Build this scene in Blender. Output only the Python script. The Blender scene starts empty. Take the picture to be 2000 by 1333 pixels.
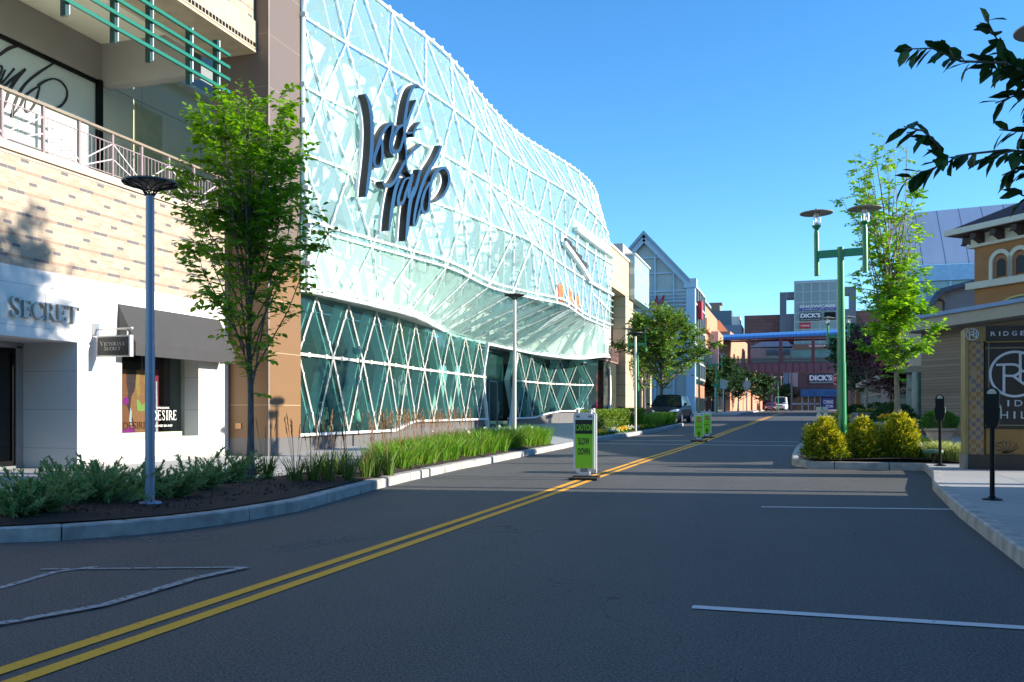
import bpy, bmesh, math, random
from mathutils import Vector, Matrix
R = math.radians
SC = bpy.context.scene
C = SC.collection
# ------------------------------------------------------------------ camera, sky, sun, exposure
F, HZ, EYE = 1750.0, 803.0, 1.30
TH = math.atan(545/1750)
cT, sT = math.cos(TH), math.sin(TH)
cd = bpy.data.cameras.new('camera'); cam = bpy.data.objects.new('camera', cd); C.objects.link(cam)
cam.location = (0, 0, EYE); cam.rotation_euler = (R(90), 0, TH)
cd.sensor_width = 36; cd.lens = 36*F/2000; cd.shift_y = (HZ-666.5)/2000; cd.clip_end = 3000; cd.clip_start = .05
SC.camera = cam
SUN_EL, SUN_AZ = R(18.3), R(9)      # azimuth from +X towards +Y
w = bpy.data.worlds.new('World'); SC.world = w; w.use_nodes = True
nt = w.node_tree; bg = nt.nodes['Background']
sky = nt.nodes.new('ShaderNodeTexSky'); sky.sky_type = 'NISHITA'; sky.sun_disc = False
sky.sun_elevation = SUN_EL; sky.sun_rotation = R(90)-SUN_AZ; sky.air_density = 1.0; sky.dust_density = 0; sky.ozone_density = 4
hs = nt.nodes.new('ShaderNodeHueSaturation'); hs.inputs['Saturation'].default_value = 1.16
wb = nt.nodes.new('ShaderNodeMix'); wb.data_type = 'RGBA'; wb.blend_type = 'MULTIPLY'; wb.inputs[0].default_value = 1; wb.inputs[7].default_value = (.86, 1.04, 1.10, 1)   # cool white balance of the whole sky
nt.links.new(sky.outputs[0], hs.inputs['Color']); nt.links.new(hs.outputs[0], wb.inputs[6]); nt.links.new(wb.outputs[2], bg.inputs[0]); bg.inputs[1].default_value = .1
ld = bpy.data.lights.new('sun', 'SUN'); ld.energy = 3.7; ld.angle = R(.5); ld.color = (1, .93, .80)
sun = bpy.data.objects.new('sun', ld); C.objects.link(sun)
sdir = Vector((math.cos(SUN_AZ)*math.cos(SUN_EL), math.sin(SUN_AZ)*math.cos(SUN_EL), math.sin(SUN_EL)))
sun.rotation_euler = sdir.to_track_quat('Z', 'Y').to_euler(); sun.location = (60, 10, 40)
SC.view_settings.view_transform = 'Standard'; SC.view_settings.look = 'None'
SC.view_settings.exposure = 1.5; SC.view_settings.gamma = 1
SC.cycles.max_bounces = 8; SC.cycles.transparent_max_bounces = 12; SC.cycles.caustics_reflective = False; SC.cycles.caustics_refractive = False
# ------------------------------------------------------------------ helpers
rnd = random.Random(7)
GT = [(-60, 0), (14, 0), (20, .03), (25, .09), (30, .16), (40, .32), (50, .49), (60, .65), (80, .86), (100, 1.02), (150, 1.22), (200, 1.42), (300, 1.75), (1500, 2.4)]
def lerpt(T, y):
    if y <= T[0][0]: return T[0][1]
    for (a, p), (b, q) in zip(T, T[1:]):
        if y <= b: return p+(q-p)*(y-a)/(b-a)
    return T[-1][1]
def g(y): return lerpt(GT, y)
def dirv(px, py):
    c = (px-1000)/F
    return Vector((c*cT-sT, c*sT+cT, -(py-HZ)/F))
def at(px, py, D): return Vector((0, 0, EYE))+dirv(px, py)*D
def PX(px, py, X):
    d = dirv(px, py); return at(px, py, X/d.x)
def PYp(px, py, Y):
    d = dirv(px, py); return at(px, py, Y/d.y)
def PZ(px, py, z):
    d = dirv(px, py); return at(px, py, (z-EYE)/d.z)
def G(px, py, dz=0):
    d = dirv(px, py); lo, hi = 1., 600.
    for _ in range(50):
        m = (lo+hi)/2
        if EYE+d.z*m > g(d.y*m)+dz: lo = m
        else: hi = m
    return at(px, py, lo)
def onG(px, D, dz=0):
    p = at(px, HZ, D); p.z = g(p.y)+dz; return p
def tag(o, label=None, cat=None, group=None, kind=None):
    if label: o['label'] = label
    if cat: o['category'] = cat
    if group: o['group'] = group
    if kind: o['kind'] = kind
    return o
def thing(name, label, cat, loc=(0, 0, 0), rz=0, group=None):
    o = bpy.data.objects.new(name, None); C.objects.link(o); o.location = loc; o.rotation_euler = (0, 0, rz)
    o.empty_display_size = .3
    return tag(o, label, cat, group)
class MB:
    def __init__(s): s.v = []; s.f = []; s.m = []
    def add(s, vs, fs, mi=0):
        b = len(s.v); s.v += [tuple(v) for v in vs]; s.f += [tuple(i+b for i in f) for f in fs]; s.m += [mi]*len(fs); return s
    def box(s, x0, x1, y0, y1, z0, z1, mi=0):
        return s.add([(x0, y0, z0), (x1, y0, z0), (x1, y1, z0), (x0, y1, z0), (x0, y0, z1), (x1, y0, z1), (x1, y1, z1), (x0, y1, z1)],
                     [(3, 2, 1, 0), (4, 5, 6, 7), (0, 1, 5, 4), (1, 2, 6, 5), (2, 3, 7, 6), (3, 0, 4, 7)], mi)
    def bar(s, p, q, w, h, up=(0, 0, 1), mi=0):   # rectangular bar from p to q
        p = Vector(p); q = Vector(q); d = (q-p).normalized(); u = Vector(up)
        a = d.cross(u)
        if a.length < 1e-4: a = d.cross(Vector((1, 0, 0)))
        a.normalize(); b = a.cross(d).normalized(); a = a*w/2; b = b*h/2
        return s.add([p-a-b, p+a-b, p+a+b, p-a+b, q-a-b, q+a-b, q+a+b, q-a+b],
                     [(3, 2, 1, 0), (4, 5, 6, 7), (0, 1, 5, 4), (1, 2, 6, 5), (2, 3, 7, 6), (3, 0, 4, 7)], mi)
    def path(s, pts, rs, n=8, mi=0, cap=True):
        pts = [Vector(p) for p in pts]
        if not isinstance(rs, (list, tuple)): rs = [rs]*len(pts)
        ref = None; vs = []; fs = []
        for i, p in enumerate(pts):
            d = (pts[min(i+1, len(pts)-1)]-pts[max(i-1, 0)])
            if d.length < 1e-9: d = Vector((0, 0, 1))
            d.normalize()
            if ref is None: ref = Vector((1, 0, 0)) if abs(d.x) < .8 else Vector((0, 1, 0))
            a = (ref-d*ref.dot(d)).normalized(); b = d.cross(a); ref = a
            for k in range(n):
                t = 2*math.pi*k/n; vs.append(p+(a*math.cos(t)+b*math.sin(t))*rs[i])
        for i in range(len(pts)-1):
            for k in range(n):
                fs.append((i*n+k, i*n+(k+1) % n, (i+1)*n+(k+1) % n, (i+1)*n+k))
        if cap: fs.append(tuple(range(n))[::-1]); fs.append(tuple((len(pts)-1)*n+k for k in range(n)))
        return s.add(vs, fs, mi)
    def tube(s, p, q, r, n=8, r2=None, mi=0): return s.path([p, q], [r, r if r2 is None else r2], n, mi)
    def lathe(s, prof, c=(0, 0, 0), n=20, mi=0, ang0=0, sx=1, sy=1):
        c = Vector(c); vs = []; fs = []; m = len(prof)
        for k in range(n):
            t = 2*math.pi*k/n+ang0
            for r, z in prof: vs.append(c+Vector((r*math.cos(t)*sx, r*math.sin(t)*sy, z)))
        for k in range(n):
            k2 = (k+1) % n
            for i in range(m-1): fs.append((k*m+i, k2*m+i, k2*m+i+1, k*m+i+1))
        if prof[0][0] > 1e-6: fs.append(tuple(k*m for k in range(n))[::-1])
        if prof[-1][0] > 1e-6: fs.append(tuple(k*m+m-1 for k in range(n)))
        return s.add(vs, fs, mi)
    def prism(s, poly, ext, mi=0, mside=None):    # poly: 3d points, ext: vector
        n = len(poly); e = Vector(ext); poly = [Vector(p) for p in poly]
        s.add(poly+[p+e for p in poly], [tuple(range(n)), tuple(range(2*n-1, n-1, -1))], mi)
        return s.add(poly+[p+e for p in poly], [(i, i+n, (i+1) % n+n, (i+1) % n) for i in range(n)], mi if mside is None else mside)
    def quad(s, a, b, c, d, mi=0): return s.add([a, b, c, d], [(0, 1, 2, 3)], mi)
    def ribbon(s, pts, ws, fn, ext, mi=0, mside=None, sub=5):   # 2d stroke -> fn(x,y)->3d, extruded
        P, W = smooth2(pts, ws, sub)
        L = []; Rr = []
        for i, p in enumerate(P):
            a = P[max(i-1, 0)]; b = P[min(i+1, len(P)-1)]
            dx, dy = b[0]-a[0], b[1]-a[1]; l = math.hypot(dx, dy) or 1
            nx, ny = -dy/l*W[i]/2, dx/l*W[i]/2
            L.append(fn(p[0]+nx, p[1]+ny)); Rr.append(fn(p[0]-nx, p[1]-ny))
        n = len(P); e = Vector(ext); V = L+Rr; B = [v+e for v in V]
        fs = [(i, i+1, n+i+1, n+i) for i in range(n-1)]
        s.add(V, fs, mi)
        s.add(V+B, [tuple(2*n+k for k in f[::-1]) for f in fs]+[(i, 2*n+i, 2*n+i+1, i+1) for i in range(n-1)] +
              [(n+i+1, 3*n+i+1, 3*n+i, n+i) for i in range(n-1)]+[(0, n, 3*n, 2*n), (n-1, 3*n-1, 4*n-1, 2*n-1)], mi if mside is None else mside)
        return s
    def mesh(s, name, mats, smooth=False):
        me = bpy.data.meshes.new(name); me.from_pydata(s.v, [], s.f)
        if not isinstance(mats, (list, tuple)): mats = [mats]
        for m in mats: me.materials.append(m)
        if len(mats) > 1: me.polygons.foreach_set('material_index', s.m)
        if smooth: me.polygons.foreach_set('use_smooth', [True]*len(s.f))
        me.update(); return me
    def build(s, name, mats, parent=None, smooth=False, fix=True):
        me = s.mesh(name, mats, smooth)
        if fix and len(s.f) < 6000:
            bm = bmesh.new(); bm.from_mesh(me); bmesh.ops.recalc_face_normals(bm, faces=bm.faces); bm.to_mesh(me); bm.free()
        return link(name, me, parent)
def smooth2(pts, ws, sub):
    if sub <= 1 or len(pts) < 3: return pts, ws
    P = []; W = []; n = len(pts)
    for i in range(n-1):
        p0, p1, p2, p3 = pts[max(i-1, 0)], pts[i], pts[i+1], pts[min(i+2, n-1)]
        for k in range(sub):
            t = k/sub
            P.append(tuple(.5*((2*p1[j])+(-p0[j]+p2[j])*t+(2*p0[j]-5*p1[j]+4*p2[j]-p3[j])*t*t+(-p0[j]+3*p1[j]-3*p2[j]+p3[j])*t**3) for j in (0, 1)))
            W.append(ws[i]+(ws[i+1]-ws[i])*t)
    P.append(pts[-1]); W.append(ws[-1]); return P, W
def link(name, me, parent=None):
    o = bpy.data.objects.new(name, me); C.objects.link(o)
    if parent is not None:
        o.parent = parent
        if parent.get('_w') and parent.parent is None: o.matrix_parent_inverse = Matrix.Translation(-Vector(parent.location))
    return o
def wthing(name, label, cat, loc, group=None):       # a thing whose parts are written in world coordinates
    o = thing(name, label, cat, loc, 0, group); o['_w'] = 1; return o
def dup(root, loc, rz=None, label=None, sc=None):
    m = {root: root.copy()}; r = m[root]; C.objects.link(r); r.location = loc
    if rz is not None: r.rotation_euler = (r.rotation_euler[0], r.rotation_euler[1], rz)
    if label: r['label'] = label
    if sc: r.scale = (sc, sc, sc) if not isinstance(sc, tuple) else sc
    def rec(a, b):
        for ch in [o for o in KIDS(a)]:
            c = ch.copy(); C.objects.link(c); c.parent = b; c.matrix_parent_inverse = ch.matrix_parent_inverse.copy(); rec(ch, c)
    rec(root, r); return r
def KIDS(a): return [o for o in bpy.data.objects if o.parent is a]
def struct(name, mb, mats, **k): return tag(mb.build(name, mats, **k), kind='structure')
# ------------------------------------------------------------------ materials
MC = {}
def nodes_of(m):
    m.use_nodes = True; n = m.node_tree; return n, n.nodes['Principled BSDF'], n.links
def sval(col, k): return tuple(min(1, c*k) for c in col[:3])+(1,)
def mat(name, col, rough=.6, metal=0, var=.12, scale=3, bump=0, bscale=60, spec=.5, stretch=(1, 1, 1), col2=None, coat=0):
    if name in MC: return MC[name]
    m = bpy.data.materials.new(name); n, p, L = nodes_of(m); N = n.nodes.new
    p.inputs['Roughness'].default_value = rough; p.inputs['Metallic'].default_value = metal
    p.inputs['Specular IOR Level'].default_value = spec; p.inputs['Coat Weight'].default_value = coat
    geo = N('ShaderNodeNewGeometry'); mp = N('ShaderNodeMapping'); mp.inputs['Scale'].default_value = stretch
    L.new(geo.outputs['Position'], mp.inputs[0])
    a = N('ShaderNodeTexNoise'); a.inputs['Scale'].default_value = scale; a.inputs['Detail'].default_value = 6; L.new(mp.outputs[0], a.inputs[0])
    r = N('ShaderNodeValToRGB'); r.color_ramp.elements[0].position = .3; r.color_ramp.elements[1].position = .7
    r.color_ramp.elements[0].color = sval(col2 or col, 1 if col2 else 1-var); r.color_ramp.elements[1].color = sval(col, 1 if col2 else 1+var)
    L.new(a.outputs[0], r.inputs[0]); L.new(r.outputs[0], p.inputs['Base Color'])
    if bump:
        b = N('ShaderNodeTexNoise'); b.inputs['Scale'].default_value = bscale; b.inputs['Detail'].default_value = 4; L.new(mp.outputs[0], b.inputs[0])
        bp = N('ShaderNodeBump'); bp.inputs['Strength'].default_value = bump; bp.inputs['Distance'].default_value = .02
        L.new(b.outputs[0], bp.inputs['Height']); L.new(bp.outputs[0], p.inputs['Normal'])
    MC[name] = m; return m
def island(name, cols, rough=.5, trans=.0, spec=.3):   # leaves: colour varies leaf by leaf
    if name in MC: return MC[name]
    m = bpy.data.materials.new(name); n, p, L = nodes_of(m); N = n.nodes.new
    geo = N('ShaderNodeNewGeometry'); r = N('ShaderNodeValToRGB'); e = r.color_ramp.elements
    while len(e) < len(cols): e.new(.5)
    for i, c in enumerate(cols): e[i].position = i/(len(cols)-1); e[i].color = tuple(c)+(1,)
    L.new(geo.outputs['Random Per Island'], r.inputs[0]); L.new(r.outputs[0], p.inputs['Base Color'])
    p.inputs['Roughness'].default_value = rough; p.inputs['Specular IOR Level'].default_value = spec
    if trans:
        t = N('ShaderNodeBsdfTranslucent'); mx = N('ShaderNodeMixShader'); mx.inputs[0].default_value = trans
        hs = N('ShaderNodeHueSaturation'); hs.inputs['Value'].default_value = 1.6; hs.inputs['Saturation'].default_value = 1.1; hs.inputs['Hue'].default_value = .485
        L.new(r.outputs[0], hs.inputs['Color']); L.new(hs.outputs[0], t.inputs[0])
        out = n.nodes['Material Output']; L.new(p.outputs[0], mx.inputs[1]); L.new(t.outputs[0], mx.inputs[2]); L.new(mx.outputs[0], out.inputs[0])
    MC[name] = m; return m
def glassm(name, tint, refl=1.5, rough=.01, haze=0, hcol=(.8, .9, .9), bump=0):
    if name in MC: return MC[name]
    m = bpy.data.materials.new(name); n, p, L = nodes_of(m); N = n.nodes.new; out = n.nodes['Material Output']
    t = N('ShaderNodeBsdfTransparent'); t.inputs[0].default_value = tuple(tint)+(1,)
    gl = N('ShaderNodeBsdfGlossy'); gl.inputs['Roughness'].default_value = rough
    fr = N('ShaderNodeFresnel'); bf = N('ShaderNodeNewGeometry'); pw = N('ShaderNodeMath'); pw.operation = 'POWER'; pw.inputs[0].default_value = refl; sg = N('ShaderNodeMath'); sg.operation = 'MULTIPLY_ADD'; sg.inputs[1].default_value = -2; sg.inputs[2].default_value = 1; L.new(bf.outputs['Backfacing'], sg.inputs[0]); L.new(sg.outputs[0], pw.inputs[1]); L.new(pw.outputs[0], fr.inputs[0]); mx = N('ShaderNodeMixShader')
    L.new(fr.outputs[0], mx.inputs[0]); L.new(t.outputs[0], mx.inputs[1]); L.new(gl.outputs[0], mx.inputs[2]); last = mx
    if haze:
        d = N('ShaderNodeBsdfDiffuse'); d.inputs[0].default_value = tuple(hcol)+(1,); m2 = N('ShaderNodeMixShader'); m2.inputs[0].default_value = haze
        L.new(mx.outputs[0], m2.inputs[1]); L.new(d.outputs[0], m2.inputs[2]); last = m2
    if bump:
        b = N('ShaderNodeTexNoise'); b.inputs['Scale'].default_value = 1.2; geo = N('ShaderNodeNewGeometry'); L.new(geo.outputs['Position'], b.inputs[0])
        bp = N('ShaderNodeBump'); bp.inputs['Strength'].default_value = bump; bp.inputs['Distance'].default_value = .05
        L.new(b.outputs[0], bp.inputs['Height']); L.new(bp.outputs[0], gl.inputs['Normal']); L.new(bp.outputs[0], fr.inputs['Normal'])
    L.new(last.outputs[0], out.inputs[0]); MC[name] = m; return m
class NB:   # tiny math-node builder
    def __init__(s, m): s.n = m.node_tree; s.L = s.n.links
    def m(s, op, a, b=0.0, c=None):
        x = s.n.nodes.new('ShaderNodeMath'); x.operation = op
        for i, v in enumerate([a, b] if c is None else [a, b, c]):
            if isinstance(v, (int, float)): x.inputs[i].default_value = v
            else: s.L.new(v, x.inputs[i])
        return x.outputs[0]
    def mix(s, f, a, b):
        x = s.n.nodes.new('ShaderNodeMix'); x.data_type = 'RGBA'
        for i, v in ((0, f), (6, a), (7, b)):
            if isinstance(v, tuple): x.inputs[i].default_value = v+(1,) if len(v) == 3 else v
            elif isinstance(v, (int, float)): x.inputs[i].default_value = v
            else: s.L.new(v, x.inputs[i])
        return x.outputs[2]
    def pos(s):
        gq = s.n.nodes.new('ShaderNodeNewGeometry'); sp = s.n.nodes.new('ShaderNodeSeparateXYZ'); s.L.new(gq.outputs['Position'], sp.inputs[0]); return sp.outputs, gq
    def rand(s, a, b):
        w_ = s.n.nodes.new('ShaderNodeTexWhiteNoise'); w_.noise_dimensions = '2D'; cx = s.n.nodes.new('ShaderNodeCombineXYZ')
        s.L.new(a, cx.inputs[0]); (s.L.new(b, cx.inputs[1]) if not isinstance(b, float) else None); s.L.new(cx.outputs[0], w_.inputs[0]); return w_.outputs[0]
def brickm(name, base, base2, salmon, gray, bw=.19, bh=.066, mortar=(.5, .45, .38), axis=1, pattern=True, rough=.8):
    m = bpy.data.materials.new(name); n, p, L = nodes_of(m); b = NB(m); o, _ = b.pos()
    z = b.m('DIVIDE', o[2], bh); row = b.m('FLOOR', z)
    off = b.m('MULTIPLY', b.m('MODULO', row, 2), .5)
    y = b.m('ADD', b.m('DIVIDE', o[axis], bw), b.m('ADD', off, 400)); colr = b.m('FLOOR', y)
    rr = b.rand(colr, row)
    c = b.mix(rr, base, base2)
    if pattern:
        r4 = b.m('MODULO', b.m('ADD', row, 400), 6)
        isS = b.m('LESS_THAN', b.m('ABSOLUTE', r4), .5)
        c = b.mix(b.m('MULTIPLY', isS, .85), c, salmon)
        c5 = b.m('MODULO', b.m('ADD', colr, b.m('FLOOR', b.m('MULTIPLY', row, 1/6.))), 5)
        gS = b.m('MULTIPLY', isS, b.m('LESS_THAN', c5, 1.5))
        is3 = b.m('LESS_THAN', b.m('ABSOLUTE', b.m('SUBTRACT', r4, 3)), .5)
        g3 = b.m('MULTIPLY', is3, b.m('LESS_THAN', b.m('ABSOLUTE', b.m('SUBTRACT', c5, 3)), .5))
        c = b.mix(b.m('MAXIMUM', gS, g3), c, gray)
    fz = b.m('FRACT', z); fy = b.m('FRACT', y)
    mo = b.m('MAXIMUM', b.m('LESS_THAN', fz, .12), b.m('LESS_THAN', fy, .045))
    c = b.mix(b.m('MULTIPLY', mo, .45), c, mortar)
    L.new(c, p.inputs['Base Color']); p.inputs['Roughness'].default_value = rough
    bp = n.nodes.new('ShaderNodeBump'); bp.inputs['Strength'].default_value = .4; bp.inputs['Distance'].default_value = .01; bp.invert = True
    L.new(mo, bp.inputs['Height']); L.new(bp.outputs[0], p.inputs['Normal']); return m
def panelm(name, col, pw, ph, joint=.012, jcol=(.3, .3, .3), axis=1, z0=0, y0=0, rough=.6, var=.05, stagger=0, spec=.4):   # cladding with joints
    m = bpy.data.materials.new(name); n, p, L = nodes_of(m); b = NB(m); o, gq = b.pos()
    z = b.m('DIVIDE', b.m('SUBTRACT', o[2], z0), ph); row = b.m('FLOOR', z)
    y = b.m('ADD', b.m('DIVIDE', b.m('SUBTRACT', o[axis], y0), pw), b.m('MULTIPLY', b.m('MODULO', b.m('ADD', row, 40), 2), stagger)); cc = b.m('FLOOR', y)
    rr = b.rand(cc, row)
    ns = n.nodes.new('ShaderNodeTexNoise'); ns.inputs['Scale'].default_value = 1.5; ns.inputs['Detail'].default_value = 5; L.new(gq.outputs['Position'], ns.inputs[0])
    c = b.mix(b.m('MULTIPLY_ADD', rr, .5, b.m('MULTIPLY', ns.outputs[0], .5)), sval(col, 1-var), sval(col, 1+var))
    mo = b.m('MAXIMUM', b.m('LESS_THAN', b.m('FRACT', z), joint/ph), b.m('LESS_THAN', b.m('FRACT', y), joint/pw))
    c = b.mix(mo, c, jcol); L.new(c, p.inputs['Base Color']); p.inputs['Roughness'].default_value = rough; p.inputs['Specular IOR Level'].default_value = spec
    return m
M = dict(
    stone=panelm('white_stone', (.74, .71, .67), 2.35, .77, .012, (.45, .45, .45), z0=1.32-.77, y0=17.0-2.35, stagger=.45, var=.03),
    brick=brickm('tan_brick', (.34, .255, .18), (.42, .34, .255), (.30, .19, .135), (.13, .115, .12)),
    cream=mat('cream_coping', (.5, .43, .33), .7, var=.06),
    grayp=mat('gray_panel', (.34, .32, .31), .55, var=.06, scale=1),
    plast=mat('pale_plaster', (.75, .76, .66), .8, var=.06, scale=1.2),
    ceil=mat('ceiling_plaster', (.78, .74, .6), .8, var=.05, scale=1),
    green=mat('green_paint', (.0, .21, .07), .35, var=.05, spec=.5, coat=.3),
    teal=mat('bright_green_paint', (.0, .13, .08), .4, var=.05),
    brown=panelm('brown_metal_panel', (.20, .11, .05), 3.2, 1.32, .014, (.5, .36, .22), z0=.12, rough=.45, var=.05),
    baseg=panelm('dark_granite', (.13, .125, .125), 3.3, 2.2, .02, (.05, .05, .05), z0=-1, rough=.45, var=.08),
    white=mat('white_steel', (.82, .84, .83), .4, var=.03),
    strut=mat('mint_white_steel', (.60, .74, .73), .5, var=.03),
    wallw=mat('mint_white_wall', (.42, .55, .54), .8, var=.04, scale=.6),
    dark=mat('dark_interior', (.025, .03, .03), .8, var=.3, scale=.7),
    black=mat('black_paint', (.006, .006, .007), .4, var=.1, spec=.15),
    asph=None,
    alum=mat('aluminium', (.45, .46, .47), .35, .8, var=.06),
    bluegray=mat('shade_blue_pole', (.30, .35, .45), .4, .3, var=.05),  # blue cast of the shade put into the pole colour
    palep=mat('pale_pole_paint', (.55, .54, .52), .4, .3, var=.05),
    mulch=mat('mulch', (.035, .02, .013), .95, var=.5, scale=25, bump=.9, bscale=45),
    conc=mat('kerb_concrete', (.38, .365, .34), .85, var=.28, scale=5, bump=.25, bscale=90),
)
# ------------------------------------------------------------------ ground, road, kerbs, pavements
def asphaltm():
    m = bpy.data.materials.new('asphalt'); n, p, L = nodes_of(m); b = NB(m); o, gq = b.pos(); N = n.nodes.new
    a = N('ShaderNodeTexNoise'); a.inputs['Scale'].default_value = .35; a.inputs['Detail'].default_value = 8; a.inputs['Roughness'].default_value = .65; L.new(gq.outputs['Position'], a.inputs[0])
    mp = N('ShaderNodeMapping'); mp.inputs['Scale'].default_value = (1.3, .12, 1); L.new(gq.outputs['Position'], mp.inputs[0])
    s = N('ShaderNodeTexNoise'); s.inputs['Scale'].default_value = 1.1; s.inputs['Detail'].default_value = 6; L.new(mp.outputs[0], s.inputs[0])
    v = N('ShaderNodeTexVoronoi'); v.inputs['Scale'].default_value = 75; L.new(gq.outputs['Position'], v.inputs[0])
    f = N('ShaderNodeTexNoise'); f.inputs['Scale'].default_value = 75; f.inputs['Detail'].default_value = 5; L.new(gq.outputs['Position'], f.inputs[0])
    k = b.m('ADD', b.m('MULTIPLY', a.outputs[0], .7), b.m('MULTIPLY', s.outputs[0], .5))
    c = b.mix(k, (.028, .028, .029), (.105, .098, .090))
    r = N('ShaderNodeValToRGB'); r.color_ramp.elements[0].position = .48; r.color_ramp.elements[1].position = .66; L.new(f.outputs[0], r.inputs[0])
    c = b.mix(b.m('MULTIPLY', r.outputs[0], .6), c, (.24, .23, .215)); f2 = N('ShaderNodeTexNoise'); f2.inputs['Scale'].default_value = 48; f2.inputs['Detail'].default_value = 6; L.new(gq.outputs['Position'], f2.inputs[0]); c = b.mix(b.m('MULTIPLY', b.m('GREATER_THAN', f2.outputs[0], .60), .6), c, (.012, .012, .013)); vc = N('ShaderNodeTexVoronoi'); vc.feature = 'DISTANCE_TO_EDGE'; vc.inputs['Scale'].default_value = .16; mpc = N('ShaderNodeMapping'); ws = N('ShaderNodeTexNoise'); ws.inputs['Scale'].default_value = 1.4; L.new(gq.outputs['Position'], ws.inputs[0]); vm = N('ShaderNodeVectorMath'); vm.operation = 'MULTIPLY_ADD'; vm.inputs[1].default_value = (1.3, 1.3, 0); L.new(ws.outputs[1], vm.inputs[0]); L.new(gq.outputs['Position'], vm.inputs[2]); L.new(vm.outputs[0], vc.inputs[0]); c = b.mix(b.m('MULTIPLY', b.m('LESS_THAN', vc.outputs[0], .0008), .55), c, (.012, .012, .012))
    L.new(c, p.inputs['Base Color']); p.inputs['Roughness'].default_value = .78; p.inputs['Specular IOR Level'].default_value = .35
    bp = N('ShaderNodeBump'); bp.inputs['Strength'].default_value = .35; bp.inputs['Distance'].default_value = .006
    L.new(v.outputs[0], bp.inputs['Height']); L.new(bp.outputs[0], p.inputs['Normal']); return m
M['asph'] = asphaltm()
M['earth'] = mat('distant_ground', (.13, .13, .12), .9, scale=.05, var=.2)
YS = [-60, -20, 0, 7, 14, 17, 20, 22.5, 25, 27.5, 30, 35, 40, 45, 50, 55, 60, 70, 80, 90, 100, 125, 150, 175, 200, 300, 600, 1500]
def sheet(name, fa, fb, dz, mats, ys, kind='structure', skirt=0, smooth=False):
    mb = MB(); P = []
    for y in ys: P.append((Vector((fa(y), y, g(y)+dz)), Vector((fb(y), y, g(y)+dz))))
    for (a, b), (c, d) in zip(P, P[1:]): mb.quad(a, b, d, c)
    if skirt:
        sk = Vector((0, 0, -skirt))
        for (a, b), (c, d) in zip(P, P[1:]): mb.quad(a+sk, a, c, c+sk); mb.quad(b, b+sk, d+sk, d)
        mb.quad(P[0][0]+sk, P[0][1]+sk, P[0][1], P[0][0]); mb.quad(P[-1][1]+sk, P[-1][0]+sk, P[-1][0], P[-1][1])
    return tag(mb.build(name, mats, fix=False), kind=kind)
sheet('ground', lambda y: -900, lambda y: 900, -.03, M['earth'], YS)
sheet('road', lambda y: -60, lambda y: 60, 0, M['asph'], YS[:-3]+[260])
def yt(pxs): return sorted((G(*p).y, G(*p).x) for p in pxs)
KL = [(5.2, -13), (6.0, -9.4)]+yt([(0, 1063), (120, 1057), (250, 1047), (385, 1033), (500, 1015), (590, 998), (680, 972), (740, 955), (800, 940), (900, 917), (1000, 897), (1105, 876)])
KR0 = [(-30, 1.35), (0, 1.5), (7.0, 1.78), (12, 1.95), (16, 2.2), (18.6, 2.55), (20.6, 2.68)]
ye = KL[-1][0]
def kl(y): return lerpt(KL, y)
def kr0(y): return lerpt(KR0, y)
fine = lambda a, b, s: [a+(b-a)*i/max(1, round((b-a)/s)) for i in range(max(1, round((b-a)/s))+1)]
def pavm(name, c1, c2, px=1.5, py=1.5):
    m = bpy.data.materials.new(name); n, p, L = nodes_of(m); b = NB(m); o, gq = b.pos()
    x = b.m('DIVIDE', b.m('ADD', o[0], 100), px); y = b.m('DIVIDE', b.m('ADD', o[1], 100), py)
    r = b.rand(b.m('FLOOR', x), b.m('FLOOR', y)); ns = n.nodes.new('ShaderNodeTexNoise'); ns.inputs['Scale'].default_value = 2.5; ns.inputs['Detail'].default_value = 8
    L.new(gq.outputs['Position'], ns.inputs[0])
    c = b.mix(b.m('MULTIPLY_ADD', r, .4, b.m('MULTIPLY', ns.outputs[0], .6)), c1, c2)
    mo = b.m('MAXIMUM', b.m('LESS_THAN', b.m('FRACT', x), .014/px), b.m('LESS_THAN', b.m('FRACT', y), .014/py))
    c = b.mix(mo, c, (.1, .1, .1)); L.new(c, p.inputs['Base Color']); p.inputs['Roughness'].default_value = .85; return m
M['pav'] = pavm('pavement_slabs', (.30, .30, .30), (.42, .41, .40)); M['paver'] = pavm('dark_pavers', (.13, .14, .16), (.26, .27, .28), .6, .6)
ysl = fine(5.2, ye, .5)
sheet('pavement', lambda y: -22, lambda y: kl(y)-.1, .148, M['pav'], ysl, skirt=.15)
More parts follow.
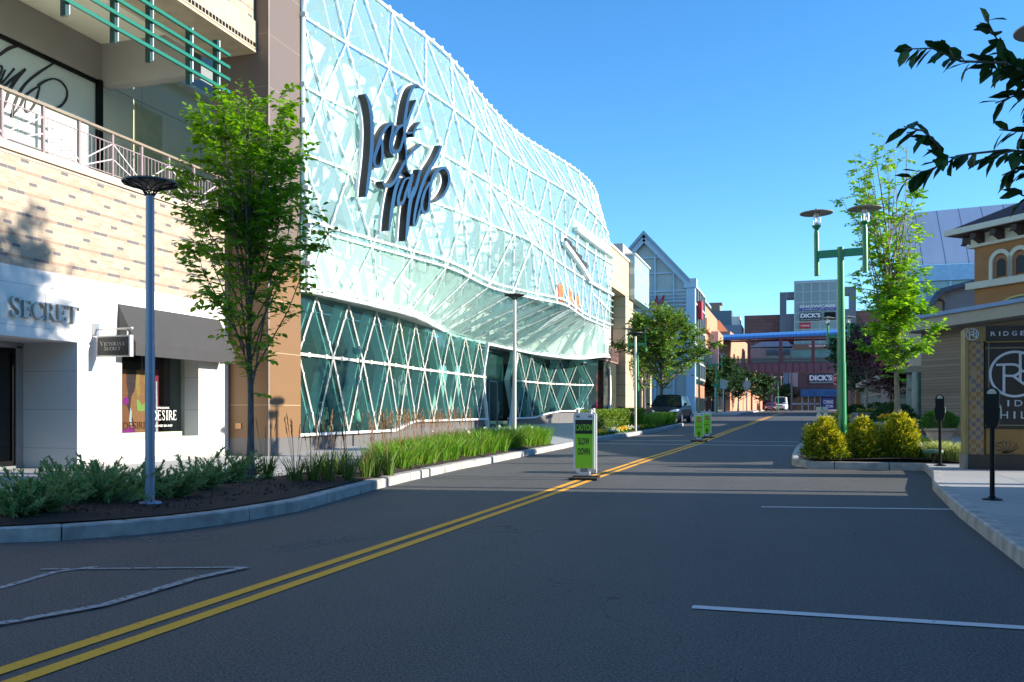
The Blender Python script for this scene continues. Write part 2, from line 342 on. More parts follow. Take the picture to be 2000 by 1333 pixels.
# second stretch of left pavement (past the crossing) and on to the junction
K2 = yt([(1140, 868), (1165, 863), (1230, 853), (1290, 843), (1335, 832.5)])
y2 = K2[-1][0]
K2b = K2+[(y2+.6, K2[-1][1]-2.1)]+[(68, -8.2)]
def k2(y): return lerpt(K2b, y)
YJ = 68
sheet('pavement', lambda y: -22, lambda y: k2(y)-.1, .148, M['pav'], fine(ye, YJ, 1.5), skirt=.15)
def kerb(fx, ys, side, label=None, step=1.8):      # kerb stones of ~1.8 m with open joints
    mb = MB(); i = 0
    pts = [Vector((fx(y), y, g(y))) for y in ys]
    acc = 0
    for a, b in zip(pts, pts[1:]):
        d = (b-a); l = d.length; d2 = d.normalized(); nrm = Vector((-d2.y, d2.x, 0)).normalized()*side
        acc += l; gap = .018 if acc > step else 0
        if gap: acc = 0
        e = b-d2*gap; sk = Vector((0, 0, -.12))
        A0, A1 = a+nrm*.005, a+nrm*.17; B0, B1 = e+nrm*.005, e+nrm*.17; u = Vector((0, 0, .135)); u2 = Vector((0, 0, .152)); bv = nrm*.025
        V = [A0+sk, A0+u, A0+bv+u2, A1+u2, A1+sk, B0+sk, B0+u, B0+bv+u2, B1+u2, B1+sk]
        mb.add(V, [(0, 5, 6, 1), (1, 6, 7, 2), (2, 7, 8, 3), (3, 8, 9, 4), (0, 1, 2, 3, 4), (5, 9, 8, 7, 6)])
    return tag(mb.build('kerb', M['conc']), kind='structure')
kerb(kl, ysl, 1); kerb(k2, fine(ye, y2, .7)+[y2+.6], 1)
kerb(k2, fine(y2+.6, YJ, 1.5), 1)
# right side
ysr = fine(-30, 7, 3)[:-1]+fine(7, 20.6, .55)
sheet('pavement', lambda y: kr0(y)+.15, lambda y: 40, .148, M['pav'], ysr, skirt=.15)
KR1 = [(20.9, .32), (21.15, .12), (21.7, .02), (23, .0), (27, .12), (32, .42), (40, .85), (55, 1.6), (70, 2.6)]
def kr1(y): return lerpt(KR1, y)
YRI = 20.62
sheet('pavement', lambda y: max(kr1(y)+.15, .02), lambda y: 40, .148, M['pav'], fine(20.8, 70, 1.2), skirt=.15)
kerb(kr0, ysr, -1); kerb(kr1, [20.9, 21.15, 21.7]+fine(22.3, 70, 1.2), -1)
mb = MB()     # island front kerb facing the parking bay
xs = [.32, .9, 2.0, 2.72]
for a, b in zip(xs, xs[1:]):
    z = g(20.8); mb.prism([(a+.01, 20.62, z-.1), (b-.01, 20.62, z-.1), (b-.01, 20.62, z+.135), (a+.01, 20.62, z+.135)], (0, .2, 0)); mb.box(a+.01, b-.01, 20.635, 20.81, z+.1, z+.153)
tag(mb.build('kerb', M['conc']), kind='structure')
# planting beds
def bed(ya, yb, fa, fb, dz=.165, st=.6):
    mb = MB(); ys = fine(ya, yb, st); r = random.Random(3); nX = 7; Gd = []
    for y in ys:
        row = []
        for i in range(nX):
            t = i/(nX-1); x = fa(y)+(fb(y)-fa(y))*t
            row.append((x, y, g(y)+dz+.07*math.sin(math.pi*t)+r.uniform(-.012, .012)))
        Gd.append(row)
    for i in range(len(Gd)-1):
        for j in range(nX-1): mb.quad(Gd[i][j], Gd[i][j+1], Gd[i+1][j+1], Gd[i+1][j])
    return tag(mb.build('planting_bed', M['mulch'], smooth=True), kind='structure')
bed(6.3, ye-.6, lambda y: min(kl(y)-.3, -8.6 if y < 14 else -8.6+(y-14)*.02)-.6*max(0, min(1, (9-y)/2.5)), lambda y: kl(y)-.19)
bed(y2-12.5, y2+.2, lambda y: k2(y)-2.0, lambda y: k2(y)-.19)
bed(20.84, 23.2, lambda y: max(kr1(y)+.19, .2), lambda y: 3.9)
# far cross-street kerbs
def fk(x0, x1, y0, y1, dz=.15):
    mb = MB(); n = 6
    for i in range(n):
        ya = y0+(y1-y0)*i/n; yb = y0+(y1-y0)*(i+1)/n
        mb.add([(x0, ya, g(ya)+dz), (x1, ya, g(ya)+dz), (x1, yb, g(yb)+dz), (x0, yb, g(yb)+dz), (x0, ya, g(ya)-.1), (x1, ya, g(ya)-.1), (x1, yb, g(yb)-.1), (x0, yb, g(yb)-.1)],
               [(0, 1, 2, 3), (4, 5, 1, 0), (5, 6, 2, 1), (7, 4, 0, 3)]+([(6, 7, 3, 2)] if i == n-1 else []))
    return tag(mb.build('pavement', M['conc'], fix=False), kind='structure')
fk(-60, -4.6, 84, 185); fk(6.5, 60, 84, 190)
# markings
def decal(name, mb, m): return tag(mb.build(name, m, fix=False), kind='structure')
M['yellow'] = mat('yellow_line_paint', (.62, .34, .03), .7, var=.22, scale=9); M['wline'] = mat('white_line_paint', (.62, .62, .6), .7, var=.15, scale=9)
def wornm(name, col, thr):
    m = bpy.data.materials.new(name); n, p, L = nodes_of(m); N = n.nodes.new; geo = N('ShaderNodeNewGeometry')
    a = N('ShaderNodeTexNoise'); a.inputs['Scale'].default_value = 22; a.inputs['Detail'].default_value = 6; L.new(geo.outputs['Position'], a.inputs[0])
    r = N('ShaderNodeValToRGB'); r.color_ramp.elements[0].position = thr-.08; r.color_ramp.elements[1].position = thr+.1
    L.new(a.outputs[0], r.inputs[0]); t = N('ShaderNodeBsdfTransparent'); mx = N('ShaderNodeMixShader')
    p.inputs['Base Color'].default_value = tuple(col)+(1,); p.inputs['Roughness'].default_value = .8
    L.new(r.outputs[0], mx.inputs[0]); L.new(t.outputs[0], mx.inputs[1]); L.new(p.outputs[0], mx.inputs[2]); L.new(mx.outputs[0], n.nodes['Material Output'].inputs[0]); return m
M['worn'] = wornm('worn_white_paint', (.36, .35, .34), .38); M['wornd'] = wornm('faded_patch', (.17, .16, .15), .52)
M['wornw'] = wornm('scuffed_white_paint', (.62, .63, .63), .28); M['worny'] = wornm('scuffed_yellow_paint', (.95, .42, .02), .27)
CL = [(-5, -3.66), (17, -3.66), (22, -3.54), (26, -3.33), (31, -3.08), (42, -2.74), (54, -2.2), (72, -1.75), (95, -1.2), (130, -.1)]
for s in (-.105, .105):
    mb = MB(); ys = fine(1.5, 110, 1.5)
    for a, b in zip(ys, ys[1:]):
        xa, xb = lerpt(CL, a)+s, lerpt(CL, b)+s
        mb.quad((xa-.055, a, g(a)+.005), (xa+.055, a, g(a)+.005), (xb+.055, b, g(b)+.005), (xb-.055, b, g(b)+.005))
    decal('yellow_road_line', mb, M['worny'])
def gline(pts, w, m, name='white_road_line', dz=.006):
    P = [G(*p) for p in pts]; mb = MB()
    for a, b in zip(P, P[1:]):
        n = 6
        for i in range(n):
            p, q = a+(b-a)*(i/n), a+(b-a)*((i+1)/n); d = (b-a).normalized(); s = Vector((-d.y, d.x, 0))*w/2
            V = [p-s, p+s, q+s, q-s]
            for v in V: v.z = g(v.y)+dz
            mb.quad(*V)
    return decal(name, mb, m)
gline([(1352, 1187), (2010, 1228.5)], .10, M['wornw']); gline([(1487, 991), (1868, 996)], .10, M['wornw'])
gline([(-60, 1165), (0, 1150), (110, 1118), (190, 1108)], .07, M['worn']); gline([(80, 1114), (480, 1110)], .045, M['worn'], dz=.010); gline([(480, 1111), (380, 1133), (200, 1186), (0, 1222), (-60, 1232)], .085, M['worn'], dz=.014)
def crossline(y, x0, x1, w):
    mb = MB(); mb.quad((x0, y, g(y)+.006), (x1, y, g(y)+.006), (x1, y+w, g(y+w)+.006), (x0, y+w, g(y+w)+.006)); decal('crossing_line', mb, M['wline'])
yc = G(1180, 867.5).y; crossline(yc, k2(yc)+.2, kr1(yc)-.1, .16); yc2 = G(1180, 861.5).y; crossline(yc2+.4, k2(yc2)+.2, kr1(yc2)-.1, .16)
crossline(76, -1.5, 9, .5); crossline(79.5, -3, 9, .4)
mb = MB(); c = G(1692, 955); mb.lathe([(0, .006), (.36, .006)], (c.x, c.y, 0), 24); decal('manhole_cover', mb, mat('iron_cover', (.07, .07, .075), .6))
for pp, ww in (([(150, 1005+50), (430, 1050)], .5), ([(520, 1075), (700, 1050)], .35), ([(870, 985), (918, 985)], .1), ([(150, 1182), (195, 1180)], .06)): gline(pp, ww, M['wornd'], 'asphalt_patch', .004)
# ------------------------------------------------------------------ lettering
IT = {}
def bfont(s_, bold=0):
    k = (s_, bold)
    if k in IT: return IT[k]
    cu = bpy.data.curves.new('t', 'FONT'); cu.body = s_; cu.size = 1; cu.offset = bold; cu.resolution_u = 3
    o = bpy.data.objects.new('t', cu); C.objects.link(o); bpy.context.view_layer.update()
    me = bpy.data.meshes.new_from_object(o); bpy.data.objects.remove(o); bpy.data.curves.remove(cu)
    V = [v.co.copy() for v in me.vertices]; Fs = [tuple(p.vertices) for p in me.polygons]; bpy.data.meshes.remove(me)
    x0, x1 = min(v.x for v in V), max(v.x for v in V); y0, y1 = min(v.y for v in V), max(v.y for v in V)
    IT[k] = ([((v.x-x0)/(x1-x0), (v.y-y0)/(y1-y0)) for v in V], Fs); return IT[k]
def text(mb, s_, P, U, V, nrm=(0, 0, 0), mi=0, bold=0, thick=0):   # fits glyph box to parallelogram P,U,V
    P, U, V, nrm = Vector(P), Vector(U), Vector(V), Vector(nrm); vs, fs = bfont(s_, bold)
    pts = [P+U*a+V*b for a, b in vs]
    if not thick: return mb.add(pts, fs, mi)
    e = nrm*thick; n = len(pts); cnt = {}
    for f in fs:
        for i in range(len(f)):
            a, b = f[i], f[(i+1) % len(f)]; cnt[(a, b)] = 1
    side = [(a, b, b+n, a+n) for (a, b) in cnt if (b, a) not in cnt]
    return mb.add([p+e for p in pts]+pts, fs+side, mi)
t_, T_ = .07, .19
SERIF = {   # strokes (points, widths) in a unit box
 'E': [([(.16, 0), (.16, 1)], [T_, T_]), ([(0, .03), (.85, .03)], [.06, .06]), ([(0, .97), (.8, .97)], [.06, .06]), ([(.16, .52), (.6, .52)], [.06, .06]), ([(.82, 0), (.84, .25)], [.08, .02]), ([(.77, 1), (.79, .78)], [.08, .02]), ([(.6, .62), (.6, .42)], [.05, .05])],
 'T': [([(.5, 0), (.5, 1)], [T_, T_]), ([(.0, .97), (1, .97)], [.07, .07]), ([(.04, 1), (.0, .76)], [.09, .02]), ([(.96, 1), (1, .76)], [.09, .02]), ([(.28, .025), (.72, .025)], [.05, .05])],
 'I': [([(.5, 0), (.5, 1)], [.32, .32]), ([(.1, .025), (.9, .025)], [.05, .05]), ([(.1, .975), (.9, .975)], [.05, .05])],
 'R': [([(.16, 0), (.16, 1)], [T_, T_]), ([(0, .025), (.34, .025)], [.05, .05]), ([(0, .975), (.2, .975)], [.05, .05]), ([(.16, .96), (.45, .96), (.68, .74), (.45, .5), (.16, .48)], [.06, .08, .19, .08, .05]), ([(.42, .5), (.65, .22), (.98, .01)], [.14, .19, .1])],
 'D': [([(.16, 0), (.16, 1)], [T_, T_]), ([(0, .975), (.2, .975)], [.05, .05]), ([(0, .025), (.2, .025)], [.05, .05]), ([(.16, .96), (.5, .95), (.88, .5), (.5, .05), (.16, .04)], [.06, .08, .2, .08, .06])],
 'C': [([(.9, .78), (.8, .93), (.55, .98), (.22, .8), (.12, .5), (.22, .2), (.55, .02), (.8, .06), (.94, .2)], [.05, .09, .07, .15, .2, .15, .07, .07, .04]), ([(.89, 1), (.92, .7)], [.03, .06])],
 'S': [([(.8, .78), (.72, .93), (.5, .98), (.22, .9), (.18, .7), (.5, .52), (.82, .32), (.76, .1), (.48, .02), (.22, .08), (.1, .26)], [.05, .06, .07, .11, .15, .2, .15, .11, .07, .06, .05]), ([(.81, 1), (.83, .72)], [.02, .05]), ([(.1, 0), (.08, .3)], [.02, .05])],
 'V': [([(.1, 1), (.5, 0)], [.2, .14]), ([(.5, 0), (.9, 1)], [.06, .06]), ([(-.04, .975), (.26, .975)], [.05, .05]), ([(.75, .975), (1.04, .975)], [.05, .05])],
 'A': [([(.5, 1), (.9, 0)], [.14, .2]), ([(.1, 0), (.5, 1)], [.06, .06]), ([(.25, .33), (.72, .33)], [.05, .05]), ([(-.03, .025), (.25, .025)], [.05, .05]), ([(.75, .025), (1.05, .025)], [.05, .05])],
 'O': [([(.5, .98), (.16, .78), (.08, .5), (.16, .22), (.5, .02), (.84, .22), (.92, .5), (.84, .78), (.5, .98)], [.06, .15, .2, .15, .06, .15, .2, .15, .06])],
 "'": [([(.5, 1), (.45, .72)], [.3, .08])]}
def serif(mb, ch, P, U, V, ext, mi=0, mside=None):
    P, U, V = Vector(P), Vector(U), Vector(V)
    for k, (pts, ws) in enumerate(SERIF[ch]):
        e = Vector(ext).normalized()*-.0015*k
        mb.ribbon(pts, ws, lambda a, b: P+U*a+V*b+e, ext, mi, mside, sub=4)
SW = {'I': .42, "'": .25, 'S': .62, 'E': .68, 'R': .8, 'T': .75, 'C': .85, 'V': .9, 'A': .9, 'O': .95, 'D': .9}
def serifline(mb, s_, P, U, V, ext, first=1.2, mi=0):    # small caps: first letter taller
    tot = sum(SW[c]*(first if i == 0 else 1)+.14 for i, c in enumerate(s_))-.14; x = 0; U = Vector(U); V = Vector(V); P = Vector(P)
    for i, c in enumerate(s_):
        k = first if i == 0 else 1; serif(mb, c, P+U*(x/tot), U*(SW[c]*k/tot), V*k/first, ext, mi); x += SW[c]*k+.14
# ------------------------------------------------------------------ brick store building on the left
XF = -13.5
st = wthing('store_building', 'tan brick store building with white stone ground floor and an upstairs terrace behind a railing', 'building', (-16, 14, .1))
mb = MB()      # brick band between stone and terrace, body behind
mb.box(-13.5, -13.2-.35, 4, 19.38, 3.95, 6.02); mb.box(-22, -13.55, 4, 19.3, 3.97, 6.0)
mb2 = MB(); mb2.box(-13.7, XF, 4, 19.38, 3.95, 6.02); mb2.build('brick_wall', M['brick'], st)
mb = MB(); mb.box(-13.75, XF+.05, 4, 19.38, 6.02, 6.17); mb.box(-13.72, XF+.015, 4, 19.38, 5.955, 5.985, ); mb.build('coping', M['cream'], st)
# stone ground floor with entrance recess and window opening
yE = PX(151, 700, XF).y; w0, w1 = PX(238, 700, XF).y, PX(388, 700, XF).y
zw0 = PX(388, 855, XF).z; zw1 = 3.0; zE = 2.66
mb = MB()
mb.box(-13.9, XF, 4, 19.38, 3.25, 3.95); mb.box(-13.9, XF, 4, yE, zE, 3.25)
mb.box(-14.95, XF, yE, w0, .0, 3.25); mb.box(-13.9, XF, w0, w1, .2, zw0); mb.box(-13.9, XF, w0, w1, zw1, 3.25); mb.box(-13.9, XF, w1, 19.38, .2, 3.25)
mb.build('stone_wall', M['stone'], st)
mb = MB(); mb.box(-13.88, XF+.006, yE+.01, 19.38, -.1, .30); mb.build('plinth', M['grayp'], st)
mb = MB(); mb.box(-15.6, -13.52, 4, yE-.004, 2.67, 2.72); mb.build('entrance_ceiling', mat('white_soffit', (.6, .6, .6)), st)
mb = MB(); mb.box(-22, -14.96, 4, 19.3, .12, 3.9); mb.build('shop_interior', M['dark'], st)
# entrance doors
xd = -14.9; yr = yE-.004
M['dglass'] = glassm('dark_shop_glass', (.25, .28, .32), 1.7)
def yof(px, X): return PX(px, 700, X).y
for (pa, pb, hx) in ((38, 75, 48), (-30, 26, None)):
    ya, yb = yof(pa, xd), yof(pb, xd); f = .05
    mb = MB(); mb.box(xd-.03, xd+.03, ya, ya+f, .2, 2.55); mb.box(xd-.03, xd+.03, yb-f, yb, .2, 2.55); mb.box(xd-.03, xd+.03, ya+f, yb-f, .2, .3); mb.box(xd-.03, xd+.03, ya+f, yb-f, 2.45, 2.55)
    dr = mb.build('door', M['black'], st); mb = MB(); mb.box(xd-.01, xd+.0, ya+f, yb-f, .3, 2.45); mb.build('door_glass', M['dglass'], dr)
    if hx:
        yh = yof(hx, xd); mb = MB(); mb.path([(xd+.03, yh, 1.0), (xd+.09, yh, 1.0), (xd+.09, yh, 1.33), (xd+.03, yh, 1.33)], .014); mb.build('handle', M['alum'], dr)
mb = MB(); mb.box(xd-.06, xd+.06, yof(27, xd), yof(37.5, xd), .2, 2.6); mb.box(xd-.06, xd+.06, 4, yr, 2.56, 2.66); mb.box(xd-.05, xd+.08, 4, yr, .1, .2); mb.box(xd-.05, xd+.05, yr-.06, yr, .2, 2.56); mb.build('door_frame', M['alum'], st)
# shop window
xg = -14.0
mb = MB(); cw = mat('window_reveal', (.42, .45, .36), .6)
mb.box(-14.3, -13.905, w1-.004, w1+.04, zw0, zw1); mb.box(-14.3, XF-.02, w0, w1, zw0-.0, zw0+.05); mb.box(-14.02, -13.92, w0, w1, zw0+.05, zw0+.15); yq_ = PX(367, 700, -13.97).y; mb.box(-14.02, -13.92, yq_, yq_+.1, zw0+.15, zw1); mb.box(-14.02, -13.92, w0, w0+.04, zw0+.15, zw1)
win = mb.build('window', cw, st)
mb = MB(); mb.box(xg-.006, xg+.006, w0, w1, zw0+.1, zw1); mb.build('pane', glassm('window_glass', (.75, .8, .82), 1.55), win)
mb = MB(); mb.box(-14.4, -14.37, w0+1.65, w0+1.7, zw0, zw1); mb.box(-15.5, -15.47, w0+1.2, w0+1.35, zw0, zw1); mb.build('post', M['alum'], win)
# poster in the window
def poster():
    po = wthing('poster', 'colourful fashion poster of swimsuit models standing inside the shop window', 'poster', (-14.1, w0, zw0+.1))
    xq = -14.08
    y0, y1 = PX(238, 750, xq).y, PX(309, 750, xq).y; z0, z1 = PX(240, 848, xq).z, PX(240, 722, xq).z
    mb = MB(); mb.box(xq-.01, xq, y0, y1, z0, z1)
    def q(px, py): p = PX(px, py, xq+.003); return p
    def poly(pts, mi, off=.003): mb.prism([q(*p)+Vector((off, 0, 0)) for p in pts], (-.002, 0, 0), mi)
    poly([(270, 722), (262, 765), (256, 775), (254, 800), (262, 830), (264, 848), (288, 848), (287, 800), (286, 760), (288, 722)], 1)
    poly([(238, 722), (239, 760), (238, 848), (262, 848), (256, 815), (246, 790), (250, 770), (247, 752), (246, 722)], 2, .004)
    poly([(266, 724), (264, 752), (268, 778), (274, 768), (272, 745), (274, 722)], 3, .006); poly([(280, 722), (281, 752), (286, 775), (289, 745), (287, 722)], 3, .006)
    poly([(266, 780), (272, 783), (276, 792), (281, 788), (287, 786), (287, 800), (276, 804), (267, 802)], 4, .008)
    poly([(241, 778), (249, 775), (251, 787), (243, 792), (239, 788)], 5, .008); poly([(239, 838), (262, 834), (262, 848), (239, 848)], 5, .008)
    poly([(254, 796), (257, 804), (256, 836), (252, 822)], 7, .007); poly([(300, 722), (309, 722), (309, 848), (300, 848)], 6, .005); poly([(304, 745), (306, 745), (308, 848), (304, 848)], 7, .009)
    text(mb, 'DESIRE', q(240, 840)+Vector((.013, 0, 0)), q(286, 838)-q(240, 840), Vector((0, 0, .17)), mi=8)
    flat = lambda n_, c: mat(n_, c, .5, var=.08, scale=14)
    mb.build('print', [flat('poster_backdrop', (.10, .05, .05)), flat('poster_tan', (.55, .22, .08)), flat('poster_tan_deep', (.42, .14, .05)), flat('poster_hair', (.60, .34, .09)), flat('poster_lime', (.42, .55, .12)), flat('poster_magenta', (.45, .03, .30)), flat('poster_red', (.45, .03, .07)), flat('poster_white', (.8, .8, .78)), flat('poster_brown_letters', (.2, .04, .02))], po, fix=False)
    mb = MB(); xq = xg+.012
    a = PX(306, 820, xq); b = PX(345, 820, xq); U = Vector((0, (b-a).y, 0))
    serifline(mb, 'DESIRE', (xq, a.y-.14, PX(320, 821, xq).z), U+Vector((0, .14, 0)), (0, 0, PX(320, 802, xq).z-PX(320, 821, xq).z), (-.004, 0, 0), 1)
    text(mb, 'INTRODUCING', (xq, a.y, PX(320, 799, xq).z), U*.62, (0, 0, .045), bold=.01); text(mb, 'LIGHTEST BRA EVER!', (xq, a.y-.05, PX(320, 834, xq).z), U*.85, (0, 0, .05), bold=.01)
    mb.build('lettering', flat('poster_white', (.8, .8, .78)), po, fix=False)
poster()
# awning
aw = wthing('awning', 'dark grey sloping fabric awning over the shop window', 'awning', (-13.3, 17, 3.5))
ya0, ya1 = PX(230, 600, XF).y, 19.0; zt = 3.55; xo = -13.05; zb, zv = 2.73, 2.46
mb = MB(); t = .012
mb.add([(XF+.01, ya0, zt), (xo, ya0, zb), (xo, ya1, zb), (XF+.01, ya1, zt), (xo, ya0, zv), (xo, ya1, zv), (XF+.01, ya0, zb), (XF+.01, ya1, zb), (XF+.01, ya0, zt-t), (xo-t, ya0, zb), (xo-t, ya1, zb), (XF+.01, ya1, zt-t), (xo-t, ya0, zv), (xo-t, ya1, zv), (XF+.01, ya0, zv), (XF+.01, ya1, zv)],
       [(0, 1, 2, 3), (1, 4, 5, 2), (8, 11, 10, 9), (9, 10, 13, 12), (4, 12, 13, 5), (0, 8, 9, 1), (2, 10, 11, 3)]); mb.build('fabric', mat('grey_awning_fabric', (.045, .044, .046), .9, var=.05), aw, fix=False)
for yy in (ya0+.004, ya1-.004):
    mb = MB(); mb.add([(XF+.01, yy, zt), (xo-.02, yy, zb), (xo-.02, yy, zv), (XF+.01, yy, zv)], [(0, 1, 2, 3)]); mb.build('side_panel', mat('grey_awning_side', (.09, .085, .08), .9, var=.05), aw)
mb = MB(); mb.bar((XF, ya0+.03, zb-.05), (xo-.03, ya0+.03, zb-.05), .04, .04); mb.bar((xo-.035, ya0+.03, zb-.05), (xo-.035, ya1-.03, zb-.05), .035, .035); mb.build('frame', M['palep'], aw)
# SECRET letters
lt = wthing('wall_lettering', 'large silver serif letters reading SECRET on the white stone above the shop entrance', 'sign', (XF, 13, 3.1))
M['silver'] = mat('silver_letter', (.42, .45, .5), .35, .5, var=.04); M['lside'] = mat('letter_side', (.45, .38, .28), .6)
for ch, a, b, y_t, y_b in (('S', -22, -4, 588, 618), ('S', 22, 43, 577, 617.5), ('E', 46, 64, 585, 619), ('C', 65, 89, 588, 622), ('R', 90, 112, 591, 625), ('E', 114, 132, 594, 627), ('T', 134, 155, 597, 630)):
    xx = XF+.07; A = PX(a, y_b, xx); B = PX(b, y_b, xx); T = PX(a, y_t, xx); mb = MB()
    serif(mb, ch, A, Vector((0, B.y-A.y, 0)), Vector((0, 0, (T.z-A.z)*.985)), (-.055, 0, 0), 0, 1); mb.build('letter', [M['silver'], M['lside']], lt, fix=False)
# projecting blade sign
bs = wthing('blade_sign', 'small black shop sign hanging from a bracket between the entrance and the awning', 'sign', (-13.3, 15.7, 3))
ys_ = PX(186, 650, XF).y; s0 = XF+.16; z1 = PYp(240, 655, ys_).z; z0 = PYp(240, 697, ys_).z
xa = PYp(192, 670, ys_).x; xb = PYp(257, 670, ys_).x
mb = MB(); mb.box(xa, xb, ys_-.05, ys_+.05, z0, z1); bd = mb.build('frame', M['palep'], bs)
mb = MB(); mb.box(xa+.03, xb-.04, ys_-.056, ys_-.049, z0+.03, z1-.035); mb.build('board', mat('black_sign_board', (.02, .018, .018), .4), bs)
mb = MB(); wd = xb-xa
serifline(mb, "VICTORIA'S", (xa+wd*.13, ys_-.062, z0+(z1-z0)*.52), (wd*.72, 0, 0), (0, 0, (z1-z0)*.19), (0, .004, 0)); serifline(mb, 'SECRET', (xa+wd*.25, ys_-.062, z0+(z1-z0)*.30), (wd*.48, 0, 0), (0, 0, (z1-z0)*.18), (0, .004, 0)); mb.build('lettering', mat('cream_letters', (.75, .7, .6), .5), bs, fix=False)
mb = MB(); zr = PYp(220, 643, ys_).z
mb.box(XF, XF+.04, ys_-.09, ys_+.07, zr-.12, zr+.12); mb.tube((XF, ys_, zr), (xb, ys_, zr), .018); mb.lathe([(0, -.035), (.03, -.02), (.035, 0), (.03, .02), (0, .035)], (xb, ys_, zr), 10); mb.tube((xa+.08, ys_, zr), (xa+.08, ys_, z1), .008); mb.tube((xb-.1, ys_, zr), (xb-.1, ys_, z1), .012); mb.build('bracket', M['alum'], bs)
# terrace: floor, back wall, ceiling, beams, column
mb = MB(); mb.box(-17.15, -13.75, 4, 19.3, 6.0, 6.04); mb.build('terrace_floor', mat('pale_terrace_floor', (.66, .63, .56), .8), st)
mb = MB(); mb.box(-17.4, -17.15, 4, 19.0, 6.04, 9.95); tw = mb.build('terrace_wall', mat('pale_blue_wall', (.60, .66, .62), .8, var=.04, scale=.8), st)
mb = MB(); mb.box(-17.45, -17.05, 4, 19.0, 9.85, 10.8); mb.box(-17.05, -14.25, 19.0, 19.3, 9.7, 10.8); mb.build('beam', M['grayp'], st)
mb = MB(); mb.box(-17.14, -17.09, 4, 18.85, 9.75, 9.845); mb.box(-17.12, -17.0, 18.86, 19.0, 6.04, 9.84); mb.build('column', M['black'], st)
mb = MB(); mb.box(-17.45, -14.25, 4, 19.3, 10.8, 10.95); mb.build('terrace_ceiling', M['ceil'], st)
mb = MB(); mb.box(-14.25, -12.76, 4, 19.36, 10.27, 10.95); mb.build('soffit', mat('soffit_grey', (.62, .62, .58), .7, var=.04), st)
mb = MB(); mb.box(-17.5, -17.3, 19.0, 27, 6.0, 11.0); mb.build('side_wall', panelm('pale_plaster_panel', (.90, .84, .60), 2.6, 1.9, .02, (.35, .35, .3), z0=6.1, y0=18.2), st); b_ = MB(); b_.box(-17.3, -14.1, 26.8, 27.0, 6, 9.5); b_.build('end_wall', M['plast'], st); b_ = MB(); b_.box(-17.3, -14.0, 19.3, 26.8, 5.9, 6.02); b_.build('terrace_floor', mat('pale_terrace_floor', (.66, .63, .56), .8), st)
mb = MB(); mb.box(-17.3, -17.0, 19.35, 26.8, 10.9, 11.0); mb.build('side_ceiling', M['plast'], st)
mb = MB(); o0, o1 = PX(262, 203, -17.3), PX(316, 232, -17.3); mb.box(-17.31, -17.285, o0.y, o1.y, 6.05, o0.z); mb.build('side_opening', mat('ochre_wall', (.62, .60, .34), .8), st)
mb = MB(); mb.box(-20, -12.75, 4, 19.38, 10.97, 17); mb.build('upper_brick_wall', M['brick'], st)
mb = MB(); mb.box(-14.1, -12.69, 4, 19.40, 10.20, 10.265); mb.box(-12.75, -12.70, 4, 19.40, 10.29, 10.98); mb.build('ledge', mat('tan_brick_trim', (.45, .36, .25), .8), st)  # ledge trim in one even tan
mb = MB()
for k in range(60):
    y = 12+k*.125
    if y < 19.3: mb.box(-12.70, -12.693, y, y+.09, 10.33, 10.43)
mb.build('vent_strip', M['black'], st)
# green trellis
tr = wthing('trellis', 'bright green metal trellis of four rails hanging from the store soffit', 'trellis', (-12.6, 15, 8.6))
Xt = -12.6; yA, yB = PX(107, 8, Xt).y, PX(446, 181, Xt).y
for k, pyb in enumerate((181, 157, 133, 109)):
    zz = PX(446, pyb, Xt).z; mb = MB(); mb.box(Xt, Xt+.055, yA+.1*k*0, yB, zz-.035, zz+.035); mb.build('rail', M['teal'], tr)
for pxp, ztop in ((126, 10.2), (222, 10.2), (291, 10.2), (369, 9.75), (422, 9.85)):
    y = PX(pxp, 100, Xt-.06).y; mb = MB(); mb.box(Xt-.13, Xt-.01, y-.03, y+.03, 8.5, ztop); mb.build('post', mat('dark_green_paint', (.01, .05, .045), .4), tr)
    mb = MB(); mb.box(Xt-.02, Xt+.012, y+.035, y+.055, 8.55, ztop); mb.build('edge_trim', M['white'], tr)
# railing
rl = wthing('railing', 'mauve brown metal railing with chevron bracing along the store terrace', 'railing', (XF, 14, 6.2))
xr = XF+.0; py_ = [PX(p, 260, xr).y for p in (-70, 3, 84, 154, 219, 276, 329)]; py_ += [py_[-1]+(py_[-1]-py_[-2])*(i+1) for i in range(2)]
M['mauve'] = mat('mauve_metal', (.28, .21, .21), .45, .2)
zr0, zr1 = 6.17, 7.06
mb = MB(); mb.box(xr-.05, xr+.05, py_[0], 19.36, zr1, zr1+.05); mb.build('top_rail', mat('bronze_rail', (.22, .17, .12), .5), rl)
mb = MB(); mb.box(xr-.012, xr+.012, py_[0], 19.36, zr0+.04, zr0+.06); mb.box(xr-.012, xr+.012, py_[0], 19.36, zr1-.2, zr1-.18); mb.build('lower_rail', M['mauve'], rl)
for i, y in enumerate(py_):
    mb = MB(); mb.box(xr-.03, xr+.03, y-.025, y+.025, zr0, zr1); mb.build('post', M['mauve'], rl)
    if i+1 < len(py_):
        n = 8; yb = py_[i+1]
        for k in range(1, n):
            yy = y+(yb-y)*k/n; mb = MB(); mb.tube((xr, yy, zr0+.05), (xr, yy, zr1-.19), .008, 5); mb.build('baluster', M['mauve'], rl)
        up = i % 2; a, b = (zr0+.1, zr1-.2) if up else (zr1-.2, zr0+.1)
        for dz in (0, -.32):
            mb = MB(); A_ = Vector((xr+.02, y, a+dz if a+dz > zr0 else zr0)); B_ = Vector((xr+.02, yb, b+dz if b+dz > zr0 else zr0)); mb.bar(A_, B_, .012, .025); mb.build('brace', mat('pale_mauve_metal', (.5, .42, .42), .45), rl)
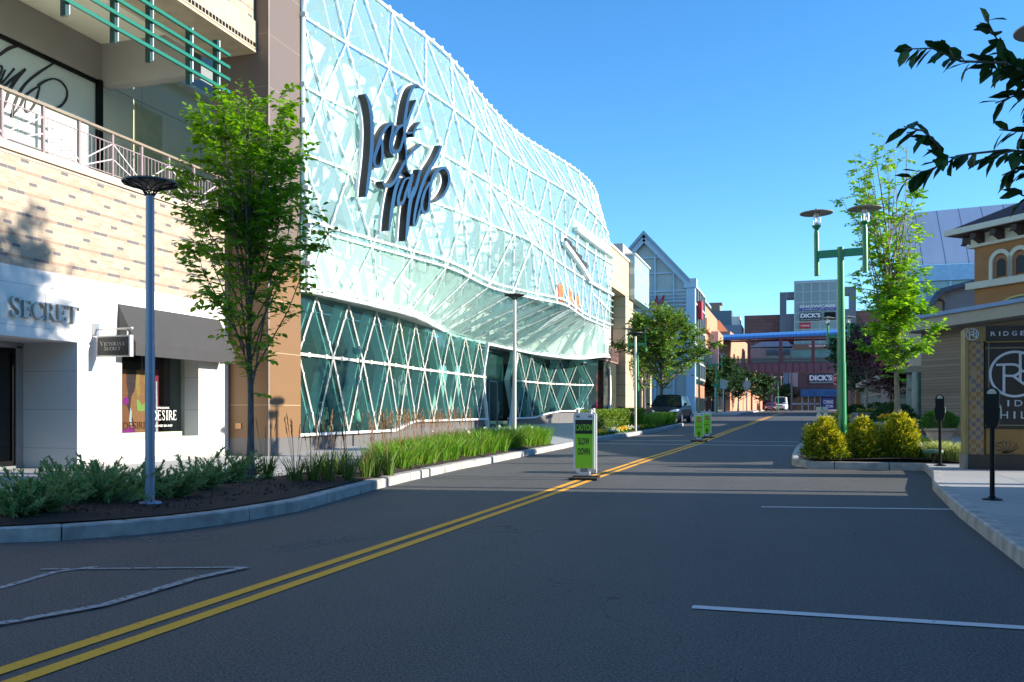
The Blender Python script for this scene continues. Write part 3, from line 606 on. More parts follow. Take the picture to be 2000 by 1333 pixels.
# second logo on the terrace wall: brush strokes on a flat banner wall
lg = wthing('wall_logo', 'black brush script lettering painted on the pale terrace wall', 'sign', (-17.1, 16, 8))
def wl(px, py): p = PX(px, py, -17.135); return p
sc = 4.762
ST = [([(-90, 560), (0, 510), (90, 450), (190, 427), (258, 437)], [20, 30, 36, 22, 6]),
 ([(548, 560), (470, 610), (360, 680), (260, 760), (190, 850), (140, 960), (105, 1090)], [12, 20, 26, 26, 30, 32, 16]),
 ([(-30, 640), (10, 615), (20, 650), (-20, 740), (0, 790), (50, 740), (135, 640)], [14, 18, 16, 20, 24, 18, 20]),
 ([(50, 650), (0, 780), (40, 800), (110, 740), (240, 645)], [16, 22, 26, 28, 26]), ([(235, 650), (150, 740), (90, 840), (60, 930), (40, 1010)], [18, 38, 36, 22, 8]),
 ([(370, 800), (300, 840), (230, 900), (190, 980), (100, 1095)], [12, 22, 26, 24, 10]), ([(370, 810), (345, 900), (310, 990), (255, 1045), (230, 1010), (240, 930)], [10, 22, 24, 20, 14, 8]),
 ([(350, 800), (420, 755), (500, 735), (570, 765), (620, 840), (615, 920), (560, 990), (475, 1015)], [26, 22, 14, 14, 12, 18, 22, 4])]
for k, (pts, ws) in enumerate(ST):
    mb = MB(); mb.ribbon([(a/sc, b/sc) for a, b in pts], [v/sc for v in ws], lambda a, b: wl(a, b)+Vector((.002*k, 0, 0)), (-.015, 0, 0), sub=6); mb.build('stroke', mat('black_ink', (.015, .015, .018), .6), lg, fix=False)
# brown pier
pr = wthing('brown_pier', 'tall brown metal clad pier between the brick store and the glass building', 'pier', (-13, 20, .1))
yp0 = 19.42; yp1 = 21.0
mb = MB(); mb.box(-14.0, -12.4, yp0, yp1, .62, 5.38); mb.build('cladding', M['brown'], pr); mb = MB(); mb.box(-13.95, -12.4, yp0, yp1, 5.39, 17); mb.build('upper_cladding', panelm('reflection_toned_panel', (.15, .11, .09), 3.2, 1.32, .014, (.26, .2, .16), z0=.12, rough=.4, var=.05), pr)  # upper panels: soft sky reflection put into the colour as a second tone
mb = MB(); mb.box(-16.0, -12.38, yp0-.01, yp1, .0, .62); mb.build('base', M['baseg'], pr)
mb = MB(); mb.box(-12.38, -12.36, yp0-.02, yp0+.03, .62, 17); mb.build('corner_trim', mat('brown_trim', (.25, .2, .17), .4), pr)
mb = MB(); q0 = PYp(461, 827, yp0); q1 = PYp(472, 838, yp0); mb.box(q0.x, q1.x, yp0-.03, yp0-.011, q1.z, q0.z); mb.build('vent', mat('copper_vent', (.6, .3, .12), .4), pr)
# ------------------------------------------------------------------ glass department store: level curves (z, plan) then skin, rods and struts
YE = 52.6
LV = [
 [(587, 566, 4.5), (679, 585, 4.5), (808, 616, 4.5), (884, 657, 4.45), (963, 675, 4.4), (1046, 692, 4.3), (1100, 699, 4.2), (1132, 703, 4.15), (1152, 692, 4.4), (1179, 695, 4.5)],
 [(603, 449, 6.15), (733, 485, 6.15), (880, 524, 6.15), (956, 564, 6.0), (1046, 585, 6.0), (1100, 594, 6.1), (1140, 622, 6.1), (1185, 640, 6.2)],
 [(593, 304, 8.15), (692, 338, 8.15), (850, 399, 8.15), (910, 419, 8.15), (960, 441, 8.15), (985, 454, 8.15), (1016, 459, 8.2), (1085, 510, 8.2), (1132, 541, 8.2), (1165, 562, 8.2), (1200, 579, 8.2)],
 [(590, 172, 9.95), (671, 211, 9.95), (857, 299, 9.95), (887, 317, 9.95), (953, 356, 9.95), (985, 380, 9.95), (1030, 412, 9.95), (1072, 436, 9.95), (1120, 468, 9.95), (1160, 497, 9.95), (1200, 520, 9.95)],
 [(590, 36, 11.8), (636, 63, 11.8), (697, 99, 11.8), (758, 134, 11.8), (814, 165, 11.8), (857, 195, 11.8), (893, 219, 11.8), (923, 246, 11.8), (953, 271, 11.8), (976, 294, 11.8), (1022, 327, 11.8), (1075, 356, 11.8), (1121, 385, 11.8), (1165, 425, 11.8), (1190, 462, 11.8)],
 [(731, 0, 14), (779, 36, 14), (834, 74, 14), (870, 106, 14), (906, 148, 14), (933, 185, 14), (972, 228, 14), (1005, 259, 14), (1055, 290, 14), (1101, 317, 14), (1134, 340, 14), (1154, 360, 14), (1168, 392, 14), (1178, 425, 13.6)],
]
CV = []
for lv in LV:
    P = [PZ(*p) for p in lv]; T = [P[0]]
    for p in P[1:]:
        if p.y > T[-1].y+.25: T.append(p)
    CV.append(([(p.y, p.x) for p in T], [(p.y, p.z) for p in T]))
def slerp(T, y):     # smoothed table lookup
    return sum(lerpt(T, y+d)*w_ for d, w_ in ((-1.1, .2), (-.5, .2), (0, .2), (.5, .2), (1.1, .2)))
def S(l, y):
    return Vector((slerp(CV[l][0], y), y, slerp(CV[l][1], y)))
def surf(y, z):
    for l in range(5):
        a, b = S(l, y), S(l+1, y)
        if z <= b.z or l == 4: return a.x+(b.x-a.x)*max(-.3, min(1.2, (z-a.z)/(b.z-a.z)))
gb = wthing('glass_store', 'department store with a wavy pale green glass facade in a white diamond lattice', 'building', (-13, 36, .2))
Y0 = 21.02; ST_ = 2.05
def nodes(l):
    off = 0 if l % 2 else ST_/2; ys = [Y0]; y = 22.0+off
    while y < YE-.6: ys.append(y); y += ST_
    return ys+[YE]
ND = [nodes(l) for l in range(6)]
M['skin'] = glassm('facade_glass', (.86, .96, .96), 1.7, .015, .22, (.56, .79, .77), bump=.1)
M['skinb'] = glassm('canopy_glass', (.84, .97, .93), 1.4, .02, .30, (.66, .88, .80)); M['skins'] = glassm('sky_reflection_glass', (.60, .80, .86), 2.6, .03, .22, (.50, .76, .86), bump=.2)  # far panels: sky reflection put into a bluer tint and haze
def tri_band(mb, l):
    A, B = ND[l], ND[l+1]; i = j = 0
    while i < len(A)-1 or j < len(B)-1:
        if j == len(B)-1 or (i < len(A)-1 and A[i+1] <= B[j+1]):
            mb.add([S(l, A[i]), S(l, A[i+1]), S(l+1, B[j])], [(0, 1, 2)]); i += 1
        else:
            mb.add([S(l, A[i]), S(l+1, B[j+1]), S(l+1, B[j])], [(0, 1, 2)]); j += 1
for l in range(5):
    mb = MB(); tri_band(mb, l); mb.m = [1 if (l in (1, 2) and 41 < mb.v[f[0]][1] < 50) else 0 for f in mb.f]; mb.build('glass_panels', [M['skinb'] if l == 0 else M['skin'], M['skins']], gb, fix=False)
# far end return of the skin
mb = MB(); E = [S(l, YE) for l in range(6)]
for a, b in zip(E, E[1:]): mb.quad(a, (-16, YE+.3, a.z), (-16, YE+.3, b.z), b)
mb.build('glass_return', M['skin'], gb, fix=False)
OUT = Vector((.06, -.01, 0)); MEM = []
def rod(a, b, r, name, clamps=True, box=False):
    a = Vector(a)+OUT; b = Vector(b)+OUT; d = (b-a); L_ = d.length; d = d.normalized(); mb = MB()
    mb.tube(a, b, r, 5)
    if clamps:
        for t in (.22, .5, .78):
            c = a+(b-a)*t; mb.bar(c-d*.07, c+d*.07, r*3.0, r*2.6)
    MEM.append((a.y, name, mb))
def strut(a, b, w_, off, name='strut'):
    a = Vector(a)-Vector((off, 0, 0)); b = Vector(b)-Vector((off, 0, 0)); mb = MB(); mb.bar(a, b, .05, w_, up=(1, 0, 0)); MEM.append((a.y, name, mb))
def near(Lst, y, s):
    c = [v for v in Lst if (v-y)*s > .15]; return (min(c) if s > 0 else max(c)) if c else None
for l in range(5):
    for y in ND[l]:
        for s in (-1, 1):
            y2_ = near(ND[l+1], y, s)
            if y2_ is None or abs(y2_-y) > 1.6: continue
            rod(S(l, y), S(l+1, y2_), .019 if l == 0 else .025, 'canopy_rod' if l == 0 else 'glazing_rod', clamps=y < 40 or l > 0)
            strut(S(l, y), S(l+1, y2_), .21, .38 if l == 0 else .45)
def hline(l, r, name, ya=Y0, yb=YE, dz=0, dx=0, clamps=True):
    mb = MB(); pts = []
    for y in fine(ya, yb, .68): pts.append(S(l, y)+OUT+Vector((dx, 0, dz)))
    mb.path(pts, r, 6)
    if clamps:
        for i, p in enumerate(pts[1:-1]): mb.bar(p-Vector((0, .06, 0)), p+Vector((0, .06, 0)), r*2.8, r*2.8)
    mb.build(name, M['white'], gb)
for l in (1, 2, 3, 4): hline(l, .035, 'horizontal_tube')
hline(5, .055, 'top_rail'); hline(0, .06, 'lower_rail', dz=.0, clamps=False); hline(0, .04, 'lower_rail', dz=.14, dx=-.02); hline(1, .04, 'horizontal_tube', dz=.22, dx=0)
# second fold line above the canopy with a strip of dark green windows behind
cnt = {}
for y, name, mb in sorted(MEM, key=lambda t: t[0]):
    cnt.setdefault(name, []).append(mb)
for name, L_ in cnt.items():
    m_ = M['strut'] if name == 'strut' else M['white']
    for mb in L_[:100]: mb.build(name, m_, gb)
    if len(L_) > 100:
        al = MB()
        for mb in L_[100:]: al.add(mb.v, mb.f)
        tag(al.build(name, m_, gb), kind='stuff')
# left edge mast
mb = MB(); e0, e1 = S(0, Y0), S(5, Y0)
for k in range(5): mb.tube(S(k, Y0)+Vector((.1, 0, 0)), S(k+1, Y0)+Vector((.1, 0, 0)), .06, 8)
for z in (6.2, 8.1, 9.95, 11.8, 5.2, 7.2, 9, 13): mb.box(surf(Y0, z)-.03, surf(Y0, z)+.2, Y0-.06, Y0+.08, z-.06, z+.06)
mb.build('edge_mast', M['strut'], gb)
# walls behind the skin
def wallstrip(name, l0, l1, off, m, z0=None, z1=None, ya=Y0, yb=YE):
    mb = MB(); ys = fine(ya, yb, 1.0)
    def pt(l, y, z):
        p = S(l, y).copy()
        if z is not None: p.z = z
        p.x -= off; return p
    for a, b in zip(ys, ys[1:]): mb.quad(pt(l0, a, z0), pt(l0, b, z0), pt(l1, b, z1), pt(l1, a, z1))
    return mb.build(name, m, gb, fix=False)
mb = MB(); ys = fine(Y0, YE, 1.0)
def wx(y): return min(S(0, y).x, S(1, y).x)-.62
for a, b in zip(ys, ys[1:]): mb.quad((wx(a), a, S(0, a).z-.02), (wx(b), b, S(0, b).z-.02), (wx(b), b, 6.0), (wx(a), a, 6.0)); mb.quad((wx(a), a, 6.0), (wx(b), b, 6.0), (-14.4, b, 6.02), (-14.4, a, 6.02))
mb.build('canopy_wall', mat('cream_canopy_wall', (.60, .66, .56), .8, var=.04), gb, fix=False)
mb = MB(); mb.box(-14.3, -14.0, Y0, YE, 7.9, 12.75); mb.build('inner_wall', M['wallw'], gb)
mb = MB(); mb.box(-14.4, -13.7, Y0, YE, 7.55, 7.9); mb.build('floor_edge', M['wallw'], gb)
M['greenwin'] = mat('green_tinted_window', (.10, .22, .20), .15, var=.3, scale=.5, spec=.8)
mb = MB()
for k in range(15):
    y = Y0+.2+k*2.1; mb.box(-14.2, -14.12, y, y+1.8, 6.25, 7.5)
mb.build('upper_window', M['greenwin'], gb)
mb = MB(); mb.box(-14.4, -14.2, Y0, YE, 6.2, 7.55); mb.build('inner_wall', M['wallw'], gb)
for k in range(9):      # round headed niches in the inner wall seen through the skin
    y = 23.5+k*3.3; mb = MB(); pts = [(-13.99, y+.75*math.cos(t), 9.9+.75*math.sin(t)) for t in [math.pi*i/10 for i in range(11)]]+[(-13.99, y-.75, 8.1), (-13.99, y+.75, 8.1)]
    mb.prism(pts, (.02, 0, 0)); mb.build('niche', mat('olive_niche', (.46, .52, .40), .8), gb)
mb = MB()
for k in range(16):
    y = Y0+1+k*2.05; x = surf(y, 13.6)
    mb.bar((x-.2, y, 13.7), (-15.5, y, 13.2), .1, .22)
    mb.bar((surf(y, 11.8)-.2, y, 11.75), (-14, y, 11.75), .07, .1); mb.bar((surf(y, 8.1)-.2, y, 8.1), (-14, y, 8.0), .07, .1)
mb.box(-15.6, -15.3, Y0, YE, 13.0, 13.4); mb.build('roof_beam', M['strut'], gb)
mb = MB(); mb.box(-22, -17.6, Y0, 27.1, 6.1, 12.5); mb.box(-22, -14.31, 27.1, YE, 6.1, 12.5); mb.build('upper_body', M['grayp'], gb)
# white reveals: open folds in the skin towards the far end
def reveal(pts0, name):
    mb = MB(); P = []
    for px, py, z in pts0:
        p = PZ(px, py, z); p.x = surf(p.y, z)+.12; P.append(p)
    for a, b in zip(P, P[1:]):
        mb.bar(a+Vector((.05, 0, 0)), b+Vector((.05, 0, 0)), .2, .2); mb.bar(a+Vector((-.1, 0, .32)), b+Vector((-.1, 0, .32)), .06, .46)
    mb.build(name, M['white'], gb)
reveal([(1090, 449, 10.4), (1120, 466, 10.4), (1150, 480, 10.4), (1197, 502, 10.4)], 'reveal')
reveal([(1047, 478, 9.3), (1075, 500, 9.0), (1105, 528, 8.6), (1130, 548, 8.25)], 'reveal')
mb = MB()
for px, py, z in ((1058, 488, 9.25), (1072, 499, 9.1), (1088, 514, 8.9), (1104, 528, 8.7)):
    p = PZ(px, py, z); x = surf(p.y, z)+.12; mb.box(x-.1, x+.03, p.y-.7, p.y+.5, z+.05, z+.38)
mb.build('dark_opening', M['dark'], gb)
E8 = S(2, YE); mb = MB(); mb.bar(S(2, YE-6)+Vector((.1, 0, 0)), E8+Vector((.1, 0, 0)), .12, .14); mb.bar(E8, (-12.5, YE, 8.15), .1, .2); mb.bar(S(2, YE-.5)-Vector((0, 0, 1.0)), S(2, YE-5)-Vector((0, 0, .4)), .1, .12); mb.build('reveal', M['white'], gb)
for k, yy in enumerate((39.3, 41.4, 43.4)):      # red and orange posters in the strip of windows
    mb = MB(); x = surf(yy, 6.5)+.04; mb.box(x-.02, x, yy-.55, yy+.35, 6.2, 7.0); mb.build('poster_panel', mat('orange_red_print', (.5, .03, .01), .6, scale=4, col2=(.7, .28, .08)), gb)
# ---------------- ground floor storefront
M['gl_low'] = glassm('storefront_glass', (.42, .68, .64), 1.62, .01, .07, (.16, .42, .40), bump=.15)
yb0 = Y0; XG = [(21, -12.55), (27, -12.6), (30, -12.95), (39.5, -13.25), (42, -13.3), (48, -13.0), (51, -12.0), (52.6, -11.0)]
def xg_(y): return lerpt(XG, y)
def plinth_z(y): return lerpt([(20, .69), (27.6, .69), (29.4, .97), (44, .97), (46, .97), (49.5, 1.33), (60, 1.33)], y)
DA, DB = 38.6, 42.3      # entrance bay
TZ = 2.82
for a, b in ((Y0, DA), (DB, YE)):
    mb = MB(); mw = MB(); ys = fine(a, b, .8)
    for p, q in zip(ys, ys[1:]):
        xa, xb = xg_(p), xg_(q)
        mb.add([(xa-.12, p, -.2), (xb-.12, q, -.2), (xb-.12, q, plinth_z(q)-.07), (xa-.12, p, plinth_z(p)-.07)], [(0, 1, 2, 3)])
        mw.bar((xa-.04, p, plinth_z(p)-.035), (xb-.04, q, plinth_z(q)-.035), .18, .075)
    mb.build('stone_base', M['baseg'], gb, fix=False); mw.build('sill', M['white'], gb)
def lowtop(y): return S(0, y).z
for a, b in ((Y0, DA), (DB, YE)):
    mg = MB(); ys = fine(a, b, 1.9)
    for p, q in zip(ys, ys[1:]):
        mg.quad((xg_(p), p, plinth_z(p)), (xg_(q), q, plinth_z(q)), (xg_(q), q, TZ), (xg_(p), p, TZ))
        mg.quad((xg_(p), p, TZ), (xg_(q), q, TZ), (xg_(q), q, lowtop(q)), (xg_(p), p, lowtop(p)))
    mg.build('storefront_glass', M['gl_low'], gb, fix=False)
mb = MB()        # underside between storefront and lattice
ys = fine(Y0, YE, 1.0)
for p, q in zip(ys, ys[1:]): mb.quad((xg_(p)-.6, p, lowtop(p)-.02), (xg_(q)-.6, q, lowtop(q)-.02), S(0, q)-Vector((0, 0, .05)), S(0, p)-Vector((0, 0, .05)))
mb.build('canopy_soffit', mat('grey_soffit', (.42, .42, .40), .7), gb, fix=False)
def grp(a, b, n):
    st = (b-a)/n
    for i in range(n):
        yl, yc_, yr_ = a+i*st, a+(i+.5)*st, a+(i+1)*st
        V = lambda y, z, dx=.05: Vector((xg_(y)+dx, y, z))
        for (p, q) in (((yc_, plinth_z(yc_)), (yl, TZ)), ((yc_, plinth_z(yc_)), (yr_, TZ)), ((yl, TZ), (yc_, lowtop(yc_)-.05)), ((yr_, TZ), (yc_, lowtop(yc_)-.05))):
            m1 = MB(); A_, B_ = V(*p), V(*q); m1.bar(A_, B_, .024, .018, up=(1, 0, 0)); m1.bar(A_+Vector((0, .055, 0)), B_+Vector((0, .055, 0)), .016, .012, up=(1, 0, 0))
            for t in (.25, .75): c = A_+(B_-A_)*t; m1.box(c.x-.03, c.x+.035, c.y-.03, c.y+.03, c.z-.05, c.z+.05)
            m1.build('lattice_rod', mat('cream_rod', (.74, .72, .64), .4), gb)
            m2 = MB(); m2.bar(A_-Vector((.3, 0, 0)), B_-Vector((.3, 0, 0)), .05, .30, up=(1, 0, 0)); m2.build('inner_fin', mat('teal_white_fin', (.70, .86, .82), .6), gb)
    m1 = MB(); m1.bar((xg_(a)+.06, a, TZ), (xg_(b)+.06, b, TZ), .05, .07) if abs(xg_(a)-xg_(b)) < .3 else None
    for i in range(n*2):
        y = a+(i+.5)*st/2; m1.box(xg_(y)-.0, xg_(y)+.12, y-.06, y+.06, TZ-.06, TZ+.06)
        y_ = a+(i)*st/2; m1.bar((xg_(y_)+.06, y_, TZ), (xg_(y_+st/2)+.06, y_+st/2, TZ), .052, .072)
    m1.build('transom', mat('cream_rod', (.74, .72, .64), .4), gb)
grp(Y0+.02, DA-.35, 9); grp(DB+.3, YE-.4, 5)
# entrance bay
for (y, y2_, s) in ((DA, DA-.75, 1), (DB, DB+.55, 1)):
    mb = MB()
    mb.bar((xg_(y)+.05, y if y == DA else DB-.1, .5), (xg_(y)+.05, y2_, TZ), .14, .09); mb.bar((xg_(y)+.05, y2_, TZ), (xg_(y)+.05, y if y == DA else DB+1.0, lowtop(y)), .14, .09)
    mb.build('entrance_frame', M['white'], gb)
xd = -13.95
mb = MB(); mb.quad((xd, DA-.6, .5), (xd, DB+1, .5), (xd, DB+1, 4.3), (xd, DA-.6, 4.3)); mb.build('entrance_glass', M['gl_low'], gb, fix=False)
for a, b in ((38.3, 39.4), (39.45, 40.5), (40.9, 42.2)):
    f = .05; mb = MB(); mb.box(xd+.02, xd+.08, a, a+f, .5, 2.75); mb.box(xd+.02, xd+.08, b-f, b, .5, 2.75); mb.box(xd+.02, xd+.08, a, b, 2.7, 2.78); dr = mb.build('door', M['alum'], gb)
    mb = MB(); mb.path([(xd+.08, b-.12, 1.2), (xd+.15, b-.12, 1.2), (xd+.15, b-.12, 1.75), (xd+.08, b-.12, 1.75)], .02); mb.build('handle', M['palep'], dr)
mb = MB(); mb.box(-14.7, -12.9, DA, DB, .3, .5); mb.build('entrance_step', M['conc'], gb)
# interior of the ground floor
mb = MB(); mb.box(-22, -21.8, Y0, YE, .3, 4.3); mb.box(-22, -13.8, Y0, YE, .30, .33); mb.box(-22, -13.8, Y0, YE, 4.15, 4.3); mb.box(-22, -13.2, Y0-.02, Y0, .3, 4.3)
mb.build('shop_interior', mat('shop_interior', (.10, .125, .125), .7, var=.5, scale=.9), gb)
rr = random.Random(11)
for k in range(15):      # clothes rails with garments and shelves of bags behind the glass
    y = 21.8+k*1.12+rr.uniform(-.2, .2); x = -14.6-rr.random()*2.0
    t = wthing('clothes_rack', 'rack of dark clothes standing inside the glass ground floor of the department store', 'clothes rack', (x, y, .33), 'clothes racks inside the glass store')
    mb = MB(); mb.tube((x, y-.45, .33), (x, y-.45, 1.6), .02, 6); mb.tube((x, y+.45, .33), (x, y+.45, 1.6), .02, 6); mb.tube((x, y-.45, 1.58), (x, y+.45, 1.58), .015, 6); mb.build('rail', M['alum'], t)
    for j in range(9):
        yy = y-.4+j*.1; h = rr.uniform(.6, 1.0); mb = MB(); mb.add([(x-.05, yy, 1.56), (x+.22, yy+.01, 1.42), (x+.24, yy+.04, 1.5-h), (x-.22, yy+.02, 1.5-h), (x-.22, yy, 1.42), (x+.2, yy+.06, 1.42), (x+.24, yy+.08, 1.5-h)], [(0, 1, 2, 3, 4), (1, 5, 6, 2)])
        mb.build('garment', mat('garment_%d' % rr.choice([1, 2, 3, 4]), [(.04, .04, .05), (.16, .15, .14), (.10, .03, .04), (.35, .35, .33)][rr.randrange(4)], .9), t, fix=False)
for (y, x, s_, lab) in ((22.3, -13.5, .45, 'pale rounded handbag displayed near the brown pier inside the glass store'), (26.7, -13.6, .75, 'large pale green handbag displayed low behind the storefront glass')):
    t = wthing('handbag', lab, 'handbag', (x, y, .9)); mb = MB(); mb.lathe([(0, -.02), (.34*s_, .0), (.42*s_, .12*s_), (.36*s_, .42*s_), (.22*s_, .55*s_), (0, .57*s_)], (x, y, .95), 14, sx=.5); mb.build('body', mat('pale_green_leather', (.5, .6, .5), .5), t, smooth=True)
    mb = MB(); mb.path([(x, y+.25*s_*math.cos(a), 1.0+.5*s_+.45*s_*math.sin(a)) for a in [math.pi*i/8 for i in range(9)]], .03*s_, 6); mb.build('strap', mat('pale_green_leather', (.5, .6, .5), .5), t)
    mb = MB(); mb.box(x-.3, x+.3, y-.4, y+.4, .33, .92); tag(mb.build('display_plinth', mat('dark_plinth', (.1, .1, .1), .5)), 'low dark display block under the %s inside the glass store' % ('small pale handbag' if s_ < .5 else 'large pale green handbag'), 'display plinth')
# ---------------- script logo standing off the facade
lo = wthing('script_logo', 'huge dark blue script lettering with white lit edges fixed to the wavy glass facade', 'sign', (-11.5, 26, 9))
s_ = 3.809
def lp(a, b):
    px, py = 680+a/s_, 140+b/s_; X = -11.5
    for _ in range(6):
        p = PX(px, py, X); X = surf(p.y, max(7.5, min(12, p.z)))+.42
    return PX(px, py, X)
LS = [
 ([(128, 168), (158, 240), (178, 380), (178, 540), (165, 700), (148, 840), (134, 932)], [14, 26, 30, 32, 32, 28, 12]),
 ([(182, 660), (212, 570), (246, 480), (288, 412), (322, 388), (334, 410), (322, 480), (312, 540), (318, 590), (340, 640)], [12, 18, 20, 24, 24, 22, 20, 20, 20, 6]),
 ([(250, 500), (222, 570), (194, 650), (200, 700), (234, 706), (252, 660), (254, 580), (248, 500)], [14, 16, 20, 18, 22, 22, 22, 14]),
 ([(420, 392), (372, 420), (332, 500), (324, 570), (350, 602), (382, 580), (408, 500), (432, 400), (466, 300), (504, 212)], [20, 22, 24, 24, 22, 20, 20, 24, 20, 6]),
 ([(530, 122), (510, 102), (474, 130), (446, 200), (430, 290), (418, 390), (420, 500), (430, 600), (428, 680), (444, 740), (468, 778)], [8, 20, 22, 20, 24, 26, 20, 14, 14, 12, 4]),
 ([(442, 462), (484, 452), (520, 430), (550, 430)], [14, 14, 12, 6]), ([(534, 378), (508, 410), (490, 450), (488, 488)], [8, 14, 18, 14]),
 ([(546, 542), (486, 588), (434, 650), (390, 730), (350, 810), (308, 852), (272, 846), (258, 816)], [14, 22, 22, 24, 26, 26, 22, 14]),
 ([(384, 790), (352, 870), (334, 960), (318, 1070), (302, 1186)], [20, 28, 30, 28, 12]),
 ([(456, 790), (420, 806), (392, 870), (370, 950), (376, 994), (408, 968), (430, 890), (470, 780)], [14, 18, 22, 24, 22, 20, 20, 20]),
 ([(482, 762), (462, 850), (452, 926), (476, 930), (508, 850), (538, 730)], [18, 24, 28, 30, 28, 20]),
 ([(496, 860), (466, 950), (450, 1060), (440, 1170), (428, 1262)], [26, 32, 30, 26, 12]),
 ([(692, 552), (656, 640), (596, 740), (556, 830), (524, 930), (500, 1030), (488, 1130), (504, 1136), (530, 1040), (566, 920)], [18, 26, 28, 28, 26, 22, 20, 16, 16, 12]),
 ([(606, 822), (566, 900), (546, 985), (558, 1046), (590, 1040), (604, 960), (608, 870), (632, 780), (680, 726), (726, 724), (750, 780), (742, 850), (704, 924), (640, 974)], [16, 22, 22, 20, 20, 18, 18, 26, 24, 20, 20, 22, 20, 4])]
M['logo'] = mat('gloss_navy_sign', (.012, .03, .06), .16, var=.05, spec=1.0, coat=.8); M['logos'] = mat('sign_return', (.012, .013, .015), .35, var=.05)
for k, (pts, ws) in enumerate(LS):
    mb = MB(); ws = [v*.86 for v in ws]; mb.ribbon(pts, ws, lambda a, b: lp(a, b)+Vector((.004*(k % 5), 0, 0)), (-.21, 0, 0), 0, 1); so = mb.build('letter_stroke', [M['logo'], M['logos']], lo, fix=False)
    mb = MB(); mb.ribbon(pts, [v+20 for v in ws], lambda a, b: lp(a, b)+Vector((-.215, 0, 0)), (-.09, 0, 0)); mb.build('white_edge', M['white'], so, fix=False)
# ------------------------------------------------------------------ street furniture
def basket_lamp(name, label, loc, H, mpole, flange=True, grp='slim street lamps with a web-like disc head', rd=.31):
    t = thing(name, label, 'street lamp', loc, 0, grp)
    mb = MB(); mb.lathe([(.055, 0), (.055, H*.5), (.05, H*.5+.002), (.048, H-.12), (0, H-.12)], n=16); mb.build('pole', mpole, t, smooth=False)
    if flange: mb = MB(); mb.lathe([(.16, -.15), (.16, .05), (.13, .085), (.055, .10)], n=8, ang0=.4); mb.build('base_flange', mpole, t)
    mb = MB(); mb.lathe([(0, H+.04), (rd, H+.02), (rd, H+.0), (0, H-.02)], n=24); mb.build('disc', mat('smoked_disc', (.13, .12, .115), .5), t)
    mb = MB(); n = 12
    ring = lambda r, z, off=0: [Vector((r*math.cos(2*math.pi*(i+off)/n), r*math.sin(2*math.pi*(i+off)/n), z)) for i in range(n)]
    R0, R1, R2, R3 = ring(.05, H-.14), ring(.09, H-.07, .5), ring(.19, H-.03), ring(rd, H, .5)
    for i in range(n):
        j = (i+1) % n
        for a, b in ((R0[i], R1[i]), (R0[j], R1[i]), (R1[i], R2[i]), (R1[i], R2[j]), (R2[i], R3[i]), (R2[j], R3[i]), (R3[i], R3[j])): mb.tube(a, b, .007, 4)
    mb.build('web_frame', mat('dark_frame', (.03, .04, .05), .4), t)
    return t
p = onG(293, 10.5, .15); basket_lamp('street_lamp', 'blue grey lamp post with a dark web disc head among the junipers', p, 3.96-p.z, M['bluegray'])
p = onG(1005, 26.5, .15); basket_lamp('street_lamp', 'pale lamp post with a disc head rising from the bright green grass bed', p, 1.3+226*26.5/1750-p.z, M['palep'])
p = onG(1241, 38, .15); basket_lamp('street_lamp', 'white lamp post with a disc head rising from the clipped hedge', p, 1.3+152*38/1750-p.z, M['palep'], False)
def green_lamp(label, loc, H, rz=0, lean=0):
    t = thing('green_street_lamp', label, 'street lamp', loc, rz, 'green twin-headed street lamps'); t.rotation_euler[1] = lean
    zp = H-.93
    mb = MB(); mb.lathe([(.13, -.1), (.13, .05), (.095, .09), (.092, 2.2), (.085, 2.21), (.075, zp), (0, zp)], n=16); mb.build('pole', M['green'], t)
    mb = MB(); mb.box(-.5, .5, -.04, .04, zp-.22, zp-.05); mb.build('cross_arm', M['green'], t)
    for s in (-.52, .52):
        mb = MB(); mb.lathe([(0, zp-.62), (.06, zp-.62), (.06, zp+.36), (.05, zp+.42), (.05, zp+.46), (.1, zp+.52), (.1, zp+.55), (0, zp+.55)], (s, 0, 0), 14); ar = mb.build('lamp_arm', M['green'], t)
        mb = MB(); mb.lathe([(.085, zp+.55), (.085, zp+.84)], (s, 0, 0), 14); mb.build('lamp_glass', glassm('lamp_glass', (.9, .93, .95), 1.45), ar)
        mb = MB(); mb.lathe([(0, zp+.55), (.05, zp+.55), (.05, zp+.63), (.015, zp+.65), (.015, zp+.72), (.05, zp+.74), (.06, zp+.82), (0, zp+.82)], (s, 0, 0), 10)
        for k in range(3): a = k*2.1+.4; mb.tube((s+.09*math.cos(a), .09*math.sin(a), zp+.55), (s+.09*math.cos(a), .09*math.sin(a), zp+.86), .007, 5)
        mb.build('lamp_core', mat('pale_lamp_core', (.6, .6, .62), .4, .3), ar)
        mb = MB(); mb.lathe([(0, zp+.84), (.37, zp+.82), (.375, zp+.835), (.1, zp+.90), (.03, zp+.915), (.02, zp+.94), (0, zp+.94)], (s, 0, 0), 24); mb.build('disc_shade', mat('taupe_disc', (.30, .27, .24), .5), ar)
    return t
p = onG(1646, 20.5, .15); Hg = 5.98-p.z
gl0 = green_lamp('tall green twin lamp post rising from the yellow shrubs beside the kerb on the right', p, Hg, -.12, R(-.55))
for px, D, lab in ((1246, 55, 'green twin lamp post right behind the white lamp post at the clipped hedge'), (1366, 78, 'green twin lamp post just right of the parked dark minivan'), (1400, 86, 'green twin lamp post by the back of the square road sign'), (1639, 48, 'green twin lamp post mostly hidden behind the nearest tall green one'), (1520, 150, 'tiny far green lamp post beside the white van')):
    dup(gl0, onG(px, D, .1), 0, lab)
t = dup(gl0, Vector((3.42, 12.3, .15)), .5, 'green twin lamp post at the top right corner, only its disc rim in view')
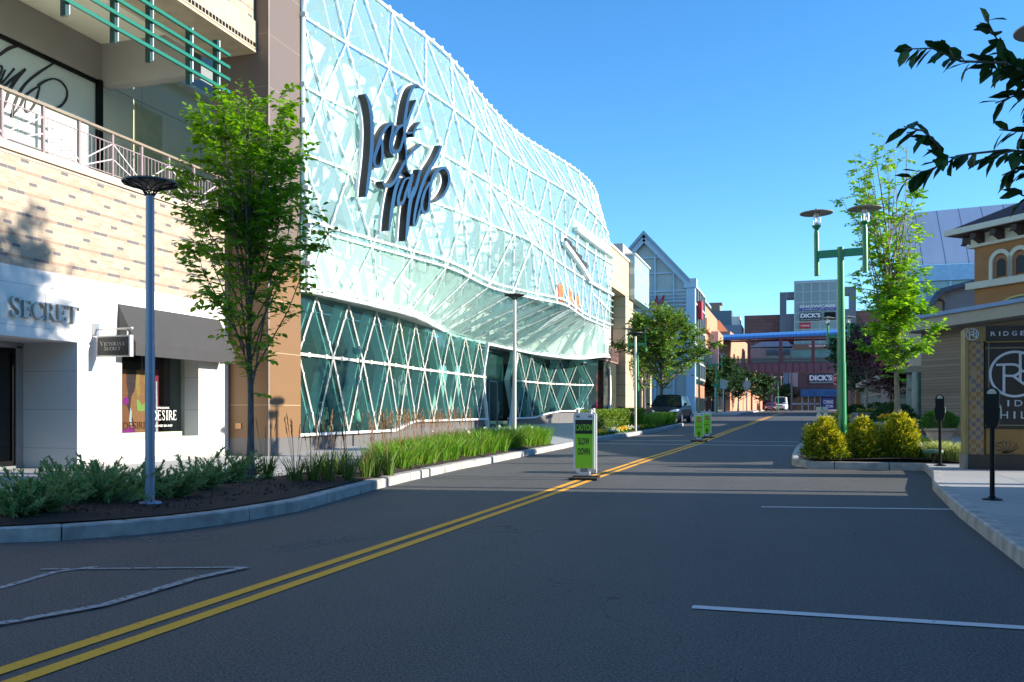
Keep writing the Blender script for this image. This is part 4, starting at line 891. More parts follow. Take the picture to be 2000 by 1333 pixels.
def meter(label, loc, rz):
    t = thing('parking_meter', label, 'parking meter', loc, rz, 'black parking meters'); bk = M['black']
    mb = MB(); mb.lathe([(.12, 0), (.12, .012), (.05, .03), (.03, .06), (.03, .98), (0, .98)], n=12); mb.build('post', bk, t)
    mb = MB(); pr = [(-.055, .93), (.055, .93), (.085, 1.02), (.095, 1.18), (.08, 1.2), (.085, 1.36), (-.085, 1.36), (-.08, 1.2), (-.095, 1.18), (-.085, 1.02)]
    mb.prism([(a, -.055, b) for a, b in pr], (0, .11, 0)); mb.build('body', bk, t)
    mb = MB(); mb.prism([(.085*math.cos(a), -.05, 1.36+.095*math.sin(a)) for a in [math.pi*i/12 for i in range(13)]], (0, .1, 0)); mb.build('dome', bk, t)
    mb = MB(); mb.prism([(.055*math.cos(a), -.056, 1.37+.065*math.sin(a)) for a in [math.pi*i/10 for i in range(11)]], (0, .112, 0)); mb.build('window', mat('meter_window', (.25, .28, .3), .1), t)
    mb = MB(); mb.box(.085, .105, -.02, .02, 1.08, 1.2); mb.build('coin_slot', M['alum'], t); return t
meter('black parking meter nearest the camera, standing before the dark shopping centre sign', Vector((onG(1938, 11.6, .15))), -.3)
meter('black parking meter by the planting bed, in front of the round clipped bush', onG(1836, 18.3, .15), -.25)
# folding road signs
M['lime'] = mat('lime_reflective', (.27, .72, .01), .5, var=.03); M['pwhite'] = mat('white_plastic', (.72, .74, .76), .45, var=.03); M['ink'] = mat('black_print', (.012, .012, .012), .6); M['rubber'] = mat('black_rubber', (.02, .018, .017), .8, var=.3)
def roadsign(label, loc, rz, H, kind, group=None):
    t = thing('road_sign_stand', label, 'road sign', loc, rz, group); w_ = H*.155; 
    mb = MB(); mb.prism([(-.26, -.13, 0), (.26, -.13, 0), (.3, 0, 0), (.26, .13, 0), (-.26, .13, 0), (-.3, 0, 0)], (0, 0, .045)); mb.build('rubber_base', M['rubber'], t)
    for s, yo in ((0, 0),):
        mb = MB(); z0, z1 = H*.055+.03, H*.955
        pts = [(-w_*.55, z0), (w_*.55, z0), (w_*.55, z0+.06), (w_, z0+.1), (w_, z1-.03), (w_*.9, z1), (-w_*.9, z1), (-w_, z1-.03), (-w_, z0+.1), (-w_*.55, z0+.06)]
        mb.prism([(a, -.02, b) for a, b in pts], (0, .05, 0)); fr = mb.build('frame', M['pwhite'], t)
    z1 = H*.955
    mb = MB(); 
    for s in (-.5, .5): mb.lathe([(.03, z1-.01), (.03, z1+.035), (.038, z1+.037), (.038, z1+.075), (0, z1+.08)], (s*w_*1.2, .02, 0), 10)
    mb.build('cap', mat('grey_cap', (.5, .5, .48), .5), t)
    mb = MB(); mb.box(-w_*.75, -w_*.4, -.024, -.018, z1-.07, z1-.03); mb.box(w_*.4, w_*.75, -.024, -.018, z1-.07, z1-.03); mb.box(-w_*.35, w_*.35, -.024, -.018, z0+.05, z0+.12); mb.build('slot', mat('grey_slot', (.2, .22, .24), .6), fr)
    a, b = H*.17, z1-.11; ww = w_*.82; V = Vector
    mb = MB(); mb.box(-ww, ww, -.028, -.019, a, b); mb.build('face', M['lime'], t)
    mb = MB(); y = -.031; N_ = (0, -1, 0)
    if kind == 'caution':
        zc = b-(b-a)*.29; mb.box(-ww, ww, -.030, -.0285, zc, b, 0)
        text(mb, 'CAUTION', (-ww*.93, -.034, zc+.06), (ww*1.86, 0, 0), (0, 0, (b-zc)*.45), mi=1, bold=.012)
        text(mb, 'SLOW', (-ww*.66, -.034, zc-.20), (ww*1.3, 0, 0), (0, 0, .13), mi=0, bold=.02); text(mb, 'DOWN', (-ww*.68, -.034, zc-.39), (ww*1.36, 0, 0), (0, 0, .13), mi=0, bold=.02)
        mb.build('print', [M['ink'], M['lime']], t, fix=False)
    else:
        cz = b-.13; r_ = ww*.62
        mb.prism([(r_*math.cos(R(22.5+45*i)), -.031, cz+r_*math.sin(R(22.5+45*i))) for i in range(8)], (0, .002, 0), 2)
        text(mb, 'STOP', (-r_*.75, -.034, cz-.028), (r_*1.5, 0, 0), (0, 0, .056), mi=3, bold=.02)
        text(mb, 'FOR', (-ww*.3, -.034, cz-.21), (ww*.6, 0, 0), (0, 0, .035)); text(mb, 'PEDESTRIANS', (-ww*.85, -.034, cz-.29), (ww*1.7, 0, 0), (0, 0, .04), bold=.02)
        q = lambda x, z: (x*.9, -.034, cz-.42+z*.9)
        mb.lathe([(0, -.022), (.022, 0), (0, .022)], q(0, 0), 8); 
        for pts in ([(-.03, -.03), (.03, -.03), (.025, -.13), (-.025, -.13)], [(-.02, -.13), (.0, -.13), (-.04, -.25), (-.06, -.25)], [(0, -.13), (.022, -.13), (.06, -.24), (.04, -.25)], [(.03, -.035), (.07, -.1), (.055, -.11), (.025, -.06)], [(-.03, -.035), (-.065, -.1), (-.05, -.11), (-.025, -.06)]): mb.prism([q(*c) for c in pts], (0, .002, 0))
        mb.build('print', [M['ink'], M['lime'], mat('stop_red', (.5, .05, .01), .5), M['pwhite']], t, fix=False)
    return t
pc = G(1141, 938); roadsign('caution slow down sign stand on the yellow line, white frame and lime face', pc, .05, 1.29, 'caution')
mb = MB(); c0 = pc+Vector((-.07, .5, 0)); 
t2 = thing('road_sign_stand', 'white sign stand seen just behind the caution sign, mostly covered by it', 'road sign', c0, .05); w_ = .2
mb = MB(); mb.prism([(-.2, -.02, .1), (.2, -.02, .1), (.2, -.02, 1.22), (.17, -.02, 1.26), (-.17, -.02, 1.26), (-.2, -.02, 1.22)], (0, .05, 0)); mb.build('frame', M['pwhite'], t2)
mb = MB(); mb.lathe([(.04, 1.255), (.04, 1.34), (0, 1.34)], (.13, 0, 0), 10); mb.lathe([(.03, 0), (.03, .1), (0, .1)], (0, 0, 0), 8); mb.build('cap', mat('grey_cap', (.5, .5, .48), .5), t2); mb = MB(); mb.box(-.25, .25, -.12, .12, .0, .045); mb.build('rubber_base', M['rubber'], t2)
roadsign('pedestrian stop sign stand on the yellow line at the crossing, front one of the pair', G(1365, 863), .05, 1.07, 'ped')
roadsign('pedestrian stop sign stand half hidden behind the front one at the crossing', G(1381, 855.5), .05, 1.07, 'ped')
# posts and signs further on
def polesign(label, px, D, ztop, shape, px_w, zc_py, txt=None):
    b = onG(px, D, .1); t = thing('traffic_sign', label, 'sign', b); k = D/1750
    zt = 1.3+(803-ztop)*k-b.z; zc = 1.3+(803-zc_py)*k-b.z; w_ = px_w*k/2
    mb = MB(); mb.tube((0, 0, -.2), (0, 0, zt), .035*max(1, D/60), 8); mb.build('post', mat('galvanised', (.42, .45, .5), .5, .4), t)
    mb = MB()
    back = mat('sign_back_metal', (.42, .42, .40), .5, .3) if shape != 'stop' else mat('sign_red', (.42, .02, .03), .5)
    if shape == 'sq': mb.box(-w_, w_, -.03, -.01, zc-w_*1.2, zc+w_*1.2)
    elif shape == 'bar': mb.box(-w_, w_, -.06, -.04, zc-.12, zc+.12); back = M['green']
    else: mb.prism([(w_/math.cos(R(22.5))*math.cos(R(22.5+45*i)), -.03 if shape == 'stop' else -.045, zc+w_/math.cos(R(22.5))*math.sin(R(22.5+45*i))) for i in range(8)], (0, .02, 0))
    pl = mb.build('plate', back, t)
    if shape == 'oct': mb = MB(); mb.box(-w_*.6, w_*.6, -.045, -.025, zc-w_*1.45, zc-w_*1.02); mb.build('small_plate', back, t); mb = MB(); mb.lathe([(0, 0), (.1, .0), (.12, .1), (0, .22)], (0, 0, zt), 8); mb.build('finial', M['black'], t)
    if shape == 'stop':
        mb = MB(); r1, r2 = w_*1.0, w_*.93; n = 8
        for i in range(8):
            A_ = [(r*math.cos(R(22.5+45*j)), -.034, zc+r*math.sin(R(22.5+45*j))) for r, j in ((r1*1.05, i), (r1*1.05, i+1), (r2*1.03, i+1), (r2*1.03, i))]; mb.quad(*A_)
        text(mb, 'STOP', (-w_*.78, -.036, zc-w_*.3), (w_*1.56, 0, 0), (0, 0, w_*.62), bold=.02); mb.build('print', M['pwhite'], t, fix=False)
        mb = MB(); mb.box(-w_*.5, w_*.5, -.03, -.02, zc-w_*1.5, zc-w_*1.1); mb.build('small_plate', back, t)
    return t
polesign('back of a square metal road sign on a grey post at the far junction', 1413, 88, 742, 'sq', 14, 751)
polesign('back of an octagonal stop sign on a dark post at the far junction', 1458.5, 92, 738, 'oct', 14.5, 752)
polesign('small green street name sign on a grey post at the far junction', 1397, 86, 750, 'bar', 15, 752.5)
polesign('red octagonal stop sign behind the tall green lamp post', 1635.5, 62, 725, 'stop', 21.5, 741)
# bollard
b = onG(1608, 28, .15); t = thing('bollard', 'cream twin post bollard with square caps behind the first yellow shrub', 'bollard', b)
for dx in (-.13, .06):
    mb = MB(); mb.lathe([(.09, 0), (.09, .86), (.075, .9), (.06, .93), (.06, .98), (.1, .99), (.1, 1.12), (0, 1.12)], (dx, dx, 0), 4, ang0=.5); mb.build('post', mat('cream_bollard', (.62, .60, .52), .6), t)
# planters
def planter(label, loc, w0_, w1_, h, m, sq=True, rz=0, rim=.06, fac=4):
    t = thing('planter', label, 'planter', loc, rz); n = 4 if sq else 24; k = 1.414 if sq else 1; a0 = math.pi/4 if sq else 0
    mb = MB(); mb.lathe([(w0_*k, 0), (w1_*k*.95, h-rim*1.6), (w1_*k*.95+.0, h-rim*1.6)], n=n, ang0=a0); mb.build('pot', m, t, smooth=not sq)
    mb = MB(); mb.lathe([(w1_*k*.94, h-rim*1.7), (w1_*k*1.06, h-rim*1.4), (w1_*k*1.08, h-.015), (w1_*k*1.0, h), (w1_*k*.9, h), (w1_*k*.88, h-.06), (0, h-.06)], n=n, ang0=a0); mb.build('rim', m, t, smooth=not sq); return t
M['pot_g'] = mat('grey_planter', (.26, .255, .27), .75, var=.08); M['pot_t'] = mat('pale_terracotta', (.55, .40, .31), .8, var=.12)
PL = {}
def plt(key, label, px, D, w0_, w1_, h, m, sq, rz=.3): PL[key] = (onG(px, D, .15), h); planter(label, PL[key][0], w0_, w1_, h, m, sq, rz)
plt('elm', 'grey square planter with yellow flowers at the foot of the slender green tree', 1741, 23, .24, .33, .78, M['pot_g'], True, .2)
plt('plum', 'grey square planter holding the nearest purple leaved tree', 1693, 40, .34, .48, .70, M['pot_g'], True, .2)
plt('bush', 'grey round planter with a dark clipped bush left of the purple tree planter', 1671, 43, .26, .38, .56, M['pot_g'], False)
plt('box', 'pale terracotta pot with a bright green clipped ball by the wood clad wall', 1835, 26, .25, .40, .52, M['pot_t'], False)
# ------------------------------------------------------------------ plants
def leafset(mb, p, d, L_, W_, fold, rr, curl=.15):
    # ovate leaf along d, 6 verts
    d = d.normalized(); s = d.cross(Vector((rr.uniform(-.5, .5), rr.uniform(-.5, .5), 1))).normalized(); u = s.cross(d).normalized()
    c = p+d*L_*.45-u*fold*W_
    mb.add([p, p+d*L_*.35+s*W_*.5, p+d*L_*.72+s*W_*.4-u*curl*L_*.3, p+d*L_-u*curl*L_, p+d*L_*.72-s*W_*.4-u*curl*L_*.3, p+d*L_*.35-s*W_*.5, c], [(0, 6, 5), (0, 1, 6), (6, 1, 2), (6, 2, 3), (6, 3, 4), (6, 4, 5)])
def leaf4(mb, p, d, L_, W_, rr):
    d = d.normalized(); s = d.cross(Vector((rr.uniform(-1, 1), rr.uniform(-1, 1), rr.uniform(.2, 1)))).normalized()
    u = s.cross(d)
    mb.add([p, p+d*L_*.45+s*W_*.5-u*W_*.12, p+d*L_, p+d*L_*.45-s*W_*.5-u*W_*.12], [(0, 1, 2, 3)] )
def rv(rr, k=1): return Vector((rr.gauss(0, k), rr.gauss(0, k), rr.gauss(0, k)))
def tree(name, label, base, H, trunk, rtr, lobes, nleaf, Ls, lm, bm_, seed, grp=None, full=True, twig=.5, cat='tree', sparse=0, lean=(0, 0), spk=.62, lr=.38, low=0):
    """lobes: list of (z_fraction, radius) profile; leaves hang on twigs around limbs"""
    rr = random.Random(seed); t = thing(name, label, cat, base, 0, grp); mb = MB(); ml = MB()
    top = Vector((lean[0], lean[1], H)); pts = []; n = 9
    for i in range(n):
        f = i/(n-1); pts.append(Vector((lean[0]*f*f+rr.uniform(-.02, .02)*H*.12*(i > 0), lean[1]*f*f+rr.uniform(-.02, .02)*H*.12*(i > 0), -.05+(H*.93+.05)*f)))
    mb.path(pts, [rtr*(1-.9*(i/(n-1))**.9)*(1.35 if i == 0 else 1) for i in range(n)], 8)
    def prof(z):
        f = (z-trunk)/(H-trunk); return lerpt(lobes, f)
    limbs = []
    NL = max(10, int(26*(H-trunk)/4))
    for i in range(NL):
        f = (i+.3)/NL; zb = trunk*.92+(H-trunk)*f*.62
        k = int(zb/H/.93*(n-1)); k = min(k, n-2); b = pts[k]+(pts[k+1]-pts[k])*((zb-pts[k].z)/(pts[k+1].z-pts[k].z))
        a = i*2.4+rr.uniform(-.4, .4); ze = zb+(H-zb)*rr.uniform(.35, .97); r_ = prof(ze)*rr.uniform(.55, 1.08)
        e = Vector((math.cos(a)*r_+lean[0]*(ze/H)**2, math.sin(a)*r_+lean[1]*(ze/H)**2, ze)); m1 = b+(e-b)*.45+Vector((math.cos(a), math.sin(a), 0))*r_*.12+rv(rr, .03)
        path = [b, m1, b+(e-b)*.75+Vector((math.cos(a), math.sin(a), 0))*r_*.1+rv(rr, .03), e]; limbs.append(path)
        mb.path(path, [rtr*lr, rtr*lr*.63, rtr*lr*.37, rtr*.05], 5)
    for i in range(low):
        zb = trunk+rr.uniform(0, 2.7); a = i*2.4; ze = zb+rr.uniform(.3, 1.2); r_ = rr.uniform(.45, 1.15)*(1.05-.16*(zb-trunk)); b = Vector((pts[2].x, pts[2].y, zb)); e = b+Vector((math.cos(a)*r_, math.sin(a)*r_, ze-zb)); path = [b, b+(e-b)*.35+Vector((0, 0, .12)), b+(e-b)*.7+Vector((0, 0, .1)), e]; limbs += [path]; mb.path(path, [rtr*.2, rtr*.14, rtr*.09, .004], 5)
    limbs.append([pts[-4], pts[-3], pts[-2], pts[-1]])
    per = 9; nt_ = max(1, nleaf//per)
    for q in range(nt_):
        Lm = rr.choice(limbs); f = rr.random()**.75*2.999; k = int(f); b = Lm[k]+(Lm[k+1]-Lm[k])*(f-k)
        rad = Vector((b.x, b.y, 0)); out = (rad.normalized() if rad.length > .05 else Vector((1, 0, 0)))
        d = (out*rr.uniform(-.1, .9)+Vector((rr.uniform(-.8, .8), rr.uniform(-.8, .8), rr.uniform(-.25, .7)))).normalized(); tl = twig*rr.uniform(.5, 1.15)
        if sparse and b.z > sparse and rr.random() < spk: continue
        mb.path([b, b+d*tl*.6, b+d*tl+Vector((0, 0, -.05))], [.006, .004, .002], 3, cap=False)
        for j in range(per):
            g_ = (j+.6)/per; pp = b+d*tl*g_; sd = d.cross(Vector((0, 0, 1))).normalized()*(1 if j % 2 else -1)
            ld_ = (d*.55+sd*.9+Vector((0, 0, rr.uniform(-.55, .25)))+rv(rr, .2))
            L_ = Ls*rr.uniform(.7, 1.2)
            (leafset if full else leaf4)(ml, pp, ld_, L_, L_*.62, *( (.14, rr) if full else (rr,)))
    mb.build('trunk', bm_, t, fix=False); ml.build('crown', lm, t, fix=False)
    return t
M['bark'] = mat('grey_bark', (.13, .12, .11), .9, var=.35, scale=20, stretch=(1, 1, .3), bump=.6, bscale=30); M['barkl'] = mat('pale_bark', (.27, .22, .16), .9, var=.3, scale=16, stretch=(1, 1, .3), bump=.5, bscale=30)
lf_elm = island('elm_leaf', [(.085, .21, .015), (.14, .32, .025), (.22, .43, .04), (.10, .25, .02)], .45, .42, .4)
lf_lime = island('fresh_leaf', [(.12, .30, .02), (.20, .42, .04), (.30, .52, .06), (.15, .34, .03)], .45, .42, .4)
lf_mid = island('street_tree_leaf', [(.06, .15, .015), (.10, .24, .025), (.16, .32, .04), (.08, .18, .02), (.24, .17, .04)], .5, .3, .3)
lf_dark = island('dark_tree_leaf', [(.018, .055, .018), (.03, .085, .022), (.045, .11, .028)], .55, .2, .3)
lf_plum = island('purple_leaf', [(.06, .02, .035), (.12, .035, .055), (.20, .08, .09), (.04, .015, .025)], .5, .2, .3)
lf_big = island('dark_broad_leaf', [(.018, .06, .014), (.025, .08, .018), (.035, .095, .022)], .5, .15, .3)  # dark green tones, varied leaf by leaf
p = onG(488, 14.2, .16)
tree('elm_tree', 'leafy green vase shaped street tree standing in the bed before the brown pier', p, 6.45-p.z, 1.45, .062, [(0, .3), (.15, .62), (.35, .9), (.55, 1.12), (.75, 1.15), (.9, .85), (1, .35)], 8200, .118, lf_elm, M['bark'], 5, twig=.42, lr=.24, low=8)
p = onG(1754, 23.2, .75)
tree('young_tree', 'slender lime green tree with bare upper twigs rising from a grey planter', p, 8.65-p.z, 1.25, .075, [(0, .5), (.12, .95), (.3, 1.1), (.45, .85), (.6, .95), (.8, 1.1), (1, .6)], 17000, .13, lf_lime, M['barkl'], 9, twig=.36, sparse=3.7, spk=.72, lr=.26, low=30, lean=(-.55, .15))
# stray leafy shoot arching to the lamp
mid = [(1292, 56, 7.3, 3.4, 'large bushy green street tree behind the parked minivan'), (1258, 66, 7.2, 2.4, 'green street tree behind the large bushy one, left side')]
for i, (px, D, H_, r_, lab) in enumerate(mid):
    p = onG(px, D, .15)
    tree('street_tree', lab, p+Vector((0, 0, 0)), H_, 2.0, .14, [(0, r_*.6), (.2, r_*.95), (.5, r_), (.75, r_*.7), (.92, r_*.35), (1, .1)], 12000 if i == 0 else 5000, .20, lf_mid, M['bark'], 20+i, 'street trees along the left pavement', full=False, twig=.75)
far = [(1415, 108, 6.6, 3.0, 'dark green tree at the far junction left of the footbridge'), (1388, 102, 5.2, 1.8, 'small dark tree beside the far left shops'), (1442, 118, 5.6, 2.6, 'dark tree right of the octagonal sign back'), (1484, 132, 5.6, 2.6, 'wide dark tree under the middle of the footbridge'), (1538, 190, 5.4, 2.2, 'dark tree behind the white van'), (1664, 75, 7.5, 2.2, 'tall dark green tree behind the purple leaved trees'), (1692, 82, 7.2, 2.6, 'dark tree right behind the nearest purple tree'), (1722, 88, 6.5, 2.6, 'dark tree partly behind the slender lime tree')]
for i, (px, D, H_, r_, lab) in enumerate(far):
    tree('far_tree', lab, onG(px, D, .1), H_, 1.5, .13, [(0, r_*.75), (.3, r_), (.6, r_*.9), (.85, r_*.5), (1, .15)], 4200, .34, lf_dark, M['bark'], 40+i, 'dark trees around the far junction', full=False, twig=.9)
pl = [(1693, 40, 4.9, 1.25, .72, 'nearest purple leaved tree, growing in a grey square planter'), (1723, 45, 4.6, 1.3, .15, 'purple leaved tree right of the nearest one, behind the lime tree'), (1738, 37, 3.5, .8, .15, 'small purple leaved tree close behind the lime tree trunk')]
for i, (px, D, H_, r_, dz, lab) in enumerate(pl):
    b = onG(px, D, dz); tree('purple_tree', lab, b, H_-dz, 1.2, .045, [(0, r_*.5), (.2, r_*.9), (.5, r_), (.8, r_*.7), (1, .2)], 4200, .13, lf_plum, M['barkl'], 60+i, 'purple leaved ornamental trees', full=False, twig=.4)
# off-frame tree on the near right pavement: its shade falls on the store wall, its low branch enters the frame
tr_ = tree('street_tree', 'broad leaved tree standing on the near right pavement, mostly outside the picture', Vector((5.6, 16.0, .15)), 11.6, 6.2, .13, [(0, .8), (.3, 1.35), (.6, 1.25), (1, .3)], 5200, .16, lf_big, M['bark'], 71, full=False, twig=.5)
def overhang():
    rr = random.Random(4); base = Vector((4.1, 4.9, .15)); t = thing('overhanging_tree', 'dark broad leaved branches reaching in from the right edge of the picture', 'tree', base)
    mb = MB(); ml = MB(); O = base
    mb.path([Vector((0, 0, 0)), Vector((.02, .03, 1.6)), Vector((-.05, .05, 3.3)), Vector((.1, .1, 4.6))], [.10, .08, .06, .03], 8)
    D0 = 5.0
    Q = lambda px, py, D=D0: at(px, py, D)-O
    br = [[(2150, 330), (2040, 250), (1985, 120), (1945, 85), (1920, 40)], [(2040, 170), (1960, 130), (1880, 112), (1820, 98), (1768, 90)], [(2150, 330), (2060, 300), (1968, 292), (1900, 300), (1866, 308), (1850, 322), (1800, 338), (1765, 352)], [(1850, 320), (1830, 285), (1800, 262), (1765, 248)],
          [(2120, 200), (2050, 190), (1990, 188), (1945, 200)], [(2110, 270), (2040, 290), (1975, 300), (1915, 312)], [(2110, 330), (2040, 330), (1990, 325), (1960, 340)], [(2100, 120), (2040, 150), (1985, 130), (1925, 128)], [(2100, 380), (2040, 385), (2000, 380), (1985, 372)], [(2100, 230), (2040, 262), (1985, 262), (1950, 256)]]
    start = Vector((-.05, .05, 3.3))
    for k, b in enumerate(br):
        P = [Q(*q)+Vector((0, rr.uniform(-.06, .06), 0)) for q in b]
        if b[0][0] > 2090: P = [start*.9]+P
        mb.path(P, [.012]+[.008*(1-i/len(P))+.002 for i in range(1, len(P))], 5)
        seg = list(zip(P[1 if b[0][0] > 2090 else 0:], P[2 if b[0][0] > 2090 else 1:]))
        for si, (a, c) in enumerate(seg):
            L_ = (c-a).length; n = max(3, int(L_/.024)); d = (c-a).normalized()
            if k == 2 and si in (1, 2): n = 0
            for j in range(n):
                pp = a+(c-a)*(j/n); dn = Vector((0, 0, -1))*rr.uniform(.3, 1.1) if j % 2 else Vector((0, 0, 1))*rr.uniform(-.5, .7)
                leafset(ml, pp, d*.8+dn+rv(rr, .28), rr.uniform(.10, .15), rr.uniform(.055, .08), .1, rr, .2)
    mb.build('trunk', M['bark'], t, fix=False); ml.build('crown', lf_big, t, fix=False)
overhang()
# shrubs
def juniper(label, loc, seed, s=1.0, n=26, brown=0):
    rr = random.Random(seed); t = thing('juniper', label, 'shrub', loc, 0, 'junipers in the left planting bed'); mb = MB(); ms = MB()
    for i in range(n):
        a = rr.uniform(0, 6.28); L_ = s*rr.uniform(.45, 1.0); el = rr.uniform(.1, 1.0); d = Vector((math.cos(a)*math.cos(el), math.sin(a)*math.cos(el)*.7, math.sin(el)*.85)); tip = d*L_+Vector((.12*L_, .0, .06))
        P = [Vector((0, 0, 0)), d*L_*.35, d*L_*.7+Vector((.03, 0, .04)), tip]; ms.path(P, [.012*s, .008*s, .005*s, .002], 4, cap=False)
        for j in range(46):
            f = rr.uniform(.12, 1)*3; k = min(2, int(f)); b = P[k]+(P[k+1]-P[k])*(f-k); ax = (P[k+1]-P[k]).normalized()
            sd = (ax*.9+rv(rr, .42)+Vector((0, 0, .12))).normalized(); ll = rr.uniform(.07, .16)*(1.15-f/4)*s**.5
            for q in range(4):
                g_ = sd+rv(rr, .22); leaf4(mb, b+sd*ll*q*.22, g_, ll*.62, .017, rr)
    ms.build('stem', M['barkl'], t, fix=False); mb.build('foliage', island('juniper_needle', [(.12, .26, .11), (.17, .35, .15), (.23, .42, .20), (.30, .36, .13), (.12, .27, .09)], .7, .3, .2), t, fix=False)
J = [(70, 1005, 1.0), (150, 985, .95), (215, 985, .95), (262, 975, .7), (335, 975, .7), (385, 960, .95), (440, 945, .9), (110, 970, .7), (180, 960, .8), (470, 935, .55), (30, 1010, .5), (300, 955, .55)]
JL = ['leftmost large juniper, browner at its base', 'juniper with a tall leaning plume left of the blue grey lamp post', 'wide blue green juniper just left of the lamp post', 'small juniper touching the left side of the lamp post', 'juniper just right of the lamp post', 'tall feathery juniper midway between the lamp post and the leafy tree', 'feathery juniper close to the trunk of the leafy tree', 'juniper behind the leftmost large one', 'juniper at the back behind the leaning plume', 'little juniper at the foot of the leafy tree', 'low juniper cut by the left edge of the picture', 'small juniper hidden behind the lamp post']
for i, (px, py, s) in enumerate(J): juniper(JL[i], G(px, py, .2), 100+i, s*.84, 34)
def golden(label, loc, seed, h, r_, n=2600, nm='golden_cypress', m=None, grp='yellow green conifer shrubs in the right bed'):
    rr = random.Random(seed); t = thing(nm, label, 'shrub', loc, 0, grp); mb = MB(); mt = MB()
    tips = [(0, 0, 1.0, 1.0)]+[(.46*r_*(1+.25*rr.random())*math.cos(k*.9+seed)/r_, .46*math.sin(k*.9+seed), rr.uniform(.5, .86), rr.uniform(.38, .55)) for k in range(7)]
    for i in range(n):
        tx, ty, th_, tw = tips[0] if rr.random() < .3 else rr.choice(tips[1:])
        f = rr.random()**.8; a = rr.uniform(0, 6.28); rad = r_*tw*(1-f)**.75*1.1*rr.uniform(.6, 1.08)*(.82 if th_ == 1 else .95); b = Vector((tx*r_*(.8+.35*f)+rad*math.cos(a), ty*r_*(.8+.35*f)+rad*math.sin(a), .03+h*th_*f))
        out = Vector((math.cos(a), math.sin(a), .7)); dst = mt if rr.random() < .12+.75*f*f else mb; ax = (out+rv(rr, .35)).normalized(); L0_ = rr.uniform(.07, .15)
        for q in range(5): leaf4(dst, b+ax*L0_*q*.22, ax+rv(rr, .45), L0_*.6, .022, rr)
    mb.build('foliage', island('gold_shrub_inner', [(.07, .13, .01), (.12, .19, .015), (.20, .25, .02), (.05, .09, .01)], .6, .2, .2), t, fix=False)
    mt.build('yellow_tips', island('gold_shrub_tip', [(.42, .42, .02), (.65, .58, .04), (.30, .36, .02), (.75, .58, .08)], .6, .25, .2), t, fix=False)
    m2 = MB(); m2.path([(0, 0, -.05), (0, 0, h*.8)], [.03, .008], 5); m2.build('stem', M['bark'], t)
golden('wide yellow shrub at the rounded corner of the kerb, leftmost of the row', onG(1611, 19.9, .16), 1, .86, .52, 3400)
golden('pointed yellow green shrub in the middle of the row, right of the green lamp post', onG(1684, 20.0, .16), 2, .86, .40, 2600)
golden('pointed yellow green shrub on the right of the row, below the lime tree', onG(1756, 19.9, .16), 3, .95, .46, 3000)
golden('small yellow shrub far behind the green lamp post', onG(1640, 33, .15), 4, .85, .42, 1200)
def ball(label, loc, seed, r_, n, lm, nm='clipped_bush', sz=1, ls=.05, cat='bush', grp=None):
    rr = random.Random(seed); t = thing(nm, label, cat, loc, 0, grp); mb = MB()
    for i in range(n):
        v = rv(rr).normalized(); k = rr.uniform(.8, 1.03)*(1+.05*math.sin(v.x*7+seed)+.04*math.sin(v.z*9)); b = Vector((v.x*r_*k, v.y*r_*k, r_*sz+v.z*r_*sz*k)); leaf4(mb, b, v*.7+rv(rr, .6), ls*rr.uniform(.7, 1.3), ls*.7, rr)
    mb.build('foliage', lm, t, fix=False); m2 = MB(); m2.path([(0, 0, -.1), (0, 0, r_*sz)], [.03, .02], 5); m2.build('stem', M['bark'], t); return t
bx = island('boxwood_leaf', [(.05, .14, .012), (.08, .22, .02), (.12, .28, .03)], .45, .2, .4); bxd = island('dark_box_leaf', [(.015, .05, .012), (.03, .085, .015), (.045, .11, .02)], .5, .2, .3)
p, h = PL['box']; ball('bright green clipped ball growing in the terracotta pot', p+Vector((0, 0, h-.12)), 1, .47, 5200, bx, sz=.66, ls=.05)
p, h = PL['bush']; ball('dark clipped bush in the round grey planter', p+Vector((0, 0, h-.1)), 2, .44, 2400, bxd, sz=.62, ls=.07)
ball('broad dark green bush behind the planter of yellow flowers', onG(1745, 33, .15), 3, .78, 3600, bxd, sz=.75, ls=.08)
ball('dark green bush between the purple tree planter and the flower planter', onG(1716, 41, .15), 4, .7, 2400, bxd, sz=.8, ls=.08)
ball('low green leafy shrub right of the yellow shrubs', onG(1800, 20.1, .16), 6, .25, 1100, island('shrub_green', [(.05, .11, .02), (.09, .17, .03)], .5, .2), nm='low_shrub', sz=.9, ls=.07)
def flowers(label, loc, seed, rx, ry, n, cols, h=.2, nm='flowers', kind=True, greens=True):
    rr = random.Random(seed); t = thing(nm, label, 'flowers', loc); mf = MB(); mg = MB()
    for i in range(n):
        b = Vector((rr.uniform(-rx, rx), rr.uniform(-ry, ry), rr.uniform(.02, .05))); b2 = b+Vector((0, 0, h*rr.uniform(.5, 1)))
        for q in range(5): a = q*1.26+rr.random(); leaf4(mf, b2, Vector((math.cos(a), math.sin(a), rr.uniform(.1, .8))), .05, .042, rr)
        for q in range(5): leaf4(mg, b+Vector((0, 0, h*.2*q*.5)), rv(rr)+Vector((0, 0, .8)), .08, .03, rr)
    mf.build('blossom', island('petals_%d' % seed, cols, .6, .2), t, fix=False); mg.build('leaves', bx, t, fix=False)
YEL = [(.8, .42, .01), (.85, .6, .05), (.7, .55, .1)]; WH = [(.8, .8, .72), (.75, .7, .45), (.8, .8, .76)]
p, h = PL['elm']; flowers('orange and yellow flowers filling the grey planter of the slender tree', p+Vector((-.05, -.1, h-.05)), 1, .27, .2, 60, YEL)
p, h = PL['plum']; flowers('pale yellow flowers around the foot of the nearest purple tree', p+Vector((0, -.1, h-.05)), 2, .42, .3, 70, [(.5, .5, .15), (.6, .5, .1)])
